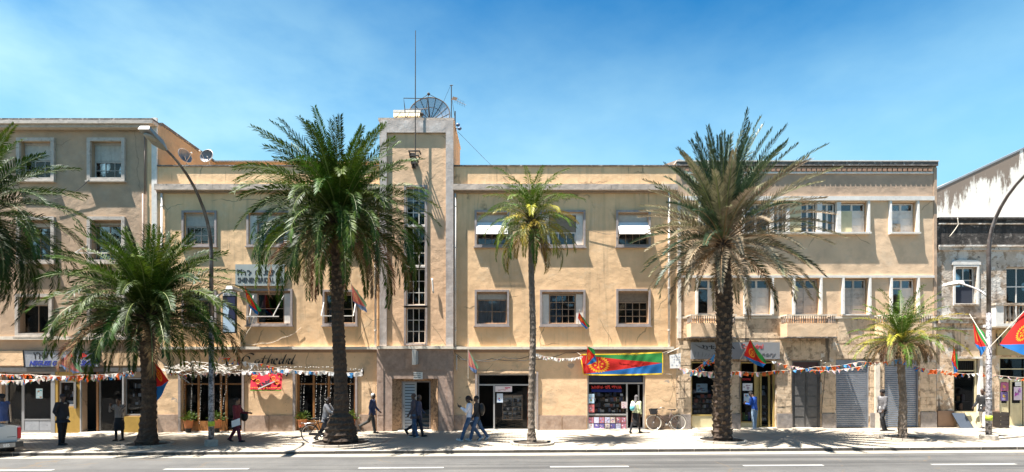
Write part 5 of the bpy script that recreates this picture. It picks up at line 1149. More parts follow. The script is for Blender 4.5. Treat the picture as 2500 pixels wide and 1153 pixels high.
for k in range(7): a = 1108 + 4.2 * k; p = V3(a, 243 + 1.9 * k, .6 - .06 * k); part('element', MB().tube([p - Vector((0, .3, 0)), p + Vector((0, .3, 0))], .006, 4), M_iron, t)
part('stay', MB().tube([V3(1100, 209, .6), V3(1064, 292, .9)], .008, 4), M_iron, t); part('stay', MB().tube([V3(1104, 245, .6), V3(1112, 300, .6)], .008, 4), M_iron, t)
t = thing('small_dish_pair', (X(1113, .6), .6, Z(310, 0)), 'two small dark round dishes on a bent pole beside the top of the tower', 'small dishes')  # two small dishes on one pole, no lamps
part('pole', MB().tube([V3(1111, 322, .6), V3(1111, 272, .6)], .03, 6), M_iron, t); part('arm', MB().tube([V3(1111, 314, .6), V3(1120, 315, .5)], .015, 5), M_iron, t)
for a, b_ in ((1118, 305), (1122, 314)): part('dish', MB().ball(V3(a, b_, .45), (.10, .05, .085), 10, 6), M_dish, t, smooth=True)
def small_dish(px, py, r, label, rz, seed, tilt=25):
    y = .9; c = V3(px, py, y); t = thing('satellite_dish', (c.x, y, top - .6), label, 'satellite dish', 'small satellite dishes on the roof behind the left parapet')
    rot = Matrix.Rotation(R(rz), 3, 'Z') @ Matrix.Rotation(R(-tilt), 3, 'X'); mb = MB()
    mb.grid(lambda u, v: c + rot @ Vector((r * u * math.cos(6.2832 * v), .16 * (1 - u * u) - .05, r * u * math.sin(6.2832 * v))), 6, 28); mb.uv = {}
    mb.build('dish', mat('grey_dish', (.20, .20, .21), .5, .1, var=.1, scale=5), t, smooth=True); f = c + rot @ Vector((0, -.5, -.05))
    part('rim', MB().tube([c + rot @ Vector((r * math.cos(6.2832 * v / 28), -.05, r * math.sin(6.2832 * v / 28))) for v in range(29)], .012, 5), M_galv, t)
    part('feed_arm', MB().tube([c + rot @ Vector((0, -.03, -r)), f], .014, 5), M_galv, t); part('feed_horn', MB().ball(f, .045, 8, 6), M_white, t); part('mount', MB().tube([c, (c.x, y + .2, c.z - .3), (c.x, y + .2, top - .7)], .03, 6).tube([(c.x - .25, y + .5, top - .7), (c.x, y + .2, c.z - .1)], .02, 5), M_galv, t)
small_dish(506, 382, .32, 'round grey satellite dish facing the street on the left roof', -8, 1, 12)
small_dish(450, 381, .33, 'satellite dish turned nearly edge-on beside the corner building side wall', 66, 2, 12)

# ================================================================ signs, boxes, banners
t = thing('bridal_signboard', (X(636), -.1, Z(697)), 'pale green-grey signboard with dark lettering above the left wide window', 'sign')
part('board', B(X(578), X(697), -.13, -.05, Z(699), Z(647)), M_palesign, t)
text('ሸነን በ ድያል', X(582), X(690), Z(674), Z(659), -.134, M_ink, t, bold=.004); text('SHENEN BRIDAL & B', X(584), X(694), Z(691), Z(679), -.134, M_ink, t, bold=.008)
t = thing('portrait_banner', (X(571), -.3, Z(800)), 'tall dark banner with pale blue figure and lettering beside the left lamp post', 'banner')
part('board', B(X(553), X(586), -.34, -.26, Z(815), Z(712)), M_ink, t)
part('heading', B(X(554), X(584), -.345, -.342, Z(725), Z(713)), M_paper, t); text('ሸነን ዲዛይን', X(556), X(583), Z(719), Z(714), -.349, M_greyink, t); text('BRIDAL & MEETING', X(556), X(583), Z(724), Z(720.5), -.349, M_greyink, t)
part('picture', MB().prism([(X(554), Z(812)), (X(582), Z(812)), (X(583), Z(790)), (X(574), Z(760)), (X(562), Z(742)), (X(554), Z(740))], -.345, -.342), flat('pale_blue_print', (.45, .58, .70), .6), t)
part('dark_print', MB().prism([(X(566), Z(775)), (X(583), Z(785)), (X(583), Z(728)), (X(564), Z(728)), (X(570), Z(752))], -.350, -.347), flat('navy_print', (.01, .015, .06), .6), t)
t = thing('wall_light_box', (X(1014), -.35, Z(890)), 'blank white box light projecting over the tower doorway', 'box sign')
part('box', MB().box(X(1008, -.4), X(1017, -.4), -.62, -.24, Z(891, -.4), Z(854, -.4)), M_white, t); part('side', B(X(1017, -.4) + .003, X(1021, -.4), -.55, -.24, Z(889, -.4), Z(858, -.4)), M_galv, t)
t = thing('marble_plaque', (X(1020), -.3, Z(926)), 'small white marble plaque with rows of dark lettering over the tower door', 'plaque')
part('slab', B(X(1010, -.2), X(1032, -.2), -.25, -.19, Z(926, -.2), Z(909, -.2)), M_marble, t)
rr = random.Random(8); mb = MB()
for j in range(3):
    a = 1012.0
    while a < 1029: w = rr.uniform(.8, 2.2); mb.box(X(a), X(a + w), -.2535, -.2515, Z(923 - 4.6 * j), Z(921 - 4.6 * j)); a += w + .8
tag(mb.build('engraving', M_ink, t), kind='stuff')
# script lettering of the cafe, brushed strokes standing off the wall
t = thing('cafe_lettering', (X(655), -.05, Z(900)), 'black brush-script word Cathedral painted above the cafe windows', 'lettering')
def stroke(pts, w=.05):
    sm = []
    for i in range(len(pts) - 1):
        p0 = pts[max(0, i - 1)]; p1 = pts[i]; p2 = pts[i + 1]; p3 = pts[min(len(pts) - 1, i + 2)]
        for k in range(6):
            u = k / 6; sm.append(tuple(.5 * (2 * p1[j] + (p2[j] - p0[j]) * u + (2 * p0[j] - 5 * p1[j] + 4 * p2[j] - p3[j]) * u * u + (3 * p1[j] - p0[j] - 3 * p2[j] + p3[j]) * u ** 3) for j in (0, 1)))
    sm.append(pts[-1]); n = len(sm)
    q = [Vector((X(a), -.012, Z(b))) for a, b in sm]; mb = MB()
    for i in range(n - 1):
        d = (q[i + 1] - q[i]).normalized() if (q[i + 1] - q[i]).length > 1e-6 else Vector((1, 0, 0)); ww = w * (.45 + .75 * abs(d.dot(Vector((.35, 0, -.94))))) * (.35 + .65 * min(1, 4 * min(i + 1, n - i) / n))
        s = Vector((.8, 0, .6)) * ww / 2; a, b, c_, e_ = q[i] - s, q[i] + s, q[i + 1] + s, q[i + 1] - s; o = Vector((0, -.02, 0))
        mb.hexa([a, b, c_, e_, a + o, b + o, c_ + o, e_ + o])
    return mb
def letter(strokes):
    mb = MB()
    for s_ in strokes: m_ = stroke(*s_) if isinstance(s_, tuple) else stroke(s_); mb._add(m_.v, m_.f)
    mb.build('letter', M_ink, t)
letter([([(617, 869), (620, 866), (613, 863), (603, 866), (595, 874), (592, 883), (596, 889), (606, 890), (616, 886)], .09), ([(590, 878), (598, 870), (607, 871), (610, 877), (604, 882)], .05)])
letter([([(633, 878), (626, 879), (623, 885), (627, 889), (634, 881), (632, 888), (638, 888)], .075)])
letter([([(648, 868), (643, 879), (641, 888), (647, 887)], .09), ([(638, 876), (654, 875)], .05)])
letter([([(663, 865), (656, 878), (653, 889), (660, 879), (665, 878), (663, 887), (668, 888)], .08)])
letter([([(670, 883), (677, 880), (675, 876), (670, 879), (669, 887), (675, 890), (681, 886)], .075)])
letter([([(691, 878), (685, 878), (682, 886), (686, 889), (692, 880), (699, 866), (693, 880), (691, 888), (696, 888)], .085)])
letter([([(698, 889), (702, 878), (708, 877), (707, 881)], .075)])
letter([([(713, 878), (706, 880), (704, 886), (708, 889), (714, 880), (712, 888), (716, 887)], .07)])
letter([([(722, 866), (715, 880), (713, 889), (719, 888)], .09)])

# ---- flag cloth
def flag_mat(name, hoist_right=False, washed=0.0, emblem=True, asp=1.5, r=.19, cx=.27):
    m = bpy.data.materials.new(name); m.use_nodes = True; t = m.node_tree; b = t.nodes['Principled BSDF']; b.inputs['Roughness'].default_value = .75
    uv = N(t, 'ShaderNodeUVMap'); s = N(t, 'ShaderNodeSeparateXYZ'); t.links.new(uv.outputs[0], s.inputs[0]); u, v = s.outputs[0], s.outputs[1]
    def M_(op, a, b_=None, c=None):
        n = N(t, 'ShaderNodeMath', operation=op)
        for i, q in enumerate((a, b_, c)):
            if q is None: continue
            if isinstance(q, (int, float)): n.inputs[i].default_value = q
            else: t.links.new(q, n.inputs[i])
        return n.outputs[0]
    def mixc(f, a, b_):
        n = N(t, 'ShaderNodeMix', data_type='RGBA')
        for k, q in ((6, a), (7, b_)):
            if isinstance(q, tuple): n.inputs[k].default_value = (*q, 1)
            else: t.links.new(q, n.inputs[k])
        t.links.new(f, n.inputs[0]); return n.outputs[2]
    vv = M_('SUBTRACT', v, .5); base = mixc(M_('GREATER_THAN', vv, 0), (.015, .17, .50), (.03, .27, .06))
    red = M_('LESS_THAN', M_('ABSOLUTE', vv), M_('MULTIPLY', M_('SUBTRACT', 1, u), .5)); col = mixc(red, base, (.62, .018, .012))
    if emblem:
        du = M_('MULTIPLY', M_('SUBTRACT', u, cx), asp); rr_ = M_('SQRT', M_('ADD', M_('MULTIPLY', du, du), M_('MULTIPLY', vv, vv))); an = M_('ARCTAN2', vv, du)
        leaf = M_('MULTIPLY_ADD', M_('SINE', M_('MULTIPLY', an, 22)), r * .10, r * .13)
        ring = M_('LESS_THAN', M_('ABSOLUTE', M_('SUBTRACT', rr_, r)), leaf); gap = M_('LESS_THAN', M_('ABSOLUTE', M_('SUBTRACT', an, 1.57)), .35)
        ring = M_('MULTIPLY', ring, M_('SUBTRACT', 1, gap))
        stem = M_('MULTIPLY', M_('LESS_THAN', M_('ABSOLUTE', du), .012), M_('LESS_THAN', M_('ABSOLUTE', vv), r * .9))
        tw = M_('MULTIPLY', M_('LESS_THAN', M_('ABSOLUTE', M_('SUBTRACT', rr_, r * .42)), r * .14), M_('GREATER_THAN', M_('SINE', M_('MULTIPLY', an, 6)), .1))
        col = mixc(M_('MAXIMUM', M_('MAXIMUM', ring, stem), tw), col, (.85, .42, .02))
    if washed: col = mixc(M_('ADD', 0, washed), col, (.8, .78, .75))
    t.links.new(col, b.inputs['Base Color']); tr = N(t, 'ShaderNodeBsdfTranslucent'); t.links.new(col, tr.inputs[0]); ms = N(t, 'ShaderNodeMixShader'); ms.inputs[0].default_value = .35
    o = t.nodes['Material Output']; t.links.new(b.outputs[0], ms.inputs[1]); t.links.new(tr.outputs[0], ms.inputs[2]); t.links.new(ms.outputs[0], o.inputs[0]); return m
FM = flag_mat('flag_cloth'); FMW = flag_mat('faded_flag_cloth', washed=.25)
FG = 'green, red and blue flags hung along the facades'
def flag(corners, pole, label, m=None, waves=2.5, amp=.06, nu=18, nv=12, seed=0, pr=.013):
    """corners: hoist top, hoist foot, fly top, fly foot as (px, py, depth)"""
    ht, hb, ft, fb = [V3(*c) for c in corners]; p0, p1 = [V3(*c) for c in pole]
    root = thing('flag', p0, label, 'flag', FG)
    def fn(u, v):
        p = hb.lerp(ht, v).lerp(fb.lerp(ft, v), u); w = u ** .6
        return p + Vector((.25 * math.sin(v * 5 + seed + u * 3), 1, .3 * math.sin(u * 4 + seed))) * amp * w * math.sin(waves * 6.28 * (u * .75 + v * .55) + seed) + Vector((0, 0, -.08 * (ft - ht).length * math.sin(math.pi * u) * (1 - v)))
    mb = MB().grid(fn, nu, nv); mb.build('cloth', m or FM, root, smooth=True)
    part('pole', MB().tube([p0, p1], pr, 6), M_cablew, root); return root
flag([(597, 698, -.9), (603, 735, -.6), (636, 757, -.6), (628, 769, -.6)], [(608, 790, -.15), (595, 693, -1.0)], 'small flag on a short pole sloping out of the left wide window', seed=1)
flag([(858, 694, -.8), (862, 735, -.5), (893, 738, -.7), (896, 763, -.6)], [(862, 790, -.15), (857, 690, -.9)], 'pale sunlit flag on a pole from the lower window right of the tall green palm', m=FMW, seed=2)
flag([(1413, 762, -.6), (1411, 777, -.5), (1440, 797, -.6), (1432, 804, -.55)], [(1415, 757, -.65), (1412, 795, -.1)], 'small limp flag at the right edge of the middle lower window', seed=3, amp=.03)
flag([(1144, 855, -.45), (1144, 893, -.45), (1168, 896, -.5), (1162, 912, -.45)], [(1143, 826, -.4), (1143, 925, -.4)], 'limp flag on an upright pole between the tower and the glass-doored shop', m=FMW, seed=4, amp=.04)
flag([(1434, 846, -1.1), (1431, 892, -.7), (1450, 852, -1.1), (1457, 882, -.9)], [(1436, 844, -1.15), (1429, 896, -.3)], 'small red-orange flag hanging in front of the long banner', seed=5, amp=.05)
flag([(1831, 829, -1.2), (1816, 868, -.8), (1870, 882, -1.1), (1866, 897, -1.0)], [(1834, 826, -1.25), (1806, 880, -.2)], 'large flag hung on a sloping pole before the stationery signboard', seed=6, amp=.10, waves=1.6)
flag([(2329, 845, -.6), (2323, 878, -.5), (2340, 880, -.6), (2334, 925, -.5)], [(2331, 842, -.65), (2322, 905, -.1)], 'narrow limp flag beside the crumbling building shop window', seed=7, amp=.04)
flag([(2376, 785, -3.6), (2380, 838, -3.9), (2408, 824, -3.8), (2400, 870, -3.9)], [(2413, 842, -4.65), (2367, 767, -3.4)], 'flag drooping left from the tape-wrapped street lamp', seed=8, amp=.08, waves=1.4)
flag([(2503, 757, -5.1), (2440, 841, -4.9), (2590, 800, -5.6), (2520, 868, -5.4)], [(2414, 850, -4.75), (2515, 745, -5.2)], 'big flag with a gold wreath flying off the right edge from the street lamp', seed=9, amp=.07, waves=1.2, m=flag_mat('big_flag_cloth', cx=.33, r=.2), nu=24, nv=16)
flag([(374, 876, -4.5), (412, 930, -4.6), (366, 905, -4.4), (380, 985, -4.5)], [(366, 862, -4.4), (462, 935, -5.2)], 'flag hanging folded against the right side of the low broad palm trunk', seed=10, amp=.08, waves=1.5)
flag([(168, 866, -.9), (140, 885, -.7), (207, 908, -.8), (180, 912, -.7)], [(215, 925, -.1), (160, 862, -1.0)], 'pale green and red flag draped over the framed signboard at the left', m=FMW, seed=11, amp=.06)
# long banner with the same device, yellow border
t = thing('flag_banner', (X(1518), -.5, Z(914)), 'long sagging red, green and blue banner with yellow border over the gift shop', 'banner')
c4 = [V3(1419, 867, -.42), V3(1617, 862, -.42), V3(1425, 913, -.45), V3(1616, 911, -.45)]
def bf(u, v):
    p = c4[2].lerp(c4[3], u).lerp(c4[0].lerp(c4[1], u), v); return p + Vector((0, -.02 * math.sin(u * 13 + v * 5) - .008 * math.sin(u * 37 - v * 9 + 3 * math.sin(u * 9)), -.03 * math.sin(math.pi * u)))
mb = MB().grid(bf, 60, 8); mb.build('cloth', flag_mat('banner_cloth', asp=3.3, r=.36, cx=.205), t, smooth=True)
yb = flat('yellow_border', (.75, .50, .02), .7)
for v0, v1, nm in ((-.07, -.002, 'border'), (1.002, 1.06, 'border')): mb = MB(); mb.grid(lambda u, v: bf(u, v0 + (v1 - v0) * v), 60, 1); mb.uv = {}; mb.build(nm, yb, t)
for u0, u1 in ((1.001, 1.012), (-.012, -.001)): mb = MB(); mb.grid(lambda u, v: bf(u0 + (u1 - u0) * u, v), 1, 4); mb.uv = {}; mb.build('border', yb, t)
text('ኤርትራ ንዘልኣለም', X(1500), X(1560), Z(869), Z(864.5), -.50, flat('ochre_ink', (.35, .2, .02), .6), t)
for a, b_ in (((1419, 867, -.42), (1405, 858, -.02)), ((1617, 862, -.42), (1660, 848, -.02)), ((1616, 911, -.45), (1640, 915, -.02))): part('cord', MB().tube([V3(*a), V3(*b_)], .008, 5), M_cablew, t)
t = thing('red_banner', (X(656), -.14, Z(955)), 'red cloth banner with gold rings and a dark group picture between the cafe windows', 'banner')
part('cloth', MB().grid(lambda u, v: (X(618) + (X(694) - X(618)) * u, -.16 - .02 * math.sin(u * 14) - .14 * (1 - v), Z(951) + (Z(911) - Z(951)) * v), 20, 6), flat('crimson_cloth', (.50, .008, .03), .75), t)
part('hem', MB().grid(lambda u, v: (X(618) + (X(694) - X(618)) * u, -.302 - .02 * math.sin(u * 14), Z(954) + (Z(951) - Z(954)) * v), 20, 1), flat('green_hem', (.10, .30, .02), .75), t)
gold = flat('gold_print', (.75, .33, .02), .7)
for (a, b_) in ((625, 922), (637, 932), (674, 924), (684, 933), (632, 919), (664, 917), (688, 920)):
    r_ = .09 if b_ > 921 else .03; yy = -.2 - .14 * (b_ - 911) / 40; part('ring', MB().tube([(X(a) + r_ * math.cos(k * .5236), yy - .02, Z(b_) + r_ * math.sin(k * .5236)) for k in range(13)], .012, 4).ball((X(a), yy - .015, Z(b_)), (r_ * .45, .01, r_ * .45), 8, 4), gold, t)
mb = MB(); rr = random.Random(2)
for i in range(26): a = rr.uniform(642, 664); b_ = 942 - (a - 642) * .45 + rr.uniform(-5, 5); yy = -.22 - .14 * (b_ - 911) / 40; mb.ball((X(a), yy, Z(b_)), (rr.uniform(.02, .05), .012, rr.uniform(.03, .06)), 6, 4)
tag(mb.build('group_picture', flat('plum_print', (.06, .01, .03), .7), t), kind='stuff')
part('white_streak', MB().beam((X(640), -.38, Z(949)), (X(678), -.32, Z(931)), .005, .05), M_paper, t)
mb = MB()
for i in range(18): mb.ball((X(621 + i * 4.1), -.325, Z(946.5)), (.025, .01, .025), 6, 4)
tag(mb.build('beads', gold, t), kind='stuff')
t = thing('paper_notice', (X(1645), -.3, Z(900)), 'white handwritten sheet hung on cords between the long banner and the sandy building', 'notice')
part('sheet', MB().prism([(X(1631), Z(900)), (X(1656), Z(899)), (X(1657), Z(863)), (X(1630), Z(868))], -.32, -.31), M_paper, t)
mb = MB(); rr = random.Random(3)
for j in range(4):
    for i in range(4):
        if rr.random() < .75: a = 1634 + i * 5.5; b_ = 872 + j * 6.5; mb.beam((X(a), -.3235, Z(b_)), (X(a + rr.uniform(1.5, 4)), -.3235, Z(b_ + rr.uniform(-2, 2))), .006, .018)
tag(mb.build('handwriting', flat('pale_blue_ink', (.3, .36, .5), .6), t), kind='stuff')
part('hanging_rod', MB().tube([V3(1620, 866, -.05), V3(1658, 850, -.5)], .018, 6).tube([V3(1657, 853, -.45), V3(1657, 900, -.32)], .01, 5), M_white, t)

# ================================================================ bunting: cords with pennants, each pennant a part
PM = [flag_mat('pennant_print', emblem=True, cx=.4, r=.2, asp=1.0), flag_mat('pennant_faded', washed=.45), flat('pennant_orange', (.72, .13, .02), .75, trans=.3), flat('pennant_white', (.80, .79, .77), .75, trans=.3), flat('pennant_blue', (.05, .25, .55), .75, trans=.3), flat('pennant_green', (.05, .28, .08), .75, trans=.3)]
def pmesh(kind, w, h, seed):
    rr = random.Random(seed); mb = MB(); tw = rr.uniform(-.5, .5); fl = rr.uniform(-.3, .3)
    def fn(u, v):
        ww = w * (1 - (.85 if kind != 'rect' else .12) * v); x = (u - .5) * ww + .15 * w * math.sin(v * 3 + seed) * v; yy = .35 * w * math.sin(u * 3 + seed) * v + fl * h * v + tw * (u - .5) * v * w
        return (x, yy, -h * v * (.9 + .06 * math.sin(u * 5 + seed)))
    mb.grid(fn, 2, 3)
    mb.uv = {k: (q[1] * .95, q[0]) for k, q in mb.uv.items()}
    return mb
def bunting(pts, label, kinds, step=.2, w=.2, h=.26, shape='tri', seed=0, crowd=1.55, cord=M_cablew, group='strings of small pennants across the shop fronts', jit=.0):
    q = [V3(*p) for p in pts]; sm = []
    for a, b in zip(q, q[1:]):
        n = 10; L = (b - a).length
        for k in range(n): u = k / n; sm.append(a.lerp(b, u) + Vector((0, 0, -.035 * L * 4 * u * (1 - u))))
    sm.append(q[-1]); rr = random.Random(seed + 100)
    root = thing('bunting', q[0], label, 'bunting', group); part('cord', MB().tube(sm, .008, 4), cord, root)
    cache = {}; dist = .08
    acc = 0
    for a, b in zip(sm, sm[1:]):
        L = (b - a).length
        while acc + L > dist:
            p = a.lerp(b, (dist - acc) / L); k = rr.choice(kinds); v = rr.randrange(5)
            if (k, v) not in cache: cache[(k, v)] = pmesh(shape, w, h, v * 3 + k).mesh('pennant', PM[k], smooth=False)
            o = link('pennant', cache[(k, v)], root, p - root.location); d = (b - a); o.rotation_euler = (rr.uniform(-.5, .7), rr.uniform(-.35, .35), math.atan2(d.y, d.x) + rr.uniform(-.5, .5)); s_ = rr.uniform(.8, 1.15); s_ *= .78; o.scale = (s_, s_, s_ * rr.uniform(.85, 1.1))
            dist += step * rr.uniform(.7, 1.3) / crowd
        acc += L
    return root
bunting([(-60, 905, -1.0), (70, 914, -1.0), (200, 915, -1.0), (330, 904, -1.0)], 'dense string of orange and red pennants across the shop at the far left', [2, 3, 0, 2, 1, 3], .16, .2, .28, seed=1)
bunting([(-60, 922, -.8), (60, 928, -.8), (128, 918, -.8)], 'lower string of crumpled white and red pennants at the far left corner', [3, 1, 3, 0], .16, .2, .26, seed=2)
bunting([(120, 916, -.9), (260, 919, -.9), (330, 908, -.9)], 'string of mottled red and blue pennants behind the heavy man in a suit', [1, 0, 4, 2], .17, .18, .26, seed=3)
bunting([(516, 866, -4.7), (560, 874, -3.6), (640, 888, -2.0), (715, 903, -.7)], 'string of flag-print pennants sloping from the left street lamp to the cafe', [0, 0, 1, 3], .42, .24, .34, seed=4)
bunting([(385, 898, -.8), (450, 915, -.8), (520, 909, -.8), (600, 908, -.8)], 'tangled string of small pennants above the left cafe window', [1, 3, 0], .3, .17, .22, seed=5)
bunting([(590, 905, -1.0), (700, 901, -1.0), (790, 906, -1.0), (885, 908, -.3)], 'string of square white and blue pennants above the right cafe window', [3, 3, 1, 3, 4], .2, .24, .25, 'rect', seed=6)
bunting([(1307, 862, -2.4), (1345, 872, -1.5), (1385, 875, -.9), (1421, 870, -.5)], 'thin string of crumpled white pennants between the slim palm and the long banner', [3, 3, 1, 3], .15, .16, .2, seed=7)
bunting([(1657, 897, -.6), (1700, 905, -.9), (1800, 907, -1.0), (1895, 905, -.9)], 'string of evenly spaced flag pennants across the stationery shop', [0, 1, 0, 1, 2], .33, .25, .3, 'rect', seed=8)
bunting([(1686, 908, -1.0), (1725, 880, -2.2), (1758, 848, -4.5)], 'short string of red and blue pennants rising to the tallest palm trunk', [0, 2, 4, 0], .2, .22, .3, seed=9)
bunting([(1886, 881, -.9), (1940, 895, -.9), (2010, 905, -1.0), (2110, 892, -1.6)], 'lower string of pennants sagging past the grey panelled door', [0, 2, 1, 3], .36, .26, .22, seed=10)
bunting([(1895, 905, -.9), (1990, 896, -1.2), (2100, 883, -2.6), (2200, 875, -4.6)], 'upper string of pennants reaching the young short palm', [0, 2, 1, 4, 2], .34, .24, .26, seed=11)
bunting([(2208, 880, -4.6), (2300, 902, -2.5), (2400, 910, -1.2), (2560, 920, -.9)], 'sparse string of pennants from the young palm to the yellow doors', [2, 1, 3, 0], .6, .24, .24, seed=12)

# ================================================================ cables and strings of little lamps
def cable(pts, label, r=.012, m=None, cat='cable', sag=.0):
    q = [V3(*p) for p in pts]; sm = []
    for i, (a, b) in enumerate(zip(q, q[1:])):
        for k in range(6): u = k / 6; sm.append(a.lerp(b, u) + Vector((0, 0, -sag * 4 * u * (1 - u))))
    sm.append(q[-1]); r_ = thing('cable', q[0], label, cat); part('wire', MB().tube(sm, r, 5), m or M_cable, r_, smooth=True); return r_
cable([(125, 488, -.1), (180, 470, -.1), (218, 438, -.15)], 'dark cable looping to the top right window of the corner building', sag=.05)
cable([(1118, 322, .5), (1180, 385, .3), (1245, 448, -.1)], 'thin wire falling from the tower top to the parapet on its right', r=.008)
cable([(1112, 862, -.1), (1128, 878, -.15), (1200, 876, -.12), (1300, 878, -.12), (1380, 862, -.12), (1440, 850, -.12)], 'dark cable looping under the string course over the glass-doored shop', sag=.08, r=.014)
cable([(1116, 866, -.13), (1160, 880, -.16), (1230, 872, -.14), (1296, 868, -.12)], 'second slack cable above the limp upright flag', sag=.12)
cable([(1429, 560, -.08), (1480, 572, -.08), (1504, 571, -.1)], 'thin wire between the middle and right upper windows right of the tower', r=.008)
cable([(620, 775, -.35), (612, 800, -.2), (590, 838, -.15), (574, 862, -.3)], 'pale slack cord hanging below the left wide window', m=M_cablew, r=.013, sag=-.05)
cable([(580, 834, -.07), (640, 838, -.07), (690, 824, -.07), (735, 800, -.07)], 'pale cord drooping along the wall under the bridal signboard', m=M_cablew, r=.010, sag=.1)
cable([(2338, 532, -.1), (2340, 548, -.12), (2318, 578, -.1)], 'pale bent conduit on the soot-black parapet', m=M_cablew, r=.018, sag=.03)
cable([(2015, 905, -.1), (2005, 1010, -.1)], 'dark cable running down the pier between the grey door and the shutters', r=.015)
cable([(1720, 600, -.05), (1690, 640, -.05), (1672, 675, -.05)], 'thin wire on the sandy wall left of the tallest palm', r=.006)
cable([(1055, 680, -.3), (1058, 716, -.3)], 'pale junction conduit on the right of the stair window', m=M_white, r=.04)
M_bulb = flat('little_bulb', (.85, .83, .78), .3)
def lights(runs, label, group='strings of little lamps on the cafe front', sp=.085, rb=.013):
    r_ = thing('string_lights', V3(*runs[0][0]), label, 'string lights', group); mb = MB(); mw = MB(); rr = random.Random(len(label))
    for run in runs:
        q = [V3(*p) for p in run]; mw.tube(q, .004, 3)
        for a, b in zip(q, q[1:]):
            n = max(1, int((b - a).length / sp))
            for k in range(n): p = a.lerp(b, (k + rr.random() * .7) / n) + Vector((rr.uniform(-.02, .02), -.012, rr.uniform(-.02, .02))); mb.ball(p, rb, 5, 4)
    tag(mw.build('wire', M_cable, r_), kind='stuff'); tag(mb.build('bulb', M_bulb, r_), kind='stuff')
lights([[(a, 912, .08), (a - 2, 960, .06), (a - 4, 1035, .08)] for a in (453, 470, 492, 541)] + [[(557, 912, .08), (552, 950, .06), (543, 1000, .06)]], 'vertical strings of little lamps in the left cafe window')
lights([[(a, 912, .08), (a - 3, 960, .06), (a - 5, 1035, .08)] for a in (738, 745, 775, 786, 797, 810, 846, 858)], 'vertical strings of little lamps in the right cafe window')
rr = random.Random(77); tang = []
for i in range(13):
    a = 405 + rr.uniform(-12, 20); pts = [(a, 905 + rr.uniform(-12, 12), -.8 + rr.uniform(-.1, .1))]
    for k in range(5): a += 32 + rr.uniform(-8, 8); pts.append((a, 900 + 10 * math.sin(k * 1.3 + i) + rr.uniform(-9, 9), -.8 + rr.uniform(-.12, .12)))
    tang.append(pts)
r_ = thing('light_net', V3(*tang[0][0]), 'tangled white net of little lamps above the left cafe window', 'string lights'); mw = MB(); mb = MB()
for q in tang:
    q = [V3(*p) for p in q]; mw.tube(q, .010, 4)
    for a, b in zip(q, q[1:]):
        for k in range(5): mb.ball(a.lerp(b, k / 5), .016, 5, 4)
tag(mw.build('wire', M_white, r_), kind='stuff'); tag(mb.build('bulb', M_bulb, r_), kind='stuff')
lights([[(2000, 880, -1.0), (2060, 905, -1.2), (2120, 895, -1.4), (2180, 880, -3)]], 'sagging string of little lamps in front of the steel shutters', group=None, sp=.2, rb=.02)
lights([[(570, 906, -1.0), (700, 896, -.9), (800, 897, -.8), (888, 903, -.35)]], 'white string of little lamps above the right cafe window', group=None, sp=.12, rb=.02)
# wall lanterns
for a, lab in ((607, 'black wall lantern left of the red banner'), (700, 'black wall lantern right of the red banner'), (884, 'black wall lantern beyond the right cafe window')):
    x = X(a, -.2); z = Z(911, -.2); t = thing('wall_lantern', (x, 0, z), lab, 'lantern', 'wall lanterns on the cafe'); part('cage', MB().lathe([(.02, -.16), (.06, -.1), (.09, .06), (.10, .07), (.02, .15)], (x, -.2, z), 6), M_black, t); part('bracket', MB().tube([(x, -.2, z + .14), (x, -.12, z + .22), (x, -.005, z + .12)], .014, 6), M_black, t)

# ================================================================ potted plants
def pot_plant(px, py, label, h=.36, seed=0):
    y = -.16; x = X(px, y); z = gz(x) + .02; t = thing('potted_plant', (x, y, z), label, 'potted plant', 'potted plants in front of the cafe windows')
    part('stand', MB().lathe([(.12, 0), (.12, .14), (.17, .15), (.17, .17)], (x, y, z), 10), M_black, t); part('pot', MB().lathe([(.14, .17), (.19, h + .12), (.21, h + .13), (.21, h + .18), (.18, h + .18), (.17, h + .14)], (x, y, z), 16), M_pot, t, smooth=False)
    rr = random.Random(seed); mb = MB()
    for i in range(130):
        a = rr.uniform(0, 6.28); e = rr.uniform(.1, 1.4); l = rr.uniform(.12, .42); d = Vector((math.cos(a) * math.cos(e), math.sin(a) * math.cos(e), math.sin(e))); p = Vector((x, y, z + h + .15)) + d * l; s = Vector((-math.sin(a), math.cos(a), .3)) * .03; q = p + d * .12 + Vector((0, 0, -.04))
        mb._add([p - d * .03, p + s + d * .05, q, p - s + d * .05], [(0, 1, 2, 3)])
    mb.build('foliage', PG, t); mb = MB()
    for i in range(9): a = i * .7; mb.tube([(x, y, z + h + .1), (x + .14 * math.cos(a), y + .14 * math.sin(a), z + h + .4)], .008, 4)
    mb.build('stem', PG, t)
pot_plant(460, 1030, 'potted plant at the left side of the left cafe window', seed=1); pot_plant(529, 1030, 'potted plant behind the left street lamp', seed=2); pot_plant(738, 1030, 'potted plant behind the bicycle being pushed', seed=3); pot_plant(857, 1030, 'potted plant between the tall palm trunk and the walking man in navy jacket', seed=4)
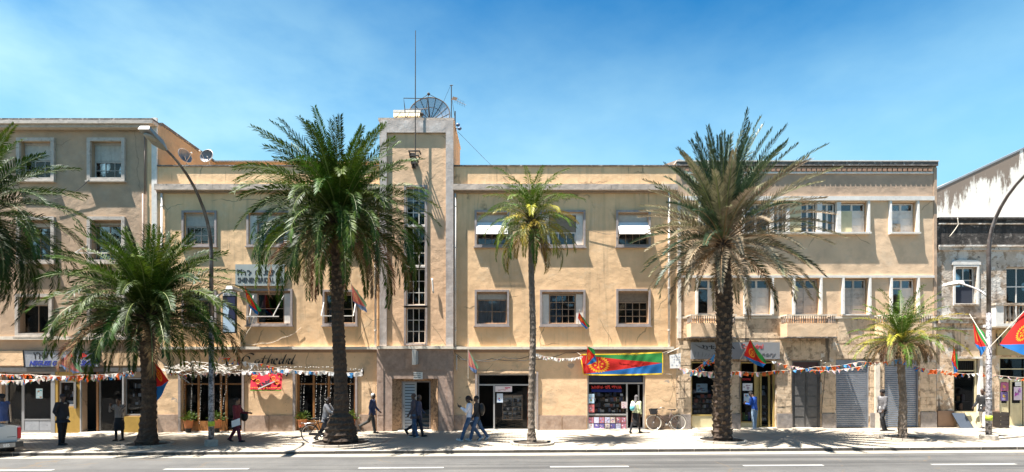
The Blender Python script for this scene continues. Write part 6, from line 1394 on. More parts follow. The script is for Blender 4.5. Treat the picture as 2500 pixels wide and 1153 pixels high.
# boards leaning under the right shop window
t = thing('leaning_board', (X(2350), -.2, gz(X(2350))), 'slate-grey curved panel leaning under the crumbling building shop window', 'board'); z = gz(X(2350)); part('panel', MB().hexa([(X(2330), -.35, z), (X(2362), -.35, z), (X(2362), -.31, z), (X(2330), -.31, z), (X(2321), -.08, z + .65), (X(2350), -.08, z + .65), (X(2350), -.04, z + .65), (X(2321), -.04, z + .65)]), flat('slate_panel', (.07, .085, .11), .5), t)
t = thing('leaning_board', (X(2380), -.2, gz(X(2380))), 'cream stained board leaning under the crumbling building shop window', 'board'); part('panel', MB().hexa([(X(2364), -.32, z), (X(2396), -.32, z), (X(2396), -.28, z), (X(2364), -.28, z), (X(2351), -.08, z + .68), (X(2396), -.08, z + .68), (X(2396), -.04, z + .68), (X(2351), -.04, z + .68)]), M_cream, t)
t = thing('dark_crate', (X(2430), -.3, gz(X(2430))), 'dark battered crate behind the right street lamp', 'crate')
for k in range(4): part('slat', B(X(2418), X(2440), -.5, -.48, gz(X(2430)) + .02 + .17 * k, gz(X(2430)) + .16 + .17 * k), M_iron, t)
part('side', MB().box(X(2418), X(2418) + .03, -.479, -.12, gz(X(2430)) + .02, gz(X(2430)) + .7).box(X(2440) - .03, X(2440), -.479, -.12, gz(X(2430)) + .02, gz(X(2430)) + .7), M_iron, t)
# ================================================================ bicycles (local: +X forward, origin on the ground between the wheels)
M_tyre = flat('tyre', (.02, .02, .02), .8); M_tyrew = flat('cream_tyre', (.55, .50, .40), .75); M_chrome = flat('chrome', (.55, .55, .55), .25, .9)
def bicycle(loc, rz, tilt, label, dark=True, basket=False, ladies=False, rack=True):
    t = thing('bicycle', loc, label, 'bicycle'); t.rotation_euler = (tilt, 0, rz); fm = flat('bicycle_black', (.015, .015, .017), .4, .2) if dark else mat('worn_brown_bicycle', (.11, .07, .055), .5, .3, var=.3, scale=20)
    wr = .335; wb = .54
    def P(mb, name, m, par=t, smooth=True): return mb.build(name, m, par, smooth, local=True)
    for s, nm in ((-wb, 'wheel'), (wb, 'wheel')):
        c = Vector((s, 0, wr)); w = P(MB().tube([c + Vector((wr * .985 * math.cos(a * .19635), 0, wr * .985 * math.sin(a * .19635))) for a in range(33)], .020, 8), nm, M_tyre if dark else M_tyrew)
        P(MB().tube([c + Vector((wr * .93 * math.cos(a * .19635), 0, wr * .93 * math.sin(a * .19635))) for a in range(33)], .012, 6), 'rim', M_chrome, w)
        mb = MB()
        for k in range(24): a = k * .2618; mb.tube([c + Vector((.02 * math.cos(a + 1), .02 * (-1) ** k, .02 * math.sin(a + 1))), c + Vector((wr * .93 * math.cos(a), 0, wr * .93 * math.sin(a)))], .0022, 3)
        tag(P(mb, 'spoke', M_chrome, w, False), kind='stuff'); P(MB().tube([c + Vector((0, -.05, 0)), c + Vector((0, .05, 0))], .025, 8), 'hub', M_chrome, w)
        P(MB().grid(lambda u, v: c + Vector(((wr + .035) * math.cos(R(20 + 140 * u if s < 0 else 30 + 120 * u)), (v - .5) * .07, (wr + .035) * math.sin(R(20 + 140 * u if s < 0 else 30 + 120 * u)))), 16, 2), 'mudguard', fm)
    bb = Vector((-.08, 0, .29)); st = Vector((-.25, 0, .80)); hd = Vector((.36, 0, .84)); hl = Vector((.40, 0, .70)); ra = Vector((-wb, 0, wr)); fa = Vector((wb, 0, wr))
    mb = MB().tube([bb, st], .016, 8).tube([bb, hl], .018, 8).tube([hd, hl], .02, 8)
    if ladies: mb.tube([Vector((-.17, 0, .52)), Vector((.1, 0, .55)), Vector((.38, 0, .77))], .014, 8)
    else: mb.tube([st - Vector((-.02, 0, .05)), hd - Vector((0, 0, .04))], .016, 8)
    for y in (-.05, .05): mb.tube([bb + Vector((0, y * .4, 0)), ra + Vector((0, y, 0))], .010, 6).tube([st - Vector((0, -y * .4, .06)), ra + Vector((0, y, 0))], .009, 6)
    P(mb, 'frame', fm)
    P(MB().tube([hl + Vector((0, .04, -.02)), fa + Vector((0, .05, 0))], .012, 6).tube([hl + Vector((0, -.04, -.02)), fa + Vector((0, -.05, 0))], .012, 6), 'fork', fm)
    hb = P(MB().tube([hd, hd + Vector((-.02, 0, .12))], .013, 6).tube([Vector((.12, -.29, .96)), Vector((.30, -.27, .98)), Vector((.36, -.1, .97)), Vector((.36, .1, .97)), Vector((.30, .27, .98)), Vector((.12, .29, .96))], .012, 8), 'handlebar', M_chrome)
    for y in (-.29, .29): P(MB().tube([(.11, y, .958), (.22, y * .98, .97)], .018, 8), 'grip', M_tyre, hb)
    P(MB().tube([st, st + Vector((-.03, 0, .09))], .013, 6), 'seat_post', M_chrome); P(MB().hexa([(-.44, -.09, .88), (-.44, .09, .88), (-.12, .02, .90), (-.12, -.02, .90), (-.45, -.10, .93), (-.45, .10, .93), (-.10, .018, .925), (-.10, -.018, .925)]), 'saddle', M_tyre)
    cr = P(MB().tube([bb + Vector((0, -.06, 0)), bb + Vector((0, -.075, 0))], .09, 16), 'chainring', M_chrome if not dark else M_tyre)
    P(MB().tube([bb + Vector((0, -.09, 0)), bb + Vector((.12, -.09, -.12))], .010, 6).tube([bb + Vector((0, .09, 0)), bb + Vector((-.12, .09, .12))], .010, 6), 'crank', M_chrome)
    for s in (-1, 1): P(MB().box(bb.x - s * .12 - .04, bb.x - s * .12 + .04, s * .10, s * .18, bb.z + s * .12 - .012, bb.z + s * .12 + .012), 'pedal', M_tyre, t, False)
    P(MB().hexa([(-.56, -.085, .29), (.02, -.085, .24), (.02, -.065, .24), (-.56, -.065, .29), (-.56, -.085, .37), (.02, -.085, .38), (.02, -.065, .38), (-.56, -.065, .37)]), 'chain_guard', fm, t, False)
    P(MB().tube([(-.10, .06, .27), (-.22, .16, .02)], .009, 5), 'kick_stand', M_chrome)
    if rack:
        mb = MB()
        for y in (-.06, 0, .06): mb.tube([(-.86, y, .735), (-.32, y, .735)], .007, 5)
        for x in (-.86, -.6, -.36): mb.tube([(x, -.06, .735), (x, .06, .735)], .007, 5)
        for y in (-.06, .06): mb.tube([(-.72, y, .735), (-wb, y, wr)], .007, 5)
        P(mb, 'rack', M_chrome if dark else fm); P(MB().ball((-.90, 0, .62), (.02, .035, .03), 8, 6), 'reflector', M_redink)
    if basket:
        b = P(MB().hexa([(.44, -.13, .70), (.64, -.13, .70), (.64, .13, .70), (.44, .13, .70), (.40, -.18, .95), (.70, -.18, .95), (.70, .18, .95), (.40, .18, .95)]), 'basket', flat('black_wicker', (.02, .02, .022), .8), t, False)
        mb = MB()
        for k in range(9): x = .43 + .03 * k; mb.tube([(.45 + .022 * k, -.134, .70), (.41 + .034 * k, -.184, .95)], .005, 4)
        for k in range(4): mb.tube([(.43 - .01 * k, -.143 - .012 * k, .75 + .05 * k), (.65 + .012 * k, -.143 - .012 * k, .75 + .05 * k)], .005, 4)
        tag(P(mb, 'wicker', M_greydoor, b, False), kind='stuff')
    return t
x, y, z = on_ground(792, 1080.5)
bicycle((x, y, z), 0, R(2), 'black roadster bicycle pushed by the grey-haired man behind the palm trunk')
xb = X(1626, -.4); bicycle((xb, -.42, gz(xb)), R(180), R(9), 'parked brown bicycle with pale tyres and a black front basket against the wall', dark=False, basket=True, ladies=True, rack=False)

# ================================================================ pickup, seen from behind, mostly outside the picture
M_car = flat('pickup_paint', (.62, .61, .58), .3, 0, var=.03); M_plastic = flat('black_plastic', (.02, .02, .02), .5); M_tail = flat('tail_lamp', (.55, .01, .01), .25)
def pickup():
    cx, cy = -17.1, -6.95
    t = thing('pickup', (cx, cy, gz(cx) - .13), 'white pickup with a red tail lamp at the left edge of the road', 'pickup'); t.rotation_euler = (0, 0, R(150))   # local +X forward
    def P(mb, name, m, par=t, s=False): return mb.build(name, m, par, s, local=True)
    W = .82
    P(MB().box(-.02, 1.6, W - .05, W, .55, 1.04).box(-.02, 1.6, -W, -W + .05, .55, 1.04).box(.02, 1.6, -W + .051, W - .051, .55, .62).box(1.55, 1.6, -W + .051, W - .051, .621, 1.04), 'bed', M_car)
    tg = P(MB().box(-.06, -.021, -W + .10, W - .10, .52, 1.03), 'tailgate', M_car); P(MB().box(-.075, -.061, -.15, .15, .93, .98), 'tailgate_handle', M_plastic, tg)
    P(MB().box(-.064, -.0605, -.70, -.46, .68, .695), 'badge', M_plastic, tg); P(MB().box(-.02, 1.6, -W - .01, -W + .07, 1.041, 1.065).box(-.02, 1.6, W - .07, W + .01, 1.041, 1.065), 'bed_rail', M_plastic)
    for s in (-1, 1): P(MB().box(-.075, .06, s * (W - .09), s * (W + .005), .62, .98), 'tail_lamp', M_tail)
    bp_ = P(MB().box(-.22, -.065, -W - .02, W + .02, .34, .52), 'bumper', M_plastic)
    pl_ = P(MB().box(-.232, -.221, -.62, -.12, .36, .50), 'number_plate', M_lamp, bp_)
    me = text_mesh('585', .13, bold=.004, depth=.004); ws = max(v.co.x for v in me.vertices)
    for v in me.vertices: v.co = (-.2335 - v.co.z, -.30 - v.co.x * .9, .385 + v.co.y)
    me.materials.clear(); me.materials.append(M_paper); link('plate_lettering', me, bp_)
    P(MB().hexa([(1.62, -W, .5), (4.7, -W, .45), (4.7, W, .45), (1.62, W, .5), (1.62, -W, 1.02), (4.65, -W + .06, .92), (4.65, W - .06, .92), (1.62, W, 1.02)]), 'body', M_car)
    P(MB().hexa([(1.63, -W + .03, 1.02), (3.6, -W + .06, 1.0), (3.6, W - .06, 1.0), (1.63, W - .03, 1.02), (1.8, -W + .16, 1.50), (3.0, -W + .18, 1.50), (3.0, W - .18, 1.50), (1.8, W - .16, 1.50)]), 'cab', M_car)
    P(MB().hexa([(1.625, -W + .14, 1.09), (1.66, -W + .14, 1.09), (1.66, W - .14, 1.09), (1.625, W - .14, 1.09), (1.755, -W + .24, 1.43), (1.79, -W + .24, 1.43), (1.79, W - .24, 1.43), (1.755, W - .24, 1.43)]), 'rear_window', M_ink)
    for x in (.75, 3.75):
        for s in (-1, 1):
            w = P(MB().tube([(x, s * (W - .2), .33), (x, s * (W + .0), .33)], .33, 20), 'wheel', M_tyre); P(MB().tube([(x, s * (W + .001), .33), (x, s * (W + .012), .33)], .19, 14), 'rim', M_galv, w)
    return t
pickup()
t = thing('wooden_pole', (-17.0, -6.5, .6), 'thin wooden pole standing in the pickup bed', 'pole'); part('shaft', MB().tube([V3(27, 1030, -6.3), V3(24, 988, -6.3)], .025, 6), M_wood, t)
# ================================================================ people
M_skin = mat('dark_skin', (.085, .045, .028), .5, var=.08, scale=20); M_skin2 = mat('brown_skin', (.16, .085, .05), .5, var=.08, scale=20)
M_eye = flat('eye', (.01, .008, .008), .2); M_lip = flat('lip', (.10, .035, .03), .5)
def cap(mb, p0, r0, p1, r1, n=12, fl=1.0, up=(0, 0, 1)):
    """tapered limb with round ends"""
    p0, p1 = Vector(p0), Vector(p1); d = (p1 - p0).normalized()
    pts = [p0 - d * r0 * .85, p0 - d * r0 * .5, p0, p0.lerp(p1, .35), p0.lerp(p1, .7), p1, p1 + d * r1 * .5, p1 + d * r1 * .85]
    rs = [r0 * .45, r0 * .85, r0, r0 + (r1 - r0) * .3, r0 + (r1 - r0) * .68, r1, r1 * .85, r1 * .45]
    mb.tube(pts, rs, n, flat_=fl, up=up); return mb
def loft(mb, rings, n=20):
    """closed body from rings (centre, forward radius, side radius, forward axis, side axis)"""
    k = len(mb.v)
    for c, rf, rs_, f, s in rings:
        for j in range(n): a = 2 * math.pi * j / n; mb.v.append(tuple(c + f * rf * math.cos(a) + s * rs_ * math.sin(a)))
    for i in range(len(rings) - 1):
        for j in range(n): mb.f.append([k + i * n + j, k + i * n + (j + 1) % n, k + (i + 1) * n + (j + 1) % n, k + (i + 1) * n + j]); mb.m.append(0)
    mb.f.append([k + j for j in range(n)][::-1]); mb.m.append(0); mb.f.append([k + (len(rings) - 1) * n + j for j in range(n)]); mb.m.append(0); return mb
def fuse(mb, name, m, parent, voxel=.014, it=2, paint=None, noise=0):
    """one continuous skin over the overlapping volumes"""
    me = mb.mesh(name, m); o = bpy.data.objects.new(name, me)
    r = o.modifiers.new('r', 'REMESH'); r.mode = 'VOXEL'; r.voxel_size = voxel; r.use_smooth_shade = True
    s = o.modifiers.new('s', 'SMOOTH'); s.factor = .5; s.iterations = it
    m2 = evaluated(o); m2.name = name; m2.materials.clear()
    for q in (m if isinstance(m, (list, tuple)) else [m]): m2.materials.append(q)
    if paint:
        for p in m2.polygons:
            c = p.center
            for i, (pt, rad_) in enumerate(paint):
                if (c - pt).length < rad_: p.material_index = 1 if i < 2 else 2
    if noise:
        rr = random.Random(3); ph_ = [rr.uniform(0, 6) for _ in range(6)]
        nn_ = [n.vector.copy() for n in m2.vertex_normals]
        for v, nv in zip(m2.vertices, nn_):
            c = v.co; f = math.sin(c.z * 26 + ph_[0] + 3 * math.sin(c.x * 17 + c.y * 13)) * .5 + math.sin(c.z * 47 + c.x * 31 + ph_[1]) * .3
            v.co = c + nv * f * noise
    return link(name, m2, parent)
def person(px, py, face, h, label, legs=((8, 5), (-12, 10)), arms=((10, 15), (-10, 20)), out=(8, 8), lean=0, top='shirt', topc=(.1, .1, .1), legc=(.02, .02, .03), skin=M_skin, hair='short', hairc=(.012, .010, .010), headp=0, headturn=0, slim=1.0, skirt=None, shoe=(.015, .015, .015), hem=.80, belly=0, topm=None, legm=None, armin=(0, 0), sleeve=1.0, at=None, wide=1.0, dz=0):
    """face: 0 looks right, 180 left, 90 away from the street, -90 to the street; legs (thigh forward, knee bend); arms (forward, elbow bend); index 0 = the right side"""
    if at: x, y, z = at
    else: x, y, z = on_ground(px, py)
    K = h / 1.75; t = thing('person', (x, y, z + dz), label, 'person'); t.rotation_euler = (0, 0, R(face))
    hip = Vector((0, 0, .93)); le = R(lean); sx, sz = math.sin(le), math.cos(le)
    def up_(zz, f=0, s=0): d = zz - .93; return hip + Vector((d * sx + f * sz, s, d * sz - f * sx))
    F = Vector((sz, 0, -sx)); S = Vector((0, 1, 0)); U = Vector((sx, 0, sz)); FX = Vector((1, 0, 0))
    jl = []; low = 9
    for i, s in enumerate((-1, 1)):
        a, b = (R(q) for q in legs[i]); hp = hip + Vector((0, s * .092, -.02)); kn = hp + Vector((math.sin(a), s * .05, -math.cos(a))) * .44; an = kn + Vector((math.sin(a - b), 0, -math.cos(a - b))) * .42
        jl.append((hp, kn, an, a - b)); low = min(low, an.z - .075 * math.cos(a - b) - (.10 * math.sin(-(a - b)) if a - b < 0 else 0) * .6)
    D = Vector((0, 0, -low))
    ja = []
    for i, s in enumerate((-1, 1)):
        a, b = (R(q) for q in arms[i]); o = R(out[i]); sh = up_(1.425, 0, s * .185 * wide); a0 = a - 0
        ud = Vector((math.sin(a0) * math.cos(o), s * math.sin(o), -math.cos(a0) * math.cos(o))); el = sh + ud * .285
        fd = Vector((math.sin(a0 + b) * math.cos(R(armin[i])), -s * math.sin(R(armin[i])) + s * math.sin(o) * .4, -math.cos(a0 + b) * math.cos(R(armin[i])))).normalized(); wr = el + fd * .25; ja.append((sh, el, wr, fd, ud))
    T = lambda v: (v + D) * K
    hc = up_(1.62, .02); hr = Matrix.Rotation(R(headturn), 3, 'Z') @ Matrix.Rotation(R(headp) + le * .6, 3, 'Y')
    hb = up_(1.515, .005); hc = hb + hr @ Vector((.02, 0, .125)); hp_ = lambda a, b, c: hc + hr @ Vector((a, b, c))
    sl = slim
    def rings(spec, e=0):
        return [(T(up_(zz, f)), (rf + e) * K, (rs_ + e) * K * (wide if zz > 1.2 else 1), F, S) for zz, rf, rs_, f in spec]
    torso = [(.80, .08, .13, 0), (.88, .105 + belly * .3, .158, 0), (.96, .108 + belly * .8, .158, belly * .4), (1.08, .098 + belly, .138 * sl, belly * .5), (1.2, .108 + belly * .5, .15 * sl, belly * .3), (1.32, .115, .165 * sl, 0), (1.40, .10, .155 * sl, 0), (1.455, .07, .10, 0), (1.48, .05, .06, 0)]
    b = MB(); loft(b, rings(torso)); cap(b, T(up_(1.44, .0)), .055 * K, T(hb + hr @ Vector((.01, 0, .05))), .052 * K)
    for i, (hp, kn, an, fa) in enumerate(jl):
        cap(b, T(hp), .088 * K, T(kn), .056 * K); cap(b, T(kn), .055 * K, T(kn.lerp(an, .35)), .054 * K); cap(b, T(kn.lerp(an, .3)), .053 * K, T(an), .036 * K)
        fd = Vector((math.cos(fa), 0, math.sin(fa))); cap(b, T(an + Vector((0, 0, -.02))), .034 * K, T(an + fd * .14 + Vector((0, 0, -.04))), .028 * K)
    for i, (sh, el, wr, fd, ud) in enumerate(ja):
        s = (-1, 1)[i]; cap(b, T(sh), .052 * K, T(el), .040 * K); cap(b, T(el), .040 * K, T(wr), .027 * K)
    b.ball(T(hp_(0, 0, .025)), (.096 * K, .076 * K, .098 * K), 16, 12, rot=hr); b.ball(T(hp_(.018, 0, -.055)), (.070 * K, .056 * K, .058 * K), 14, 10, rot=hr)
    b.ball(T(hp_(.090, 0, -.015)), (.020 * K, .013 * K, .026 * K), 8, 6, rot=hr); b.ball(T(hp_(.080, 0, .022)), (.014 * K, .045 * K, .010 * K), 8, 6, rot=hr); b.ball(T(hp_(.080, 0, -.062)), (.014 * K, .026 * K, .010 * K), 8, 6, rot=hr); b.ball(T(hp_(.070, 0, -.098)), (.022 * K, .026 * K, .018 * K), 8, 6, rot=hr)
    for s in (-1, 1): b.ball(T(hp_(-.005, s * .078, -.008)), (.017 * K, .010 * K, .030 * K), 8, 6, rot=hr)
    paint = [(T(hp_(.086, s * .032, .004)), .013 * K) for s in (-1, 1)] + [(T(hp_(.092, 0, -.062)), .018 * K)]
    body = fuse(b, 'body', [skin, M_eye, M_lip], t, .0115 * K, 1, paint)
    # hands: palm, four unequal curled fingers, thumb from the side of the palm
    for i, (sh, el, wr, fd, ud) in enumerate(ja):
        s = (-1, 1)[i]; hb_ = MB(); side = Vector((1, 0, 0)) if abs(fd.x) < .75 else Vector((0, 0, 1)); side = (side - fd * side.dot(fd)).normalized(); inn = Vector((0, -s, 0)); inn = (inn - fd * inn.dot(fd)).normalized()
        cap(hb_, T(wr), .024 * K, T(wr + fd * .035), .026 * K); cap(hb_, T(wr + fd * .04), .036 * K, T(wr + fd * .085), .036 * K, fl=.42, up=inn)
        for k in range(4):
            o = side * (.030 - .020 * k); L = (.036, .042, .039, .030)[k]; p0 = wr + fd * .095 + o; p1 = p0 + (fd + inn * .25).normalized() * L; p2 = p1 + (fd * .6 + inn * .8).normalized() * L * .75; p3 = p2 + (fd * .1 + inn).normalized() * L * .5
            cap(hb_, T(p0), .0095 * K, T(p1), .009 * K, 8); cap(hb_, T(p1), .009 * K, T(p2), .008 * K, 8); cap(hb_, T(p2), .008 * K, T(p3), .007 * K, 8)
        p0 = wr + fd * .03 + side * .026; p1 = p0 + (side * .8 + fd * .7 + inn * .3).normalized() * .042; p2 = p1 + (fd + inn * .6).normalized() * .032; cap(hb_, T(p0), .013 * K, T(p1), .011 * K, 8); cap(hb_, T(p1), .011 * K, T(p2), .009 * K, 8)
        fuse(hb_, 'hand', skin, t, .0045 * K, 1)
    # clothes
    tm = topm or mat('%s_%.3f_%.3f_%.3f' % (top, *topc), topc, .85, var=.16, scale=9, bump=.004, bscale=18); lm = legm or mat('trousers_%.3f_%.3f_%.3f' % tuple(legc), legc, .85, var=.18, scale=9, bump=.004, bscale=18)
    g = MB(); ex = .016 if top != 'jacket' else .028
    tor = [(zz, rf, rs_, f) for zz, rf, rs_, f in torso if zz >= hem - .001 and zz < 1.46]
    if tor[0][0] > hem + .01: tor = [(hem, tor[0][1], tor[0][2], tor[0][3])] + tor
    if top == 'jacket': tor[0] = (hem, .135 + belly * .6, .185, belly * .3); tor[1] = (tor[1][0], max(tor[1][1], .125 + belly), .175, belly * .4)
    elif hem < .86: tor[0] = (hem, .125, .168, 0)
    tor.append((1.475, .075, .085, 0)); loft(g, rings(tor, ex))
    for i, (sh, el, wr, fd, ud) in enumerate(ja):
        e2 = el if sleeve < .6 else wr - fd * .02; cap(g, T(sh), (.062 + ex * .7) * K, T(sh.lerp(el, 1 if sleeve >= .6 else .6)), (.048 + ex * .4) * K)
        if sleeve >= .6: cap(g, T(el), (.048 + ex * .4) * K, T(e2), (.038 + ex * .3) * K)
    if top == 'jacket': cap(g, T(up_(1.46, -.02, -.07)), .03 * K, T(up_(1.46, -.02, .07)), .03 * K)
    fuse(g, top if top != 'jacket' else 'jacket', tm, t, .013 * K, 2, noise=.004)
    if top == 'jacket' or top == 'open_jacket':          # shirt front and lapels
        q = MB(); w0, w1 = .035, .075
        q.hexa([T(up_(a, f, s)) for a, f, s in ((hem + .14, .136 + belly * 1.5, -.02), (hem + .14, .136 + belly * 1.5, .02), (hem + .14, .11 + belly, .02), (hem + .14, .11 + belly, -.02), (1.46, .10, -.05), (1.46, .10, .05), (1.44, .05, .05), (1.44, .05, -.05))]); q.build('shirt_front', M_paper if topc[0] > -1 else M_paper, t, local=True)
    g = MB()
    if skirt:
        zl, wf = skirt; loft(g, [(T(Vector((jl[0][1].x * .25 + jl[1][1].x * .25, 0, zl))), wf * K, wf * .95 * K, FX, S), (T(Vector((0, 0, (zl + .93) / 2))), (wf * .6 + .075) * K, (wf * .55 + .085) * K, FX, S), (T(hip), .125 * K, .172 * K, FX, S), (T(up_(1.02)), .112 * K, .148 * K, F, S)])
        fuse(g, 'skirt', lm, t, .014 * K, 2, noise=.006)
        if zl > .3:
            g = MB()
            for hp, kn, an, fa in jl: cap(g, T(kn), .06 * K, T(an + Vector((0, 0, .02))), .042 * K)
            fuse(g, 'stockings', lm, t, .014 * K, 1)
    else:
        loft(g, rings([(.84, .10, .15, 0), (.90, .115 + belly * .3, .168, 0), (.98, .115 + belly * .7, .165, belly * .3), (1.03, .108 + belly * .8, .155, belly * .4)], .006))
        for hp, kn, an, fa in jl:
            cap(g, T(hp + Vector((0, 0, -.03))), .104 * K, T(kn), .074 * K); cap(g, T(kn), .074 * K, T(an + Vector((0, 0, .0))), .060 * K)
            cap(g, T(hp.lerp(kn, .1)), .102 * K, T(hip + Vector((0, 0, -.06))), .09 * K)
        fuse(g, 'trousers', lm, t, .013 * K, 2, noise=.005)
    sm_ = flat('shoe_%.2f_%.2f_%.2f' % tuple(shoe), shoe, .5)
    for hp, kn, an, fa in jl:
        fd = Vector((math.cos(fa), 0, math.sin(fa))); dn = Vector((math.sin(fa), 0, -math.cos(fa))); s_ = MB(); heel = an + dn * .035 - fd * .045
        cap(s_, T(heel), .040 * K, T(heel + fd * .12), .044 * K, fl=.85, up=dn); cap(s_, T(heel + fd * .10 + dn * .006), .045 * K, T(heel + fd * .205 + dn * .012), .034 * K, fl=.7, up=dn); cap(s_, T(an + dn * -.02), .043 * K, T(an + dn * .03), .045 * K)
        s = fuse(s_, 'shoe', sm_, t, .010 * K, 1)
        a = heel + dn * .036 - fd * .035; bq = heel + dn * .040 + fd * .235; part('sole', MB().beam(T(a), T(bq), .075 * K, .018 * K, up=(0, 0, 1)), M_paper if shoe[0] > .3 or legc[2] > .08 else M_black, s, local=True)
    hm = flat('hair_%.2f_%.2f_%.2f' % tuple(hairc), hairc, .9, bump=.004, bscale=60); g = MB()
    if hair == 'short': g.ball(T(hp_(-.014, 0, .036)), (.097 * K, .083 * K, .097 * K), 16, 12, rot=hr)
    elif hair == 'bun': g.ball(T(hp_(-.018, 0, .04)), (.102 * K, .088 * K, .102 * K), 16, 12, rot=hr); g.ball(T(hp_(-.13, 0, .01)), (.05 * K,) * 3, 12, 8)
    elif hair == 'afro': g.ball(T(hp_(-.018, 0, .048)), (.115 * K, .10 * K, .112 * K), 16, 12, rot=hr)
    elif hair == 'bald': g.ball(T(hp_(-.016, 0, .012)), (.088 * K, .0785 * K, .066 * K), 16, 12, rot=hr)
    elif hair == 'cap': g.ball(T(hp_(-.004, 0, .062)), (.103 * K, .087 * K, .075 * K), 16, 12, rot=hr); g.ball(T(hp_(.0, 0, .045)), (.108 * K, .093 * K, .028 * K), 16, 8, rot=hr)
    elif hair == 'scarf': g.ball(T(hp_(-.02, 0, .03)), (.105 * K, .094 * K, .108 * K), 16, 12, rot=hr); cap(g, T(hp_(-.05, 0, -.02)), .075 * K, T(up_(1.42, -.05)), .09 * K)
    elif hair == 'braids': g.ball(T(hp_(-.018, 0, .04)), (.104 * K, .092 * K, .102 * K), 16, 12, rot=hr); cap(g, T(hp_(-.09, 0, .05)), .05 * K, T(hp_(-.13, 0, -.08)), .04 * K)
    fuse(g, 'hair' if hair not in ('cap', 'scarf') else {'cap': 'cap', 'scarf': 'head_scarf'}[hair], hm, t, .010 * K, 1, noise=.002)
    Wm = Matrix.Translation((x, y, z + dz)) @ Matrix.Rotation(R(face), 4, 'Z')
    return t, [Wm @ T(j[2] + j[3] * .07) for j in ja], lambda zz, f=0, s=0: Wm @ T(up_(zz, f, s)), Wm
def denim(): return mat('denim', (.045, .09, .17), .85, var=.3, scale=7, bump=.004, stain=((.13, .19, .27), .5, .7, 4, .6))
stripe = bpy.data.materials.new('striped_blouse'); stripe.use_nodes = True; nt = stripe.node_tree; b = nt.nodes['Principled BSDF']; tc = N(nt, 'ShaderNodeTexCoord'); wv = N(nt, 'ShaderNodeTexWave', Scale=9.0, Distortion=2.5); wv.bands_direction = 'Y'
nt.links.new(tc.outputs['Object'], wv.inputs[0]); cr = N(nt, 'ShaderNodeMix', data_type='RGBA'); cr.inputs[6].default_value = (.03, .02, .03, 1); cr.inputs[7].default_value = (.5, .42, .35, 1); nt.links.new(wv.outputs[0], cr.inputs[0]); nt.links.new(cr.outputs[2], b.inputs['Base Color']); b.inputs['Roughness'].default_value = .9

person(152, 1087, 0, 1.86, 'heavy man in dark suit and small brimless cap standing by the yellow pier', legs=((4, 4), (-4, 3)), arms=((-18, 40), (-15, 35)), out=(6, 6), armin=(25, 25), top='jacket', topc=(.016, .016, .022), legc=(.012, .012, .016), hair='cap', hairc=(.02, .02, .025), belly=.06, wide=1.06, hem=.76, headturn=-20)
person(291, 1076, -90, 1.66, 'woman in striped blouse and dark skirt holding both hands up to her face', legs=((3, 3), (-2, 2)), arms=((38, 118), (34, 122)), out=(14, 14), armin=(22, 22), top='blouse', topm=stripe, skin=M_skin2, hair='short', skirt=(.42, .19), legc=(.012, .012, .015), hem=.84, headp=12, slim=1.08)
t_, hands, tor_, Wm = person(578, 1079, 0, 1.68, 'woman in a long maroon cardigan and blue top walking right with a white folder', legs=((16, 6), (-16, 14)), arms=((4, 20), (24, 60)), top='cardigan', topc=(.12, .012, .022), legc=(.10, .012, .03), hair='bun', hem=.62, skin=M_skin2, headturn=10)
f = thing('folder', hands[0], 'white folder held low by the woman in maroon', 'folder'); part('cover', MB().hexa([hands[0] + Vector(v) for v in ((-.20, -.03, -.24), (.12, -.03, -.14), (.12, -.015, -.14), (-.20, -.015, -.24), (-.22, -.03, .0), (.10, -.03, .12), (.10, -.015, .12), (-.22, -.015, .0))]), M_paper, f)
bg = tor_(1.12, .05, .27); f = thing('shoulder_bag', bg, 'black shoulder bag on the woman in maroon', 'bag'); mb = MB().ball(bg + Vector((.12, 0, -.12)), (.15, .07, .19), 14, 10); part('pouch', mb, M_black, f, True); part('strap', MB().tube([tor_(1.46, 0, .12), bg + Vector((.03, .02, .0))], .012, 5).tube([tor_(1.46, .02, .12), bg + Vector((.2, .02, .0))], .012, 5), M_black, f)
person(795, 1081, 0, 1.70, 'grey-haired man in a pale jacket pushing the black bicycle behind the palm trunk', legs=((10, 12), (-20, 18)), arms=((38, 34), (36, 34)), out=(8, 4), armin=(10, 0), top='jacket', topc=(.36, .35, .35), legc=(.05, .05, .06), hair='bald', hairc=(.30, .29, .28), lean=8, hem=.78, skin=M_skin)
person(909, 1058, 0, 1.72, 'white-haired man in a navy jacket striding right beside the tower pilaster', legs=((10, 2), (-26, 34)), arms=((-14, 25), (12, 30)), top='jacket', topc=(.035, .045, .10), legc=(.035, .035, .032), hair='short', hairc=(.5, .49, .47), lean=2, hem=.80)
person(1022, 1066, 5, 1.70, 'man in a dark coat half hidden behind the man in the doorway, walking right', legs=((14, 4), (-24, 30)), arms=((-10, 20), (15, 25)), top='jacket', topc=(.06, .06, .10), legc=(.02, .02, .03), hair='bald', hairc=(.03, .03, .03), hem=.74)
person(1011, 1067, 180, 1.75, 'bald man in a purplish brown jacket and jeans facing left before the portal', legs=((5, 3), (-6, 6)), arms=((4, 10), (6, 24)), top='jacket', topc=(.075, .060, .072), legm=denim(), legc=(.03, .05, .09), hair='bald', hairc=(.05, .045, .042), hem=.72, shoe=(.02, .02, .02))
t_, hands, tor_, Wm = person(1164, 1075, 180, 1.72, 'companion in dark top and jeans with a black backpack, behind the person in white', legs=((-22, 14), (18, 4)), arms=((8, 20), (8, 20)), top='shirt', topc=(.02, .02, .022), legm=denim(), legc=(.05, .09, .15), hair='short', shoe=(.5, .5, .5))
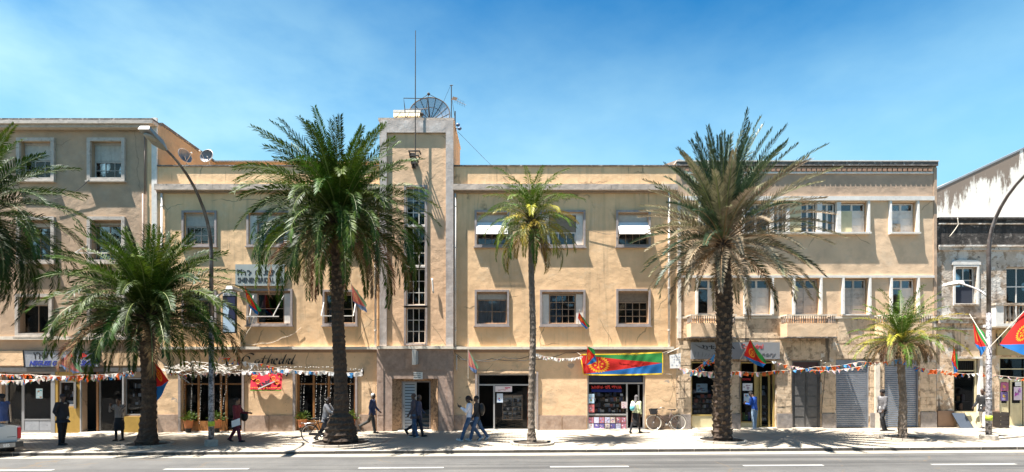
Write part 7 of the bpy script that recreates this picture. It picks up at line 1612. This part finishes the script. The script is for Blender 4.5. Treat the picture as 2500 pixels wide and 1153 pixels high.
bk = tor_(1.22, -.19, 0); f = thing('backpack', bk, 'black backpack worn by the companion of the person in white', 'backpack'); part('bag', MB().ball(bk, (.13, .16, .25), 14, 10), M_black, f, True); part('strap', MB().tube([tor_(1.46, -.05, -.12), tor_(1.42, .12, -.12), tor_(1.15, .1, -.13), tor_(1.05, -.1, -.14)], .018, 6), M_black, f)
t_, hands, tor_, Wm = person(1146, 1076, 180, 1.74, 'person in a loose white shirt and blue jeans walking left looking at a phone', legs=((-24, 12), (22, 4)), arms=((20, 100), (24, 104)), out=(6, 6), armin=(6, 6), top='shirt', topc=(.66, .67, .74), legm=denim(), legc=(.05, .09, .15), hair='braids', hairc=(.02, .012, .01), hem=.76, shoe=(.6, .6, .58), headp=14)
ph_ = hands[1] + Vector((-.03, 0, .04)); f = thing('phone', ph_, 'dark phone in the hand of the person in white', 'phone'); part('case', MB().hexa([ph_ + Vector(v) for v in ((-.02, -.035, -.06), (-.01, -.035, -.065), (-.01, .035, -.065), (-.02, .035, -.06), (-.05, -.035, .08), (-.04, -.035, .08), (-.04, .035, .08), (-.05, .035, .08))]), M_black, f)
t_, hands, tor_, Wm = person(1552, 1058, 50, 1.60, 'person in pale yellow top, grey head scarf and black skirt at the gift shop', legs=((14, 6), (-14, 12)), arms=((-8, 20), (22, 40)), top='top', topc=(.60, .62, .36), legc=(.01, .01, .012), skirt=(.35, .17), hair='scarf', hairc=(.10, .09, .09), lean=6, hem=.92)
bk = tor_(1.22, -.17, .06); f = thing('backpack', bk, 'white and turquoise backpack on the person at the gift shop door', 'backpack'); part('bag', MB().ball(bk, (.12, .14, .21), 14, 10), flat('grey_white_cloth', (.55, .58, .60), .8), f, True); part('pocket', MB().ball(bk + Vector((-.05, -.08, -.06)), (.10, .10, .12), 12, 8), flat('turquoise_cloth', (.12, .45, .50), .8), f, True)
part('strap', MB().tube([tor_(1.45, -.05, .1), tor_(1.42, .11, .1), tor_(1.1, .09, .12), tor_(1.05, -.1, .12)], .018, 6), M_galv, f)
t_, hands, tor_, Wm = person(1842, 1050, 128, 1.70, 'person in bright blue jumper and faded jeans bent over a phone', legs=((4, 3), (-2, 2)), arms=((4, 82), (8, 86)), armin=(20, 20), top='jumper', topc=(.012, .07, .34), legm=mat('faded_denim', (.22, .30, .40), .85, var=.3, scale=8, bump=.004), legc=(.2, .3, .4), hair='short', headp=38, lean=6, hem=.86, shoe=(.35, .35, .35))
ph_ = hands[1] + Vector((-.03, 0, .05)); f = thing('phone', ph_, 'phone held by the person in the bright blue jumper', 'phone'); part('case', MB().box(ph_.x - .06, ph_.x + .02, ph_.y - .04, ph_.y + .03, ph_.z - .006, ph_.z + .006), M_black, f)
person(2155, 1052, 184, 1.74, 'man in grey blazer, white shirt and black trousers walking by the steel shutters', legs=((-12, 4), (18, 30)), arms=((-4, 14), (8, 18)), top='jacket', topc=(.13, .125, .13), legc=(.012, .012, .014), hair='afro', hem=.78, headturn=20)
person(2400, 1046, 195, 1.72, 'person in a black jacket and white trousers mostly hidden by the tape-wrapped street lamp', legs=((-8, 4), (10, 6)), arms=((10, 30), (10, 30)), top='jacket', topc=(.014, .014, .016), legc=(.60, .58, .55), hair='short', hem=.74)
# passenger standing low in the pickup bed: only head and shoulders above the tailgate
person(8, 1030, 180, 1.70, 'passenger in a blue jacket sitting in the pickup bed with back to the street', legs=((80, 80), (80, 80)), arms=((20, 40), (20, 40)), top='jacket', topc=(.05, .08, .20), legc=(.03, .03, .04), hair='short', at=(X(6, -6.1), -6.1, .50))
bpy.data.scenes.remove(TMP)
